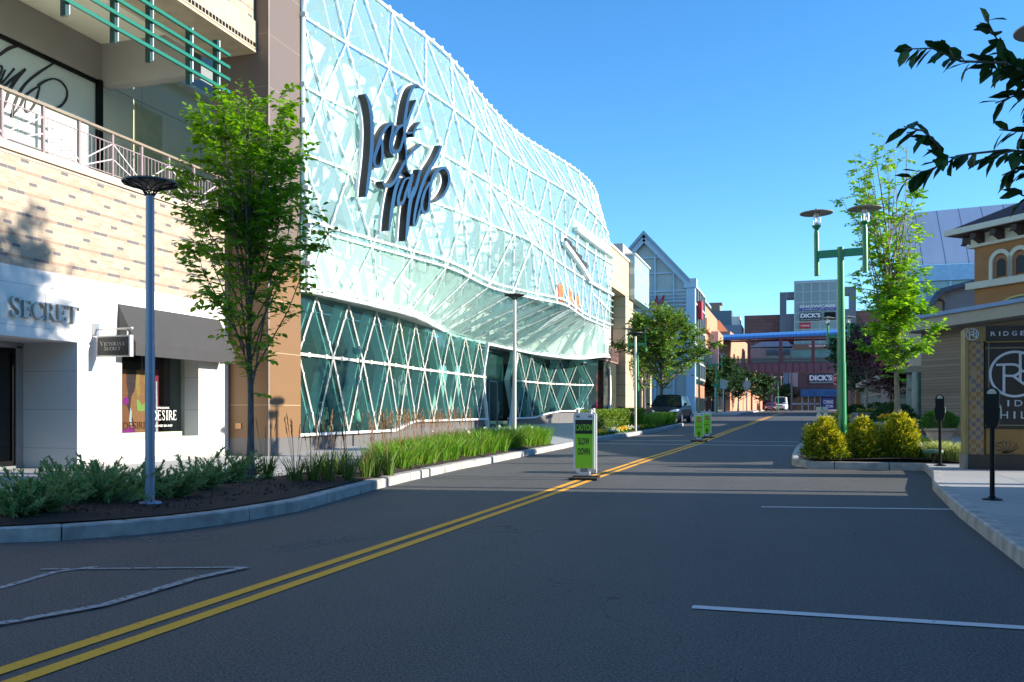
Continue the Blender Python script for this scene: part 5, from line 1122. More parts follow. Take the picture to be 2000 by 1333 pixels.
# ------------------------------------------------------------------ grasses, hedge, flowers
def blades(mb, base, n, h, sp, rr, w=.011, lean=.35):
    for i in range(n):
        a = rr.uniform(0, 6.28); r_ = sp*rr.random()**.7; b = base+Vector((r_*math.cos(a), r_*math.sin(a), 0)); hh = h*rr.uniform(.55, 1.1)
        o = Vector((math.cos(a), math.sin(a), 0))*lean*hh*rr.uniform(.3, 1.5); s = Vector((rr.uniform(-1, 1), rr.uniform(-1, 1), 0)).normalized()*w
        m1 = b+o*.28+Vector((0, 0, hh*.55)); m2 = b+o*.75+Vector((0, 0, hh*.92)); tip = b+o*1.25+Vector((0, 0, hh*.96))
        mb.add([b-s, b+s, m1+s*.9, m1-s*.9, m2+s*.6, m2-s*.6, tip], [(0, 1, 2, 3), (3, 2, 4, 5), (5, 4, 6)])
gr_r = island('reed_blade', [(.05, .12, .015), (.09, .19, .03), (.14, .24, .05), (.20, .22, .07)], .55, .25, .3)
gr_b = island('bright_grass_blade', [(.06, .19, .012), (.11, .29, .02), (.18, .38, .03), (.08, .15, .02), (.30, .30, .08)], .5, .3, .3)
gr_d = island('dry_plume', [(.34, .19, .09), (.45, .27, .13), (.22, .13, .07)], .8, .2, .1)
rr = random.Random(31)
RG = [(577, 946, 'first reed grass clump right of the leafy tree trunk'), (610, 943, 'reed grass clump in front of the brown pier corner'), (630, 932, 'smaller reed grass clump set back behind the pier corner one'), (643, 941, 'narrow dark reed grass clump near the kerb'), (661, 931, 'pale reed grass clump in the middle of the row'), (680, 939, 'tall reed grass clump with long bronze plumes near the kerb'), (713, 932, 'reed grass clump just before the bright grass begins'), (734, 930, 'upright reed grass clump at the left end of the bright grass'), (759, 929, 'reed grass clump against the bright green grass by the kerb'), (520, 940, 'reed grass clump almost touching the leafy tree trunk')]
for i, (px, py, lab) in enumerate(RG):
    b = G(px, py, .18); t = thing('reed_grass', lab, 'grass clump', b, 0, 'ornamental reed grass clumps'); mb = MB(); blades(mb, Vector((0, 0, 0)), 70, .46, .09, rr, .007, .4); mb.build('blades', gr_r, t, fix=False)
    mb = MB()
    for k in range(6 if i < 9 else 3):
        a = rr.uniform(0, 6.28); h = rr.uniform(.75, 1.12); tp = Vector((.16*h*math.cos(a), .16*h*math.sin(a), h)); mb.path([(0, 0, 0), tp*.5+Vector((0, 0, .03)), tp], [.004, .003, .002], 3)
        for q in range(16): f = .74+.26*q/16; leaf4(mb, tp*f, tp.normalized()+rv(rr, .12), .07, .012, rr)
    mb.build('plumes', gr_d, t, fix=False)
mb = MB(); mw = MB(); mp = MB()
ya, yb = G(755, 935).y, ye-.9
for i in range(330):
    y = ya+(yb-ya)*rr.random()**.9; f = (y-ya)/(yb-ya); wd = lerpt([(0, .7), (.2, 1.3), (.8, 1.7), (1, .8)], f); x = kl(y)-.32-wd*rr.random(); b = Vector((x, y, g(y)+.18))
    blades(mb, b, 52, .44*(1.0+.28*f)*rr.uniform(.8, 1.15), .15, rr, .0075, .6)
    if f > .45 and rr.random() < .14:
        tp = b+Vector((rr.uniform(-.1, .1), rr.uniform(-.1, .1), rr.uniform(.5, .62)))
        for q in range(9): leaf4(mw, tp, rv(rr), .05, .04, rr)
    if f < .6 and x < kl(y)-.9 and rr.random() < .8:
        for k in range(2):
            tp = b+Vector((rr.uniform(-.15, .15), rr.uniform(-.15, .15), rr.uniform(.85, 1.15))); mp.path([b, tp], [.004, .002], 3)
            for q in range(14): f2 = .74+.26*q/14; leaf4(mp, b+(tp-b)*f2, Vector((0, 0, 1))+rv(rr, .15), .07, .012, rr)
gbd = tag(mb.build('grass_bed', gr_b, fix=False), 'dense bright green grass filling the kerb bed before the glass store', 'grass', kind='stuff'); mw.build('white_blossom', island('white_petals', [(.8, .8, .74), (.75, .76, .6)], .6, .2), gbd, fix=False); mp.build('plumes', gr_d, gbd, fix=False)
# mulch litter
mb = MB()
for i in range(2600):
    y = rr.uniform(7.5, 20); x = kl(y)-.22-rr.random()*2.2; b = Vector((x, y, g(y)+.21+rr.uniform(0, .03))); leaf4(mb, b, rv(rr)+Vector((0, 0, .1)), rr.uniform(.03, .08), .018, rr)
tag(mb.build('mulch_chips', island('bark_chip', [(.04, .022, .014), (.09, .05, .03), (.02, .012, .01), (.14, .10, .07)], .9), fix=False), 'loose bark chips scattered over the left planting bed', 'mulch', kind='stuff')
# clipped hedge on the second kerb bulb
hy0, hy1 = G(1186, 851, .15).y, G(1290, 838, .15).y
def hx(y): return k2(y)-.95
b0 = Vector((hx(hy0), hy0, g(hy0)+.1)); t = wthing('hedge', 'low clipped yellow green box hedge on the far left kerb bulb', 'hedge', b0); mb = MB()
for i in range(9500):
    y = rr.uniform(hy0, hy1); a = rr.uniform(0, math.pi); ex = .42*math.copysign(min(1, abs(math.cos(a))*1.35), math.cos(a)); hz = .88*min(1, math.sin(a)*1.5); x = hx(y)+ex*rr.uniform(.92, 1.04)
    leaf4(mb, Vector((x, y, g(y)+.15+max(.05, hz*rr.uniform(.92, 1.03)))), Vector((ex, rr.gauss(0, .4), hz))+rv(rr, .5), .085, .06, rr)
for i in range(900):
    x = hx(hy0)+rr.uniform(-.42, .42); leaf4(mb, Vector((x, hy0+rr.uniform(-.05, .05), g(hy0)+.15+rr.uniform(.05, .85))), Vector((0, -1, .3))+rv(rr, .5), .085, .06, rr)
mb.build('foliage', island('hedge_leaf', [(.09, .17, .015), (.13, .24, .02), (.18, .30, .03), (.14, .13, .02)], .5, .25, .3), t, fix=False)
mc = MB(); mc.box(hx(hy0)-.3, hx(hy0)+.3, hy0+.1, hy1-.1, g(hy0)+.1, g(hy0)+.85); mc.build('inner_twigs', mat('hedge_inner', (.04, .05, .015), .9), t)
mb = MB()
for i in range(170):
    y = rr.uniform(hy1-1.2, y2+.1); blades(mb, Vector((k2(y)-.35-rr.random()*1.4, y, g(y)+.16)), 26, .62, .14, rr, .014, .4)
tag(mb.build('far_grass', gr_b, fix=False), 'bright green grass between the clipped hedge and the parked minivan', 'grass', kind='stuff')
def frow(label, ya, yb, n, cols, seed, off=.34):
    rr = random.Random(seed); t = wthing('flowers', label, 'flowers', (k2(ya)-off, ya, g(ya)+.15)); mf = MB(); mg = MB()
    for i in range(n):
        y = rr.uniform(ya, yb); b = Vector((k2(y)-off-rr.uniform(-.1, .2), y, g(y)+.16)); b2 = b+Vector((0, 0, rr.uniform(.08, .2)))
        for q in range(6): leaf4(mf, b2+rv(rr, .02), rv(rr)+Vector((0, 0, .6)), .075, .06, rr)
        for q in range(6): leaf4(mg, b+Vector((0, 0, .04)), rv(rr)+Vector((0, 0, .8)), .12, .05, rr)
    mf.build('blossom', island('bed_petals_%d' % seed, cols, .6, .2), t, fix=False); mg.build('leaves', bx, t, fix=False)
yq = hy0
for i, (cols, nm) in enumerate(((YEL, 'yellow'), (WH, 'white'), (YEL, 'yellow'), (WH, 'white'), (YEL, 'orange yellow'), (YEL, 'yellow'))):
    frow('%s flowers along the kerb of the clipped hedge, %s from its near end' % (nm, ['first', 'second', 'third', 'fourth', 'fifth', 'sixth and last'][i]), yq+i*1.5-.6, yq+i*1.5+.6, 34, cols, 200+i)
# variegated grass and leafy shrub right
for i, (px, D, lab) in enumerate(((1838, 19.6, 'pale variegated grass mound just behind the second parking meter'), (1868, 19.3, 'pale variegated grass mound between the second meter and the tiled sign pillar'), (1808, 20.6, 'pale variegated grass tuft below the terracotta pot'))):
    b = onG(px, D, .18); t = thing('variegated_grass', lab, 'grass clump', b); mb = MB(); blades(mb, Vector((0, 0, 0)), 620, .40, .30, rr, .008, .8); mb.build('blades', island('cream_green_blade', [(.20, .30, .06), (.38, .44, .14), (.52, .52, .25), (.12, .20, .03)], .5, .3), t, fix=False)
b = onG(1822, 18.95, .17); t = thing('spotlight', 'low green garden spotlight in the bed left of the second meter', 'spotlight', b); mb = MB(); mb.lathe([(0, .2), (.2, .2), (.21, .23), (.2, .27), (0, .28)], n=16); mb.build('hood', mat('dull_green_metal', (.05, .13, .09), .4), t); mb = MB(); mb.tube((0, 0, 0), (0, 0, .2), .03); mb.build('stem', M['black'], t)
# ------------------------------------------------------------------ cars
def car(name, label, cat, loc, rz, L_, W_, H_, paint, van=False):
    t = thing(name, label, cat, loc, rz); a = -L_/2; w2 = W_/2; bz = .28; k = H_/1.72
    hood = .98*k if not van else 1.15; belt = 1.06*k if not van else 1.3
    if van: st_ = [(a, .55, .9), (a+.06, .95, .96), (a+.5, hood, 1), (a+.95, belt, 1), (L_/2-.05, belt, 1), (L_/2, belt-.1, .97)]
    else: st_ = [(a, .52*k, .84), (a+.07, .80*k, .93), (a+.35, .90*k, .98), (a+1.15, hood+.03, 1), (a+1.6, belt, 1), (L_/2-.3, belt, .99), (L_/2, belt-.12, .93)]
    mb = MB(); rows = []
    for y, zt, wf in st_:
        w = w2*wf; rows.append([(-w*.93, y, bz), (-w, y, bz+.2), (-w, y, zt-.22), (-w*.93, y, zt-.05), (-w*.6, y, zt+.02), (0, y, zt+.04), (w*.6, y, zt+.02), (w*.93, y, zt-.05), (w, y, zt-.22), (w, y, bz+.2), (w*.93, y, bz)])
    n = 11; vs = [v for r in rows for v in r]; fs = [(i*n+j, i*n+(j+1) % n, (i+1)*n+(j+1) % n, (i+1)*n+j) for i in range(len(rows)-1) for j in range(n)]+[tuple(range(n)), tuple((len(rows)-1)*n+j for j in range(n))]
    mb.add(vs, fs); body = mb.build('body', paint, t, smooth=False)
    y0, y1 = (a+.75, a+1.55) if van else (a+1.15, a+2.05)
    y2b, y3 = L_/2-.5, L_/2-.06
    wb, wr = w2*.93, w2*(.86 if van else .72); zr = H_-.05
    mb = MB(); B = [(-wb, y0, belt-.04), (wb, y0, belt-.04), (wb, y3, belt-.04), (-wb, y3, belt-.04)]; Rf = [(-wr, y1, zr), (wr, y1, zr), (wr, y2b, zr), (-wr, y2b, zr)]
    mid_ = [(-wr*.6, y1+.12, H_), (wr*.6, y1+.12, H_), (wr*.6, y2b-.1, H_), (-wr*.6, y2b-.1, H_)]
    V = B+Rf+mid_; mb.add(V, [(0, 1, 5, 4), (1, 2, 6, 5), (2, 3, 7, 6), (3, 0, 4, 7), (4, 5, 9, 8), (5, 6, 10, 9), (6, 7, 11, 10), (7, 4, 8, 11), (8, 9, 10, 11)]); mb.build('cabin', paint, t)
    gl = mat('car_window', (.012, .02, .028), .05, var=.1, spec=1.0)
    def pan(name, A, B_, C_, D_, ins=.06, off=.012):
        A, B_, C_, D_ = map(Vector, (A, B_, C_, D_)); c = (A+B_+C_+D_)/4; nn = (B_-A).cross(D_-A).normalized(); 
        if nn.dot(c-Vector((0, 0, .9))) < 0: nn = -nn
        m_ = MB(); m_.quad(*[p+(c-p).normalized()*ins+nn*off for p in (A, B_, C_, D_)]); m_.build(name, gl, t, fix=False)
    pan('windscreen', B[0], B[1], Rf[1], Rf[0], .09); pan('rear_window', B[2], B[3], Rf[3], Rf[2], .12)
    for s in (-1, 1):
        L0 = lambda f: Vector((s*wb, y0+(y3-y0)*f, belt-.02)); T0 = lambda f: Vector((s*wr, y1+(y2b-y1)*f, zr))
        for f0, f1 in (((.04, .36), (.38, .66), (.68, .97)) if not van else ((.03, .3),)): pan('side_window', L0(f0 if f0 > .1 else .02), L0(f1), T0(f1), T0(f0), .05)
        for yy in (a+.95, L_/2-.95):
            mw_ = MB(); r_ = .34 if not van else .36; mw_.path([(s*(w2-.22), yy, r_), (s*(w2-.2), yy, r_), (s*(w2+.012), yy, r_), (s*(w2+.018), yy, r_)], [r_*.95, r_, r_, r_*.9], 20); wh = mw_.build('wheel', M['rubber'], t)
            mr = MB(); mr.path([(s*(w2+.015), yy, r_), (s*(w2+.028), yy, r_)], [r_*.62, r_*.6], 14); mr.build('rim', M['alum'], wh)
        mm = MB(); mm.prism([(s*(w2-.01), y0+.25, belt), (s*(w2+.2), y0+.28, belt+.02), (s*(w2+.2), y0+.28, belt+.17), (s*(w2+.03), y0+.25, belt+.15)], (0, .08, 0)); mm.build('mirror', paint, t)
        mh = MB(); zz = (.78 if not van else .95)*k; mh.add([(s*w2*.42, a+.02, zz-.11), (s*w2*.86, a+.035, zz-.07), (s*w2*.975, a+.30, zz+.04), (s*w2*.84, a+.16, zz+.09), (s*w2*.44, a+.02, zz-.01)], [(0, 1, 2, 3, 4)])
        mh.v = [(v[0], v[1]-.05, v[2]) for v in mh.v]; hl = mh.build('headlight', mat('headlight_glass', (.6, .65, .7), .12, .4), t, fix=False)
    mg_ = MB(); mg_.box(-w2*.4, w2*.4, a-.03, a+.02, .56*k, .70*k); mg_.build('grille', mat('dark_grille', (.02, .02, .02), .4), t)
    mg_ = MB(); mg_.box(-w2*.86, w2*.86, a-.05, a+.12, .28, .42); mg_.build('bumper', mat('dark_bumper', (.03, .03, .035), .5), t)
    mg_ = MB(); mg_.box(-.25, .25, a-.06, a-.045, .43, .54); mg_.build('number_plate', mat('plate', (.55, .5, .35), .5), t)
    mg_ = MB(); mg_.box(-w2*.38, w2*.38, a-.04, a-.028, .64*k, .665*k); mg_.build('chrome_strip', M['alum'], t); return t
p = G(1316, 829); car('minivan', 'dark blue black minivan parked facing the camera beside the far left kerb', 'minivan', Vector((p.x-.55, p.y+2.6, p.z)), R(-3), 5.0, 2.0, 1.76, mat('dark_navy_car_paint', (.004, .010, .026), .35, .0, var=.05, spec=.2, coat=.05))
p = onG(1525.5, 172, .0); car('delivery_van', 'white high roofed van facing the camera far down the street', 'van', p, R(-4), 6.2, 2.1, 2.65, mat('white_van_paint', (.6, .64, .7), .35, var=.03), True)
p = onG(1505.5, 160, .0); car('red_car', 'small dark red car parked in front of the white van', 'car', p, R(-2), 4.4, 1.9, 1.45, mat('red_car_paint', (.28, .02, .03), .25, var=.05, coat=1))
# ------------------------------------------------------------------ seated person on a bench
def skin(name, V, E, rad, m, parent, sub=2):
    me = bpy.data.meshes.new(name); me.from_pydata([tuple(v) for v in V], E, []); o = link(name, me, parent)
    md = o.modifiers.new('s', 'SKIN'); sd = o.modifiers.new('u', 'SUBSURF'); sd.levels = sd.render_levels = sub; me.materials.append(m)
    if not me.skin_vertices: me.skin_vertices.new()
    for i, r_ in enumerate(rad): me.skin_vertices[0].data[i].radius = (r_, r_) if not isinstance(r_, tuple) else r_
    me.skin_vertices[0].data[0].use_root = True; md.use_smooth_shade = True; return o
pb = onG(1229, 46, .15)
bn = thing('bench', 'low wooden bench behind the clipped hedge', 'bench', pb+Vector((.35, .0, 0)), .1); mb = MB()
for k in range(3): mb.box(-.75, .8, -.22+k*.16, -.09+k*.16, .42, .46)
mb.build('seat', mat('bench_wood', (.2, .13, .07), .7), bn)
for x in (-.6, .65): mb = MB(); mb.box(x-.04, x+.04, -.2, .2, 0, .42); mb.build('leg', M['black'], bn)
mb = MB(); mb.box(-.1, .8, .3, .33, .6, .85); mb.build('backrest', mat('bench_wood', (.2, .13, .07), .7), bn)
pe = thing('person', 'person in dark clothes sitting on the bench, bent far forward with head down', 'person', pb, .15)
V = [(0, 0, .56), (-.10, 0, .72), (-.26, 0, .88), (-.38, 0, .90), (-.48, 0, .82), (-.44, -.11, .58), (-.46, -.12, .1), (-.58, -.13, .05), (-.44, .11, .58), (-.46, .12, .1), (-.58, .13, .05), (-.27, -.2, .86), (-.36, -.23, .68), (-.50, -.14, .64), (-.27, .2, .86), (-.36, .23, .68), (-.50, .14, .64), (-.02, -.1, .53), (-.02, .1, .53)]
skin('body', V, [(0, 1), (1, 2), (2, 3), (3, 4), (17, 5), (0, 17), (5, 6), (6, 7), (0, 18), (18, 8), (8, 9), (9, 10), (2, 11), (11, 12), (12, 13), (2, 14), (14, 15), (15, 16)], [.14, .15, .15, .06, .09, .075, .05, .045, .075, .05, .045, .07, .05, .035, .07, .05, .035, .09, .09], mat('black_clothes', (.012, .012, .016), .9), pe)
mb = MB(); mb.lathe([(0, -.11), (.06, -.10), (.085, -.03), (.09, .04), (.06, .1), (0, .115)], (-.52, 0, .83), 12); mb.build('head', mat('light_skin', (.45, .2, .13), .6), pe, smooth=True)
mb = MB(); mb.lathe([(.1, -.03), (.102, .05), (.07, .11), (0, .13)], (-.50, 0, .845), 12); mb.build('hair', mat('dark_hair', (.015, .01, .01), .7), pe, smooth=True)
for s in (-1, 1):
    mb = MB(); c = Vector((-.55, s*.1, .64)); mb.lathe([(0, -.05), (.03, -.03), (.035, .02), (0, .04)], c, 8)
    for f in range(5): mb.path([c+Vector((-.01, (f-2)*.015, 0)), c+Vector((-.05, (f-2)*.018, -.03)), c+Vector((-.06, (f-2)*.016, -.06-.006*(2-abs(f-2))))], [.010, .009, .006], 5)
    mb.build('hand', mat('light_skin', (.45, .2, .13), .6), pe)
# ------------------------------------------------------------------ buildings further up the left side
def bld(name, label, loc, cat='building'): return wthing(name, label, cat, loc)
def b1(par, name, m, *boxes):
    mb = MB()
    for b in boxes: mb.box(*b)
    return mb.build(name, m, par)
M['tanst'] = panelm('tan_stone_courses', (.48, .37, .25), 2.6, .78, .05, (.30, .22, .15), var=.06); M['brn'] = mat('dark_brown_panel', (.13, .08, .065), .6, var=.15, scale=6)
M['dkgl'] = mat('dark_glass', (.03, .05, .06), .08, var=.3, spec=.9); M['perf'] = None
def perfm():
    m = bpy.data.materials.new('pale_blue_lattice_panel'); n, p, L = nodes_of(m); b = NB(m); o, _ = b.pos()
    u = b.m('ADD', b.m('DIVIDE', o[1], 1.1), b.m('DIVIDE', o[2], 1.5)); v = b.m('SUBTRACT', b.m('DIVIDE', o[1], 1.1), b.m('DIVIDE', o[2], 1.5))
    k = b.m('LESS_THAN', b.m('MINIMUM', b.m('FRACT', u), b.m('FRACT', v)), .2)
    L.new(b.mix(k, (.26, .37, .41), (.42, .52, .54)), p.inputs['Base Color']); p.inputs['Roughness'].default_value = .4; p.inputs['Metallic'].default_value = .2; return m
M['perf'] = perfm()
t = bld('stone_shop_block', 'tan stone shop block with a dark pier just beyond the glass store', (-14, 58, .5))
ya, yb = 53.2, 65.0
b1(t, 'wall', M['tanst'], (-20, -11, ya, yb, 9.3, 11.85)); b1(t, 'corner_pillar', M['tanst'], (-11.9, -11.0, 61.9, yb, .5, 9.3)); b1(t, 'inner_wall', M['tanst'], (-20, -12.6, ya, yb, 4.4, 9.3))
b1(t, 'coping', mat('pale_coping', (.7, .68, .62), .6), (-20, -10.92, ya, yb, 11.85, 12.0)); b1(t, 'window', M['dkgl'], (-12.55, -12.5, 55.5, 61.4, 7.2, 9.1))
mb = MB()
for k in range(5): mb.box(-11.9, -11.83, 55, 61.8, 7.25+k*.42, 7.32+k*.42)
for k in range(4): mb.box(-11.95, -11.9, 55+k*2.1, 55.08+k*2.1, 7.1, 9.2)
mb.build('green_screen', mat('pale_green_bars', (.25, .42, .36), .5), t)
b1(t, 'lower_panel', mat('lower_grey_wall', (.45, .40, .38), .7), (-13, -12.0, ya, 61.9, 5.6, 7.1))
mb = MB(); 
for k in range(14): mb.bar((-11.45, 54+k*.55, 4.65), (-11.45, 54.28+k*.55, 5.55), .04, .06); mb.bar((-11.45, 54.28+k*.55, 5.55), (-11.45, 54.55+k*.55, 4.65), .04, .06)
mb.box(-12, -11.5, 53.6, 61.8, 4.55, 5.65); mb.build('chevron_band', mat('mauve_brown', (.24, .15, .13), .6), t)
b1(t, 'dark_pier', mat('dark_green_stone', (.04, .045, .03), .35, var=.5, scale=5), (-13, -11.6, 57.2, 61.6, .5, 4.6))
pts = []
mb = MB(); P = [Vector((-11.5, 58.6+.25*math.sin(math.pi*i/10), 1.2+3.0*i/10)) for i in range(11)]; mb.path(P, [.04]+[.10]*9+[.04], 6); mb.build('wall_light', mat('white_acrylic', (.8, .8, .78), .3), t)
b1(t, 'shop_glass', M['dkgl'], (-12.4, -12.3, 53.2, 57.2, .5, 4.2)); b1(t, 'mullion', M['white'], (-12.3, -12.2, 53.8, 53.9, .6, 4), (-12.3, -12.2, 55.2, 55.3, .6, 4), (-12.3, -12.2, 53.2, 57, 3.2, 3.3)); b1(t, 'red_frame', mat('red_frame', (.45, .01, .02), .4), (-12.3, -12.0, 56.8, 57.15, .5, 4.2)); b1(t, 'lintel', M['white'], (-12.4, -12.0, 53.2, 57.15, 4.2, 4.9)); b1(t, 'name_board', M['black'], (-12.0, -11.9, 53.4, 56.4, 3.3, 4.1))
b1(t, 'shop_interior', M['dark'], (-20, -12.5, 53.2, 66, .4, 4.3))
t = bld('lattice_panel_block', 'shop block with a large pale blue lattice panel above, left of the gabled glass hall', (-13, 68, .6))
b1(t, 'lattice_panel', M['perf'], (-11.2, -10.6, 63.3, 70.1, 9.3, 12.4)); b1(t, 'panel_cap', mat('pale_coping', (.7, .68, .62), .6), (-11.3, -10.5, 63.2, 70.2, 12.4, 12.5)); b1(t, 'roof_box', M['grayp'], (-14, -11.3, 62.5, 70, 12.3, 13.1))
b1(t, 'wall', M['tanst'], (-20, -11.9, 65.05, 72.5, .5, 9.3)); b1(t, 'upper_wall', M['grayp'], (-20, -11.25, 65.1, 70, 9.3, 12.2)); b1(t, 'window', M['dkgl'], (-11.9, -11.85, 66, 73, 6.2, 9.0))
mb = MB()
for k in range(6): mb.box(-11.5, -11.42, 65.3, 73.4, 6.3+k*.45, 6.37+k*.45)
for k in range(5): mb.box(-11.55, -11.5, 65.5+k*1.9, 65.6+k*1.9, 6.1, 9.2)
mb.build('green_screen', mat('pale_green_bars', (.25, .42, .36), .5), t)
for k in range(3): b1(t, 'pillar', M['tanst'], (-11.9, -11.2, 66+k*4.3, 66.9+k*4.3, .5, 5.6))
b1(t, 'shop_glass', M['dkgl'], (-11.88, -11.8, 65.2, 75.4, .8, 4.2)); b1(t, 'fascia', M['brn'], (-11.9, -11.5, 65.1, 75.4, 4.3, 5.5))
# gabled glass hall with red sign
t = bld('gabled_glass_hall', 'glass hall with a steep pale blue steel gable and red letters on its front', (-14, 92, .9))
Yg = 89.4; AX, AZ = -14.0, 18.7; EX, EZ = -9.75, 14.2; LX = AX-(EX-AX)
M['sblue'] = mat('pale_blue_steel', (.42, .55, .68), .45, .2, var=.04); M['dullgl'] = mat('dull_glass_panel', (.40, .43, .42), .2, var=.12, scale=.3, spec=.7)
mb = MB(); mb.prism([(LX, Yg+.3, 1), (EX, Yg+.3, 1), (EX, Yg+.3, EZ), (AX, Yg+.3, AZ), (LX, Yg+.3, EZ)], (0, 22, 0)); mb.build('glass_front', M['dullgl'], t)
mb = MB()
for s, x in ((1, EX), (-1, LX)):
    mb.prism([(AX, Yg-.5, AZ+.15), (x+s*.35, Yg-.5, EZ-.35), (x+s*.35, Yg-.5, EZ-.02), (AX, Yg-.5, AZ+.55)], (0, 24, 0))
mb.build('roof', mat('blue_grey_roof', (.28, .36, .45), .5, .3), t)
mb = MB()
for s, x in ((1, EX), (-1, LX)): mb.bar((AX, Yg-.1, AZ-.25), (x, Yg-.1, EZ-.25), .3, .5)
for x in (AX-2.9, AX-1.2, AX+1.05, AX+2.9): mb.box(x-.08, x+.08, Yg+.1, Yg+.29, 1, AZ-1.07*abs(x-AX)-.3)
for z in (16.6, 15.0, 13.2, 12.2, 10.6, 9.0, 7.4, 5.8): 
    hw = min(4.25, (AZ-z)*.93); mb.box(AX-hw, AX+hw, Yg+.12, Yg+.28, z-.07, z+.07)
mb.box(LX, EX, Yg+.05, Yg+.28, 9.4, 9.75); mb.build('steel_frame', M['sblue'], t)
mb = MB()
for k in range(6): mb.box(AX-4, AX+4.1, Yg-.4, Yg-.3, 11.0+k*.35, 11.06+k*.35)
mb.build('louvre', M['sblue'], t)
b1(t, 'corner_column', M['sblue'], (EX-.1, EX+.75, Yg-.15, Yg+.9, .9, 13.4)); b1(t, 'column_cap', M['sblue'], (EX-.3, EX+.9, Yg-.3, Yg+1.2, 13.4, 14.3))
b1(t, 'side_body', M['dkgl'], (-15, -9.15, Yg+.9, Yg+11, 4, 13.9)); mb = MB()
for k in range(5): mb.box(-9.14, -9.0, Yg+.9+k*2.5-.08, Yg+.9+k*2.5+.08, 4.4, 13.9)
for z in (4.6, 6.2, 7.9, 9.6, 12.0, 13.8): mb.box(-9.14, -9.02, Yg+.9, Yg+11, z-.1, z+.1)
mb.build('side_frame', M['palep'], t); b1(t, 'base_wall', mat('orange_brick_plain', (.42, .17, .09), .8), (-15, -9.1, Yg+.9, Yg+11, .9, 3.98))
mr = mat('red_letters', (.45, .01, .02), .4)
mb = MB(); p0, p1 = PYp(1264, 601, Yg-.6), PYp(1297.5, 577, Yg-.6)
h_ = p1.z-p0.z; sl = lambda x, z: (p0.x+x+z*.28*1, z+p0.z)
def let(pts): mb.prism([(sl(a, b)[0], Yg-.6, sl(a, b)[1]) for a, b in pts], (0, .15, 0))
W_ = (p1.x-p0.x)
def strokes(x0, w, segs):
    for (a, b, c, d, th) in segs: let([(x0+a*w, b*h_), (x0+a*w+th, b*h_), (x0+c*w+th, d*h_), (x0+c*w, d*h_)])
strokes(-W_*.45, W_*.38, [(0, 0, 0, 1, .12), (.8, 0, .8, 1, .12), (0, .45, .8, .6, .0)]); let([(-W_*.45, h_*.44), (-W_*.08, h_*.50), (-W_*.08, h_*.58), (-W_*.45, h_*.52)])
text(mb, '&', (p0.x+W_*.04, Yg-.6, p0.z), (W_*.2, 0, 0), (0, 0, h_*.42), bold=.03, nrm=(0, 1, 0), thick=.1)
strokes(W_*.32, W_*.5, [(0, 0, .06, 1, .10), (.06, 1, .38, .1, .14), (.38, .1, .86, 1, .10), (.86, 1, .84, 0, .16)])
mb.build('red_lettering', mr, t)
mb = MB(); mb.box(-8.98, -8.6, Yg+2.6, Yg+3.4, 10.6, 12.4); mb.build('red_banner', mat('bright_red_banner', (.65, .02, .05), .6), t)
# orange brick block, stepped
M['obr'] = brickm('orange_brick', (.50, .21, .11), (.60, .27, .15), 0, 0, .4, .15, (.3, .14, .09), pattern=False); M['obrx'] = brickm('dark_patterned_brick', (.15, .07, .065), (.20, .10, .09), 0, 0, 1.1, .8, (.08, .04, .04), axis=0, pattern=False)
t = bld('orange_brick_block', 'sunlit orange brick block right of the gabled glass hall', (-12, 110, 1))
b1(t, 'wall', M['obr'], (-22, -9.3, 100.6, 121, 8.6, 13.3), (-22, -9.3, 100.6, 102.5, 1, 8.6), (-22, -9.3, 111, 112.5, 1, 8.6)); b1(t, 'lower_block', M['obr'], (-20, -8.9, 101.0, 126, 10.3, 11.6)); b1(t, 'recess', M['dkgl'], (-22, -9.6, 102.5, 121, 1, 8.6)); b1(t, 'white_banner', mat('pale_pink_banner', (.55, .42, .45), .7), (-9.25, -8.1, 106.9, 107.1, 5.2, 10.6))
b1(t, 'shopfront', M['dkgl'], (-15, -9.0, 113, 128, 1, 6))
t = bld('far_brick_terrace', 'long orange brick terrace with dark windows beyond the footbridge', (-9, 155, 1.2))
mb = MB(); mb.prism([(-24, 133, 1), (-8.4, 133, 1), (-5.6, 190, 1), (-24, 190, 1)], (0, 0, 11.8)); mb.build('wall', M['obr'], t)
for k in range(9):
    y = 137+k*5.5; x = -8.4+(y-133)/57*2.8; b1(t, 'window', M['dkgl'], (x-.1, x+.12, y, y+3.4, 6.6, 9.8))
mb = MB(); mb.prism([(-24, 133.3, 13.0), (-12.5, 133.3, 13.0), (-10, 133.3, 14.5), (-16, 133.3, 16), (-24, 133.3, 16)], (0, 20, 0)); mb.build('upper_wall', M['obr'], t)
t = bld('blue_grey_block', 'blue grey block with small rooftop machinery on the skyline', (-14, 210, 1.4))
b1(t, 'wall', mat('blue_grey_wall', (.14, .20, .27), .5, var=.05), (-27, -10.5, 206, 225, 1.4, 20.5)); b1(t, 'roof_box', mat('teal_grey_box', (.09, .15, .20), .5), (-19, -12.8, 208, 215, 20.5, 24)); b1(t, 'roof_box', mat('pale_coping', (.7, .68, .62), .6), (-12.8, -11, 208, 214, 20.5, 22.6)); b1(t, 'roof_machinery', mat('rust_machine', (.25, .2, .14), .8), (-18.5, -15.5, 209, 212, 24, 25.6), (-19, -15, 209, 212, 25.6, 26))
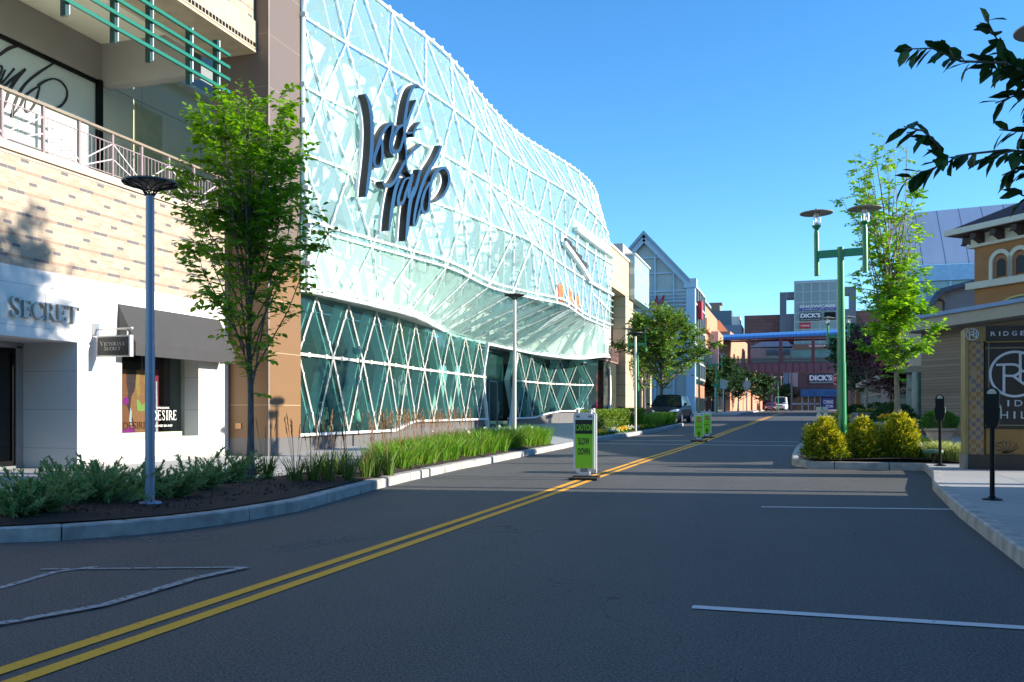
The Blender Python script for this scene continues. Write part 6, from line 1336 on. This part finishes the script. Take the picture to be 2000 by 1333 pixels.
# cinema and sports store at the end of the street
t = bld('cinema_building', 'cinema and sports store building with a pale glass sign tower closing the street', (3, 205, 1.5))
yc = 204; X_ = lambda px: PYp(px, 700, yc).x; Z_ = lambda py: PYp(1590, py, yc).z
b1(t, 'brick_wall', M['obrx'], (X_(1453), X_(1560), yc+2, yc+12, 1.4, Z_(611)), (X_(1640), X_(1725), yc+2, yc+12, 1.4, Z_(608)))
st_ = mat('slate_steel', (.12, .15, .19), .5, var=.05)
b1(t, 'portal', st_, (X_(1523), X_(1536), yc, yc+3, 1.4, Z_(569)), (X_(1536.2), X_(1552), yc, yc+3, Z_(582), Z_(569)), (X_(1536.2), X_(1552), yc, yc+3, Z_(660), Z_(612)))
b1(t, 'portal', st_, (X_(1659), X_(1672), yc, yc+3, 1.4, Z_(563)), (X_(1634), X_(1658.8), yc, yc+3, Z_(578), Z_(563)), (X_(1634), X_(1658.8), yc, yc+3, Z_(650), Z_(606)))
tw = b1(t, 'glass_tower', mat('pale_tower_glass', (.20, .28, .29), .2, var=.15, scale=.12), (X_(1552), X_(1634), yc-2, yc+6, Z_(706), Z_(551)))
mb = MB(); yf = yc-2.05
for k in range(6): x = X_(1552)+(X_(1634)-X_(1552))*k/5; mb.box(x-.12, x+.12, yf, yf+.1, Z_(706), Z_(551))
for py in (554, 572, 592, 613, 630, 645, 661, 683): mb.box(X_(1552), X_(1634), yf+.02, yf+.08, Z_(py)-.1, Z_(py)+.1)
mb.box(X_(1551), X_(1635), yf-.1, yf+.3, Z_(556), Z_(550.5)); mb.build('tower_frame', mat('tower_mullion', (.32, .42, .46), .4), tw)
wm = mat('sign_white', (.75, .75, .78), .5); ys_ = yf-.3
def sgn(name, px0, px1, py0, py1, bgm, items, yy=None, par=None):
    yy = ys_ if yy is None else yy; q = lambda px, py: PYp(px, py, yy)
    mb = MB(); a, b = q(px0, py1), q(px1, py0)
    if bgm: mb.box(a.x, b.x, yy, yy+.25, a.z, b.z, 0)
    for (s_, x0, x1, y0_, y1_, bold) in items:
        A_, B_ = q(x0, y1_), q(x1, y0_); text(mb, s_, (A_.x, yy-.06, A_.z), (B_.x-A_.x, 0, 0), (0, 0, B_.z-A_.z), (0, 1, 0), mi=1, bold=bold)
    return mb.build(name, [bgm or wm, wm], par or t, fix=False)
sgn('cinema_sign', 1561, 1633, 601, 607, mat('sign_violet_blue', (.05, .05, .38), .5), [('SHOWCASE', 1562, 1632, 594.5, 602.3, .03), ('CINEMA DE LUX', 1567, 1628, 602.2, 606.2, .0)])
sgn('sports_sign', 1562, 1604, 610, 627, mat('sign_dark_green', (.015, .04, .045), .5), [("DICK'S", 1563.5, 1602.5, 611.5, 621.5, .04), ('SPORTING GOODS', 1564, 1602, 623.3, 625.8, .0)])
sgn('dark_sign', 1610, 1632, 609.5, 625, M['black'], [('ADDED', 1612, 1630, 614, 621, .02)][:0]); sgn('red_sign', 1562, 1583, 630.5, 642, mr, [('T.J.MAXX', 1564, 1581, 635, 639, .03)])
sgn('brown_band', 1540, 1645, 671, 683, mat('brown_sign_band', (.16, .08, .06), .6), [('SHOWCASE', 1580, 1620, 673.5, 678, .02)], yc-3)
b1(t, 'green_glass', mat('green_glass_wall', (.08, .20, .20), .2, var=.3, scale=.3), (X_(1545), X_(1645), yc-2.6, yc-2.4, Z_(728), Z_(683)))
b1(t, 'lower_wall', mat('plum_wall', (.10, .055, .06), .7, var=.15), (X_(1500), X_(1645), yc-5, yc-2.7, 1.4, Z_(729))); b1(t, 'pale_panel', mat('mauve_panel', (.30, .25, .26), .7), (X_(1541), X_(1558), yc-5.3, yc-5.01, Z_(757), Z_(727))); b1(t, 'blue_pier', mat('blue_pier', (.12, .2, .3), .6), (X_(1530), X_(1540), yc-5.3, yc-5.01, 1.4, Z_(727)))
sgn('wall_sign', 1579, 1627, 731, 750, mat('sign_dark_green', (.015, .04, .045), .5), [("DICK'S", 1581, 1625, 732.5, 744, .04), ('SPORTING GOODS', 1582, 1624, 746, 748.8, .0)], yc-5.4)
b1(t, 'blue_awning', mat('blue_awning', (.02, .10, .26), .7, var=.3, scale=.7), (X_(1563), X_(1632), yc-7, yc-5.1, Z_(776), Z_(762)))
b1(t, 'shopfront', mat('warm_shopfront', (.22, .13, .05), .4, var=.6, scale=.9, col2=(.02, .05, .06)), (X_(1545), X_(1601), yc-5.2, yc-5.02, 1.4, Z_(776))); mb = MB()
for px in (1546, 1566, 1578, 1590, 1601): mb.box(X_(px)-.12, X_(px)+.12, yc-5.4, yc-5.22, 1.4, Z_(776))
mb.box(X_(1545), X_(1601), yc-5.4, yc-5.22, Z_(790)-.1, Z_(788)); mb.build('shopfront_frame', mat('pale_blue_frame', (.35, .45, .55), .5), t)
sgn('coming_soon_sign', 1606, 1628, 778, 800, mat('sign_blue', (.02, .05, .25), .5), [('COMING', 1608, 1627, 782, 789, .02), ('SOON', 1613, 1627, 791, 797, .02)], yc-7.2)
# footbridge
t = bld('footbridge', 'maroon steel footbridge with a bright blue metal roof crossing the street', (0, 130, 1.1), 'footbridge')
Yb = 130; bx_ = lambda px: PYp(px, 700, Yb).x; bz_ = lambda py: PYp(1550, py, Yb).z
mar = mat('maroon_steel', (.19, .045, .05), .5, var=.05); x0, x1 = bx_(1392), bx_(1700)
def roofm():
    m = bpy.data.materials.new('blue_seam_roof'); n, p, L = nodes_of(m); b = NB(m); o, _ = b.pos(); k = b.m('LESS_THAN', b.m('FRACT', b.m('DIVIDE', o[0], .62)), .12)
    L.new(b.mix(k, (.07, .24, .56), (.04, .15, .40)), p.inputs['Base Color']); p.inputs['Roughness'].default_value = .4; return m
mb = MB(); pr = [(Yb-.5, bz_(657)), (Yb-.45, bz_(652)), (Yb+.4, bz_(647.5)), (Yb+2, bz_(644)), (Yb+4, bz_(647)), (Yb+4.6, bz_(656))]
mb.prism([(x0, y, z-.35) for y, z in pr], (x1-x0, 0, .0)); mb.v = [(x, y, z+.45*(x-x0)/(x1-x0)) for x, y, z in mb.v]; mb.build('roof', roofm(), t)
b1(t, 'eave_beam', mar, (x0, x1, Yb-.3, Yb, bz_(662), bz_(658.5)), (x0, x1, Yb+4, Yb+4.3, bz_(662), bz_(658.5))); b1(t, 'deck', mar, (x0, x1, Yb-.2, Yb+4.2, bz_(726), bz_(709)))
b1(t, 'fascia', mat('mauve_fascia', (.26, .11, .13), .6, var=.06), (x0, x1, Yb-.35, Yb-.22, bz_(727), bz_(710)))
for px in (1402, 1463, 1525, 1588, 1650, 1697):
    b1(t, 'post', mar, (bx_(px)-.22, bx_(px)+.22, Yb-.25, Yb+.1, bz_(709), bz_(658.5)))
for k in range(20):
    x = bx_(1430)+k*(x1-bx_(1430))/20; b1(t, 'fascia_rib', mar, (x-.06, x+.06, Yb-.42, Yb-.36, bz_(728), bz_(709)))
mb = MB()
for yy in (Yb-.1, Yb+4):
    for z in (bz_(705), bz_(701), bz_(696)): mb.box(x0, x1, yy-.03, yy+.03, z-.03, z+.03)
mb.build('railing', mat('grey_mesh_rail', (.22, .27, .26), .6), t)
b1(t, 'rail_mesh', glassm('mesh_panel', (.55, .62, .6), 1.1, .5, .4, (.3, .36, .34)), (x0, x1, Yb+4.05, Yb+4.08, bz_(708), bz_(696)))
t = bld('upper_pavilion', 'small blue roofed pavilion seen through the footbridge', (-3, 150, 8), 'pavilion'); q = lambda px, py: PYp(px, py, 150)
b1(t, 'body', mat('slate_steel', (.12, .15, .19), .5, var=.05), (q(1465, 700).x, q(1548, 700).x, 150, 155, q(1500, 708).z, q(1500, 678).z))
for px in (1467, 1507, 1546): b1(t, 'leg', mat('slate_steel', (.12, .15, .19), .5, var=.05), (q(px, 700).x-.15, q(px, 700).x+.15, 152, 152.3, 1.1, q(1500, 708.2).z))
mb = MB(); mb = MB(); a, b, c, d = q(1460, 680), q(1550, 680), q(1540, 667), q(1490, 667); mb.prism([a, b, c, d], (0, 4, 0)); mb.build('roof', mat('steel_blue_roof', (.12, .22, .36), .5), t); b1(t, 'window', M['dkgl'], (q(1497, 700).x, q(1520, 700).x, 149.9, 149.98, q(1500, 700).z, q(1500, 683).z), (q(1524, 700).x, q(1542, 700).x, 149.9, 149.98, q(1500, 700).z, q(1500, 683).z))
# ------------------------------------------------------------------ right side buildings
t = bld('metal_roof_hall', 'hall with a steep silver standing seam roof above blue glazing, behind the trees', (15, 84, .9))
Yh = 82; h = lambda px, py, Y=Yh: PYp(px, py, Y); zb_ = h(1800, 515).z; zt_ = 18.8; xl, xr_ = h(1750, 515).x, 30
def seam():
    m = bpy.data.materials.new('silver_seam_roof'); n, p, L = nodes_of(m); b = NB(m); o, gq = b.pos(); k = b.m('LESS_THAN', b.m('FRACT', b.m('DIVIDE', o[0], 1.75)), .05)
    ns = n.nodes.new('ShaderNodeTexNoise'); ns.inputs['Scale'].default_value = .6; mp = n.nodes.new('ShaderNodeMapping'); mp.inputs['Scale'].default_value = (3, .3, .3); L.new(gq.outputs['Position'], mp.inputs[0]); L.new(mp.outputs[0], ns.inputs[0])
    L.new(b.mix(k, b.mix(ns.outputs[0], (.42, .45, .55), (.56, .58, .66)), (.16, .22, .32)), p.inputs['Base Color']); p.inputs['Roughness'].default_value = .45; p.inputs['Metallic'].default_value = .35; return m
mb = MB(); mb.add([(xl, Yh, zb_), (xr_, Yh, zb_), (xr_, Yh+5, zt_+.9), (xl-.2, Yh+5, zt_+.1), (xl, Yh, zb_-.15), (xr_, Yh, zb_-.15), (xr_, Yh+5.2, zt_-.2), (xl-.2, Yh+5.2, zt_-.2)], [(0, 1, 2, 3), (4, 7, 6, 5), (0, 3, 7, 4), (0, 4, 5, 1), (3, 2, 6, 7)]); mb.build('roof', seam(), t, fix=False)
gb_ = M['sblue']; b1(t, 'cornice', mat('sky_blue_cornice', (.28, .48, .68), .5), (xl, xr_, Yh-.1, Yh+.5, zb_-1.5, zb_-.18)); b1(t, 'glazing', mat('pale_teal_glass', (.22, .38, .42), .15, var=.15, scale=.3), (xl+.1, xr_, Yh+.2, Yh+10, 1, zb_-1.52))
mb = MB()
for k in range(12): x = xl+.3+k*1.95; mb.box(x-.09, x+.09, Yh+.05, Yh+.19, 1, zb_-1.52)
for z in (2.5, 4.5, 6.5, 8.3, 10.4, 11.0): mb.box(xl, xr_, Yh+.08, Yh+.18, z-.07, z+.07)
mb.build('mullions', mat('sky_blue_cornice', (.28, .48, .68), .5), t)
t = bld('grey_gable_shed', 'grey rendered shed with a sloping slate blue roof edge behind the low shop', (12, 56, .6)); Y_ = 56; q = lambda px, py: PYp(px, py, Y_)
def pr_(name, pts, m, dy, y=0):
    mb = MB(); mb.prism([q(*p)+Vector((0, y, 0)) for p in pts], (0, dy, 0)); mb.build(name, m, t)
pr_('tan_wall', [(1800, 800), (1845, 800), (1845, 566), (1836, 574), (1812, 612), (1800, 612)], mat('tan_render', (.42, .34, .24), .8), 6); pr_('grey_wall', [(1845, 800), (1940, 800), (1940, 540), (1845, 566)], mat('grey_render', (.24, .24, .26), .8, var=.05), 6)
pr_('roof_edge', [(1796, 615), (1808, 610), (1842, 572), (1940, 545), (1940, 538), (1830, 567)], mat('slate_blue_roof', (.08, .12, .17), .5), 7, -.5)
mb = MB(); mb.path([q(1833, 586), q(1841, 588), q(1843, 592), q(1843, 640)], .07, 6); mb.build('drain_pipe', mat('dark_brown_pipe', (.05, .035, .03), .5), t)
WT = 6.8
# tuscan building in its own turned frame
def frame_face(t, P0, u):      # ray -> (s, z) on vertical plane through P0 along u
    nrm = Vector((u.y, -u.x, 0))
    def f(px, py):
        d = dirv(px, py); o = Vector((0, 0, EYE)); k = (P0-o).dot(nrm)/d.dot(nrm); p = o+d*k; return (p-P0).dot(u), p.z
    return f
P0 = Vector((8.2, 46.5, 0)); u = Vector((math.sin(R(39)), -math.cos(R(39)), 0)); ang = math.atan2(u.y, u.x)
t = thing('tuscan_building', 'ochre rendered building with white arched window trim, brackets and a dark red tiled roof', 'building', P0, ang)
f = frame_face(t, P0, u); ocr = mat('ochre_render', (.33, .15, .055), .85, var=.08, scale=2); cre = mat('cream_trim', (.55, .52, .42), .7, var=.04); drk = mat('dark_eave_wood', (.045, .028, .025), .7); rof = mat('dark_red_roof_tiles', (.09, .028, .025), .8, var=.35, scale=9)
ztop = f(1903, 459)[1]; zc0, zc1 = f(1903, 566)[1], f(1903, 553)[1]; zf = f(1903, 482)[1]
mb = MB(); mb.box(0, WT, 0, 9, 0, ztop); wa = mb.build('wall', ocr, t)
mb = MB(); mb.box(-.3, WT, -.25, 9.2, zc0, zc1); mb.build('string_course', cre, t); mb = MB(); mb.box(-.12, WT, -.1, 9.1, zf, ztop+.02); mb.build('frieze', cre, t); mb = MB(); mb.box(-.25, WT, -.2, 9.2, zf-.08, zf+.05); mb.build('string_course', cre, t)
ov = .82; ze = f(1903, 459)[1]+.0
mb = MB(); B_ = [(-ov, -ov, ze), (WT, -ov, ze), (WT, 9+ov, ze), (-ov, 9+ov, ze)]; T_2 = [(4.5, 4.5, ze+3.0), (WT, 4.5, ze+3.0)]
mb.add([(-ov, -ov, ze+.25), (WT, -ov, ze+.25), (WT, 9+ov, ze+.25), (-ov, 9+ov, ze+.25)]+T_2, [(0, 1, 5, 4), (2, 3, 4, 5), (3, 0, 4), (1, 2, 5)]); mb.build('roof', rof, t)
mb = MB(); mb.box(-ov-.08, WT, -ov-.12, -ov+.05, ze, ze+.26); mb.box(-ov-.1, -ov+.05, -ov+.05, 9+ov, ze, ze+.26); mb.build('gutter', cre, t)
mb = MB(); mb.box(-ov, WT, -ov, 9+ov, ze-.02, ze+.02); mb.build('eave_soffit', drk, t)
for k in range(6):
    x = .35+k*1.05; mb = MB(); mb.prism([(x, -.05, ze-.05), (x, -ov+.15, ze-.05), (x, -ov+.12, ze-.3), (x, -.8, ze-.38), (x, -.55, ze-.30), (x, -.3, ze-.42), (x, -.05, ze-.55)], (.3, 0, 0)); mb.build('bracket', drk, t)
for yy in (0.0, 1.2): mb = MB(); mb.prism([(-.02, yy, ze-.05), (-ov+.15, yy, ze-.05), (-ov+.12, yy, ze-.3), (-.8, yy, ze-.40), (-.55, yy, ze-.30), (-.3, yy, ze-.42), (-.02, yy, ze-.55)], (0, .3, 0)); mb.build('bracket', drk, t)
def arch(x, z0, z1, w, y, d, m, name, par, hole=0):
    zs = z1-w/2; pts = [(x+w/2, y, z0)]+[(x+w/2*math.cos(a), y, zs+w/2*math.sin(a)) for a in [math.pi*i/12 for i in range(13)]]+[(x-w/2, y, z0)]
    mb = MB()
    if hole:
        w2_ = w-hole*2; i_ = [(x+w2_/2, y, z0)]+[(x+w2_/2*math.cos(a), y, zs+w2_/2*math.sin(a)) for a in [math.pi*i/12 for i in range(13)]]+[(x-w2_/2, y, z0)]
        for a, b, c, e in zip(pts, pts[1:], i_[1:], i_): mb.prism([a, b, c, e], (0, d, 0))
    else: mb.prism(pts, (0, d, 0))
    return mb.build(name, m, par)
s1, zz1 = f(1957, 487); sp_ = f(1995, 487)[0]-s1; pw_ = (f(1967, 487)[0]-f(1947, 487)[0])/20

for k in range(3):
    x = s1+k*sp_; wi = arch(x, zc1, zz1, 44*pw_, -.14, .14, cre, 'arch_trim', t, 7*pw_); arch(x, zc1+.02, zz1-.26, 30*pw_, -.05, .05, mat('orange_brown_reveal', (.30, .13, .06), .8), 'arch_reveal', wi, 6*pw_); arch(x, zc1+.12, zz1-.42, 18*pw_, -.03, .03, M['dark'], 'window', t)
sx, sz = f(2002, 610); mb = MB(); s0_, _ = f(1947, 603); rx = sx-s0_; zt2 = f(1990, 578)[1]; z0_ = f(1990, 606)[1]
pts = [(sx+rx*math.cos(a), -.12, z0_+(zt2-z0_)*math.sin(a)) for a in [math.pi*i/16 for i in range(17)]]
mb.prism(pts, (0, .1, 0)); ps = mb.build('arched_sign', mat('olive_green_sign', (.07, .10, .06), .6), t)
mb = MB(); 
for a, b in zip(pts, pts[1:]): mb.bar(Vector(a)+Vector((0, -.02, 0)), Vector(b)+Vector((0, -.02, 0)), .05, .07)
A_, B_ = f(1966, 606), f(2060, 588); text(mb, 'ROMA', (A_[0], -.16, A_[1]-.1), (B_[0]-A_[0], 0, 0), (0, 0, .55)) if 0 else None
A_ = f(1970, 603); text(mb, 'Bo', (A_[0], -.15, A_[1]-.25), (1.0, 0, 0), (0, 0, .5), bold=.05); mb.build('sign_trim', mat('gold_letters', (.45, .40, .12), .5), ps)
# low shop with wood cladding and deep fascia
P0 = Vector((4.2, 35.9, 0)); u = Vector((math.sin(R(35.5)), -math.cos(R(35.5)), 0)); ang = math.atan2(u.y, u.x); t = thing('low_shop', 'low shop with weathered wood cladding, pale deep roof fascia and a glazed street side', 'building', P0, ang); f = frame_face(t, P0, u)
z1_, z0_ = f(1783, 628)[1], f(1783, 650)[1]; z2_ = f(1990, 601)[1]
fas = mat('pale_taupe_fascia', (.36, .32, .27), .7, var=.05); wod = None
def woodm():
    m = bpy.data.materials.new('weathered_boards'); n, p, L = nodes_of(m); b = NB(m); o, gq = b.pos(); z = b.m('DIVIDE', o[2], .115); r = b.rand(b.m('FLOOR', z), 3.0)
    ns = n.nodes.new('ShaderNodeTexNoise'); mp = n.nodes.new('ShaderNodeMapping'); mp.inputs['Scale'].default_value = (1, 1, 18); L.new(gq.outputs['Position'], mp.inputs[0]); L.new(mp.outputs[0], ns.inputs[0]); ns.inputs['Scale'].default_value = 1.2; ns.inputs['Detail'].default_value = 6
    c = b.mix(b.m('MULTIPLY_ADD', r, .5, b.m('MULTIPLY', ns.outputs[0], .6)), (.15, .10, .075), (.30, .235, .19)); c = b.mix(b.m('LESS_THAN', b.m('FRACT', z), .08), c, (.06, .04, .03)); L.new(c, p.inputs['Base Color']); p.inputs['Roughness'].default_value = .8; return m
wod = woodm()
mb = MB(); mb.box(0, 14, .5, .8, .1, z0_+.15); mb.build('wood_wall', wod, t)
mb = MB(); mb.add([(-.25, -.3, z0_), (14, -.3, z0_+.35), (14, 9, z0_+.35), (-.25, 9, z0_), (-.25, -.3, z1_), (14, -.3, z1_+.35), (14, 9, z1_+.35), (-.25, 9, z1_)], [(3, 2, 1, 0), (4, 5, 6, 7), (0, 1, 5, 4), (1, 2, 6, 5), (2, 3, 7, 6), (3, 0, 4, 7)]); mb.build('roof_fascia', fas, t)
mb = MB(); mb.bar((-.3, -.33, z1_+.05), (14, -.33, z1_+.40), .14, .13); mb.build('blue_coping', mat('pale_blue_coping', (.16, .26, .46), .5), t)
mb = MB(); sx, sz = f(1876, 720); mb.box(sx-.04, sx+.04, .42, .5, .2, 3.6); mb.build('downpipe', mat('grey_pipe', (.3, .3, .31), .4, .4), t)
ba = bld('glazed_shop_side', 'glazed side of the low shops running up the street behind the purple trees', (5, 50, .4)); 
b1(ba, 'side_glass', mat('teal_shop_glass', (.05, .12, .12), .08, var=.3, spec=.9), (4.5, 8, 36.6, 62, .4, 2.75)); b1(ba, 'roof_slab', fas, (4.0, 10, 38.0, 62, 2.8, 3.05)); mb = MB()
for k in range(14): y = 36.9+k*1.8; mb.box(4.38, 4.5, y-.05, y+.05, .4, 2.78)
for z in (1.2, 2.2): mb.box(4.42, 4.5, 36.9, 61.5, z-.03, z+.03)
mb.build('mullion', M['alum'], ba)
b1(ba, 'mauve_panel', mat('mauve_cladding', (.24, .20, .22), .7), (4.3, 4.44, 44, 48.5, .4, 2.78)); b1(ba, 'downpipe', M['palep'], (4.2, 4.3, 42, 42.12, .4, 2.78))
t = bld('dark_shop_block', 'dark shop block behind the purple leaved trees on the far right', (10, 95, 1)); b1(t, 'wall', mat('dark_teal_wall', (.04, .055, .06), .6, var=.3, scale=.4), (6.8, 20, 92, 120, .9, 8.0)); b1(t, 'canopy', mat('orange_kiosk', (.45, .20, .08), .6), (5.9, 8.2, 90.9, 91.9, .9, 3.6)); b1(t, 'kiosk_window', M['palep'], (6.3, 6.9, 90.8, 90.89, 2.0, 3.1), (7.3, 7.8, 90.8, 90.89, 1.9, 2.6))
# building on the near right, outside the picture: its shade covers the near road
t = bld('near_right_building', 'tall plain shop building on the near right, outside the picture', (14, -8, 0)); b1(t, 'wall', M['tanst'], (8.2, 24, -40, 15.9, 0, 10.4)); b1(t, 'coping', M['cream'], (8.1, 24.1, -40.1, 16.0, 10.4, 10.6))
for k in range(8): b1(t, 'shop_window', M['dkgl'], (8.12, 8.19, -34+k*6, -29+k*6, .5, 3.6))
# ------------------------------------------------------------------ shopping centre sign board
ys0 = 19.15; q = lambda px, py: PYp(px, py, ys0); xL, xP, xR = q(1893, 800).x, q(1921, 800).x, 6.3
t = bld('mall_sign', 'dark brown shopping centre sign board with a checkered tile pillar and round monogram', (4.5, 19.3, .15), 'sign')
def tilem():
    m = bpy.data.materials.new('checkered_tiles'); n, p, L = nodes_of(m); b = NB(m); o, _ = b.pos(); x = b.m('DIVIDE', o[0], .083); z = b.m('DIVIDE', o[2], .083); r = b.rand(b.m('FLOOR', x), b.m('FLOOR', z))
    ch = b.m('LESS_THAN', b.m('MODULO', b.m('ADD', b.m('FLOOR', x), b.m('FLOOR', z)), 2), .5)
    c = b.mix(b.m('GREATER_THAN', r, .5), (.13, .11, .12), (.24, .12, .04)); c = b.mix(b.m('MULTIPLY', ch, b.m('LESS_THAN', r, .96)), (.27, .20, .11), c)
    mo = b.m('MAXIMUM', b.m('LESS_THAN', b.m('FRACT', x), .05), b.m('LESS_THAN', b.m('FRACT', z), .05)); L.new(b.mix(mo, c, (.25, .2, .12)), p.inputs['Base Color']); p.inputs['Roughness'].default_value = .5; return m
gold = mat('gold_brown_metal', (.22, .15, .04), .5, var=.08); dbr = mat('dark_brown_board', (.022, .017, .014), .5, var=.15); pale = mat('pale_blue_white_letter', (.45, .50, .58), .5)
zt0, zt1 = q(1900, 668).z, q(1900, 640).z; zb0 = q(1900, 888).z
b1(t, 'tile_pillar', tilem(), (xL, xP-.0, ys0, ys0+.5, zb0, zt0)); b1(t, 'pillar_cap', gold, (xL-.03, xP+.03, ys0-.03, ys0+.53, zt0+.003, zt1)); b1(t, 'edge_strip', mat('pale_gold_edge', (.28, .22, .09), .5), (xL-.07, xL-.004, ys0+.03, ys0+.47, .3, zt1-.03))
b1(t, 'base', mat('dark_base_stone', (.035, .028, .025), .5), (xL-.02, xR, ys0-.015, ys0+.52, .0, zb0-.003)); b1(t, 'base_edge', mat('pale_base_edge', (.25, .23, .21), .6), (xL-.09, xL-.024, ys0+.0, ys0+.5, .0, zb0-.01))
xg0 = xP+.035; zpa, zpb = q(1950, 838).z, q(1950, 668).z
b1(t, 'top_band', dbr, (xg0, xR, ys0-.0, ys0+.4, zpb+.012, q(1950, 637).z)); b1(t, 'top_gold_strip', gold, (xg0, xR, ys0-.02, ys0+.38, zpb-.012, zpb+.010)); b1(t, 'board', dbr, (xg0, xR, ys0+.04, ys0+.4, zpa, zpb-.014)); b1(t, 'gold_panel', mat('ochre_gold_panel', (.26, .15, .04), .5, var=.12), (xg0+.02, xR, ys0+.06, ys0+.4, zb0, zpa-.004))
mb = MB(); q2 = lambda px, py, dy=-.0: PYp(px, py, ys0+.035)
for py in (680, 831): z = q2(1950, py).z; mb.box(xg0, xR, ys0+.028, ys0+.039, z-.012, z+.012)
xv = q2(1931, 700).x; mb.box(xv-.01, xv+.01, ys0+.026, ys0+.0385, zpa, zpb-.014); mb.build('pinstripe', mat('thin_gold_line', (.18, .16, .10), .5), t)
def monogram(mb, cx, cz, r_, y, th):
    n = 40
    for i in range(n):
        a, b = 2*math.pi*i/n, 2*math.pi*(i+1)/n; A = lambda rr_, an: (cx+rr_*math.cos(an), y, cz+rr_*math.sin(an)); mb.prism([A(r_, a), A(r_, b), A(r_-th, b), A(r_-th, a)], (0, .012, 0))
    cnt_ = [0]
    def fn(a, b): return Vector((cx+a*r_, y-.001-.0012*cnt_[0], cz+b*r_))
    e = (0, .010, 0); k = th/r_
    mb.ribbon([(-.42, -.82), (-.42, .40)], [k, k], fn, e, sub=1); cnt_[0] = 1; mb.ribbon([(-.72, .40), (.0, .40), (.22, .18), (.0, -.06), (-.42, -.06)], [k*.9, k, k, k, k*.9], fn, e); cnt_[0] = 2; mb.ribbon([(-.08, -.06), (.25, -.35), (.62, -.62), (.8, -.64)], [k, k, k, k*.4], fn, e)
    cnt_[0] = 3; mb.ribbon([(.20, .95), (.20, -.30)], [k, k], fn, e, sub=1); mb.ribbon([(.60, .78), (.60, -.58)], [k, k], fn, e, sub=1); cnt_[0] = 4; mb.ribbon([(.2, .12), (.6, .12)], [k, k], fn, e, sub=1)
mb = MB(); c = PYp(1982, 731, ys0+.03); rr_ = 42*PYp(1982, 731, ys0).length/1850; monogram(mb, c.x, c.z, rr_, ys0+.018, .045)
mb.build('monogram', pale, t, fix=False); yl = ys0+.03; P_ = lambda px, py: PYp(px, py, yl)
for s_, xa_, ya_, yb_, wl_ in (('RIDGE', 1942, 794, 782, 5), ('HILL', 1954, 818, 804, 4)):
    mb = MB(); pz0, pz1 = P_(1960, ya_).z, P_(1960, yb_).z; x = P_(xa_, ya_).x
    for ch in s_:
        wch = {'I': .03, 'L': .10}.get(ch, .13); text(mb, ch, (x, yl, pz0), (wch, 0, 0), (0, 0, pz1-pz0), bold=0); mb.build('letter', pale, t, fix=False); mb = MB(); x += wch+.095
mb = MB()
x = PYp(1935, 655, ys0-.004).x
for ch in 'RIDGE HILL':
    mb = MB(); wch = {'I': .022, 'L': .07, ' ': .05}.get(ch, .088)
    if ch != ' ': text(mb, ch, (x, ys0-.004, PYp(1950, 656.5, ys0).z), (wch, 0, 0), (0, 0, .085), bold=.01); mb.build('letter', pale, t, fix=False)
    x += wch+.055
mb = MB(); c2 = PYp(1899, 653.5, ys0-.04); monogram(mb, c2.x, c2.z, .115, ys0-.045, .016); mb.build('small_monogram', pale, t, fix=False)
rr = random.Random(8)
for k in range(3):
    mb = MB(); x = xg0+.35+k*.8
    for j in range(9):
        a = j*.7; mb.ribbon([(x, zb0+.04), (x+.12*math.cos(a), zb0+.13+.1*math.sin(a)), (x+.22*math.cos(a+.5), zb0+.15+.1*math.sin(a+.6)), (x+.18*math.cos(a+.9), zb0+.17+.07*math.sin(a+1.2))], [.012, .03, .022, .004], lambda p_, r_: Vector((p_, ys0+.055, r_)), (0, .003, 0))
    mb.build('scroll_ornament', mat('brown_ornament', (.12, .075, .03), .6), t, fix=False)

for o in bpy.data.objects:
    if "_w" in o: del o["_w"]
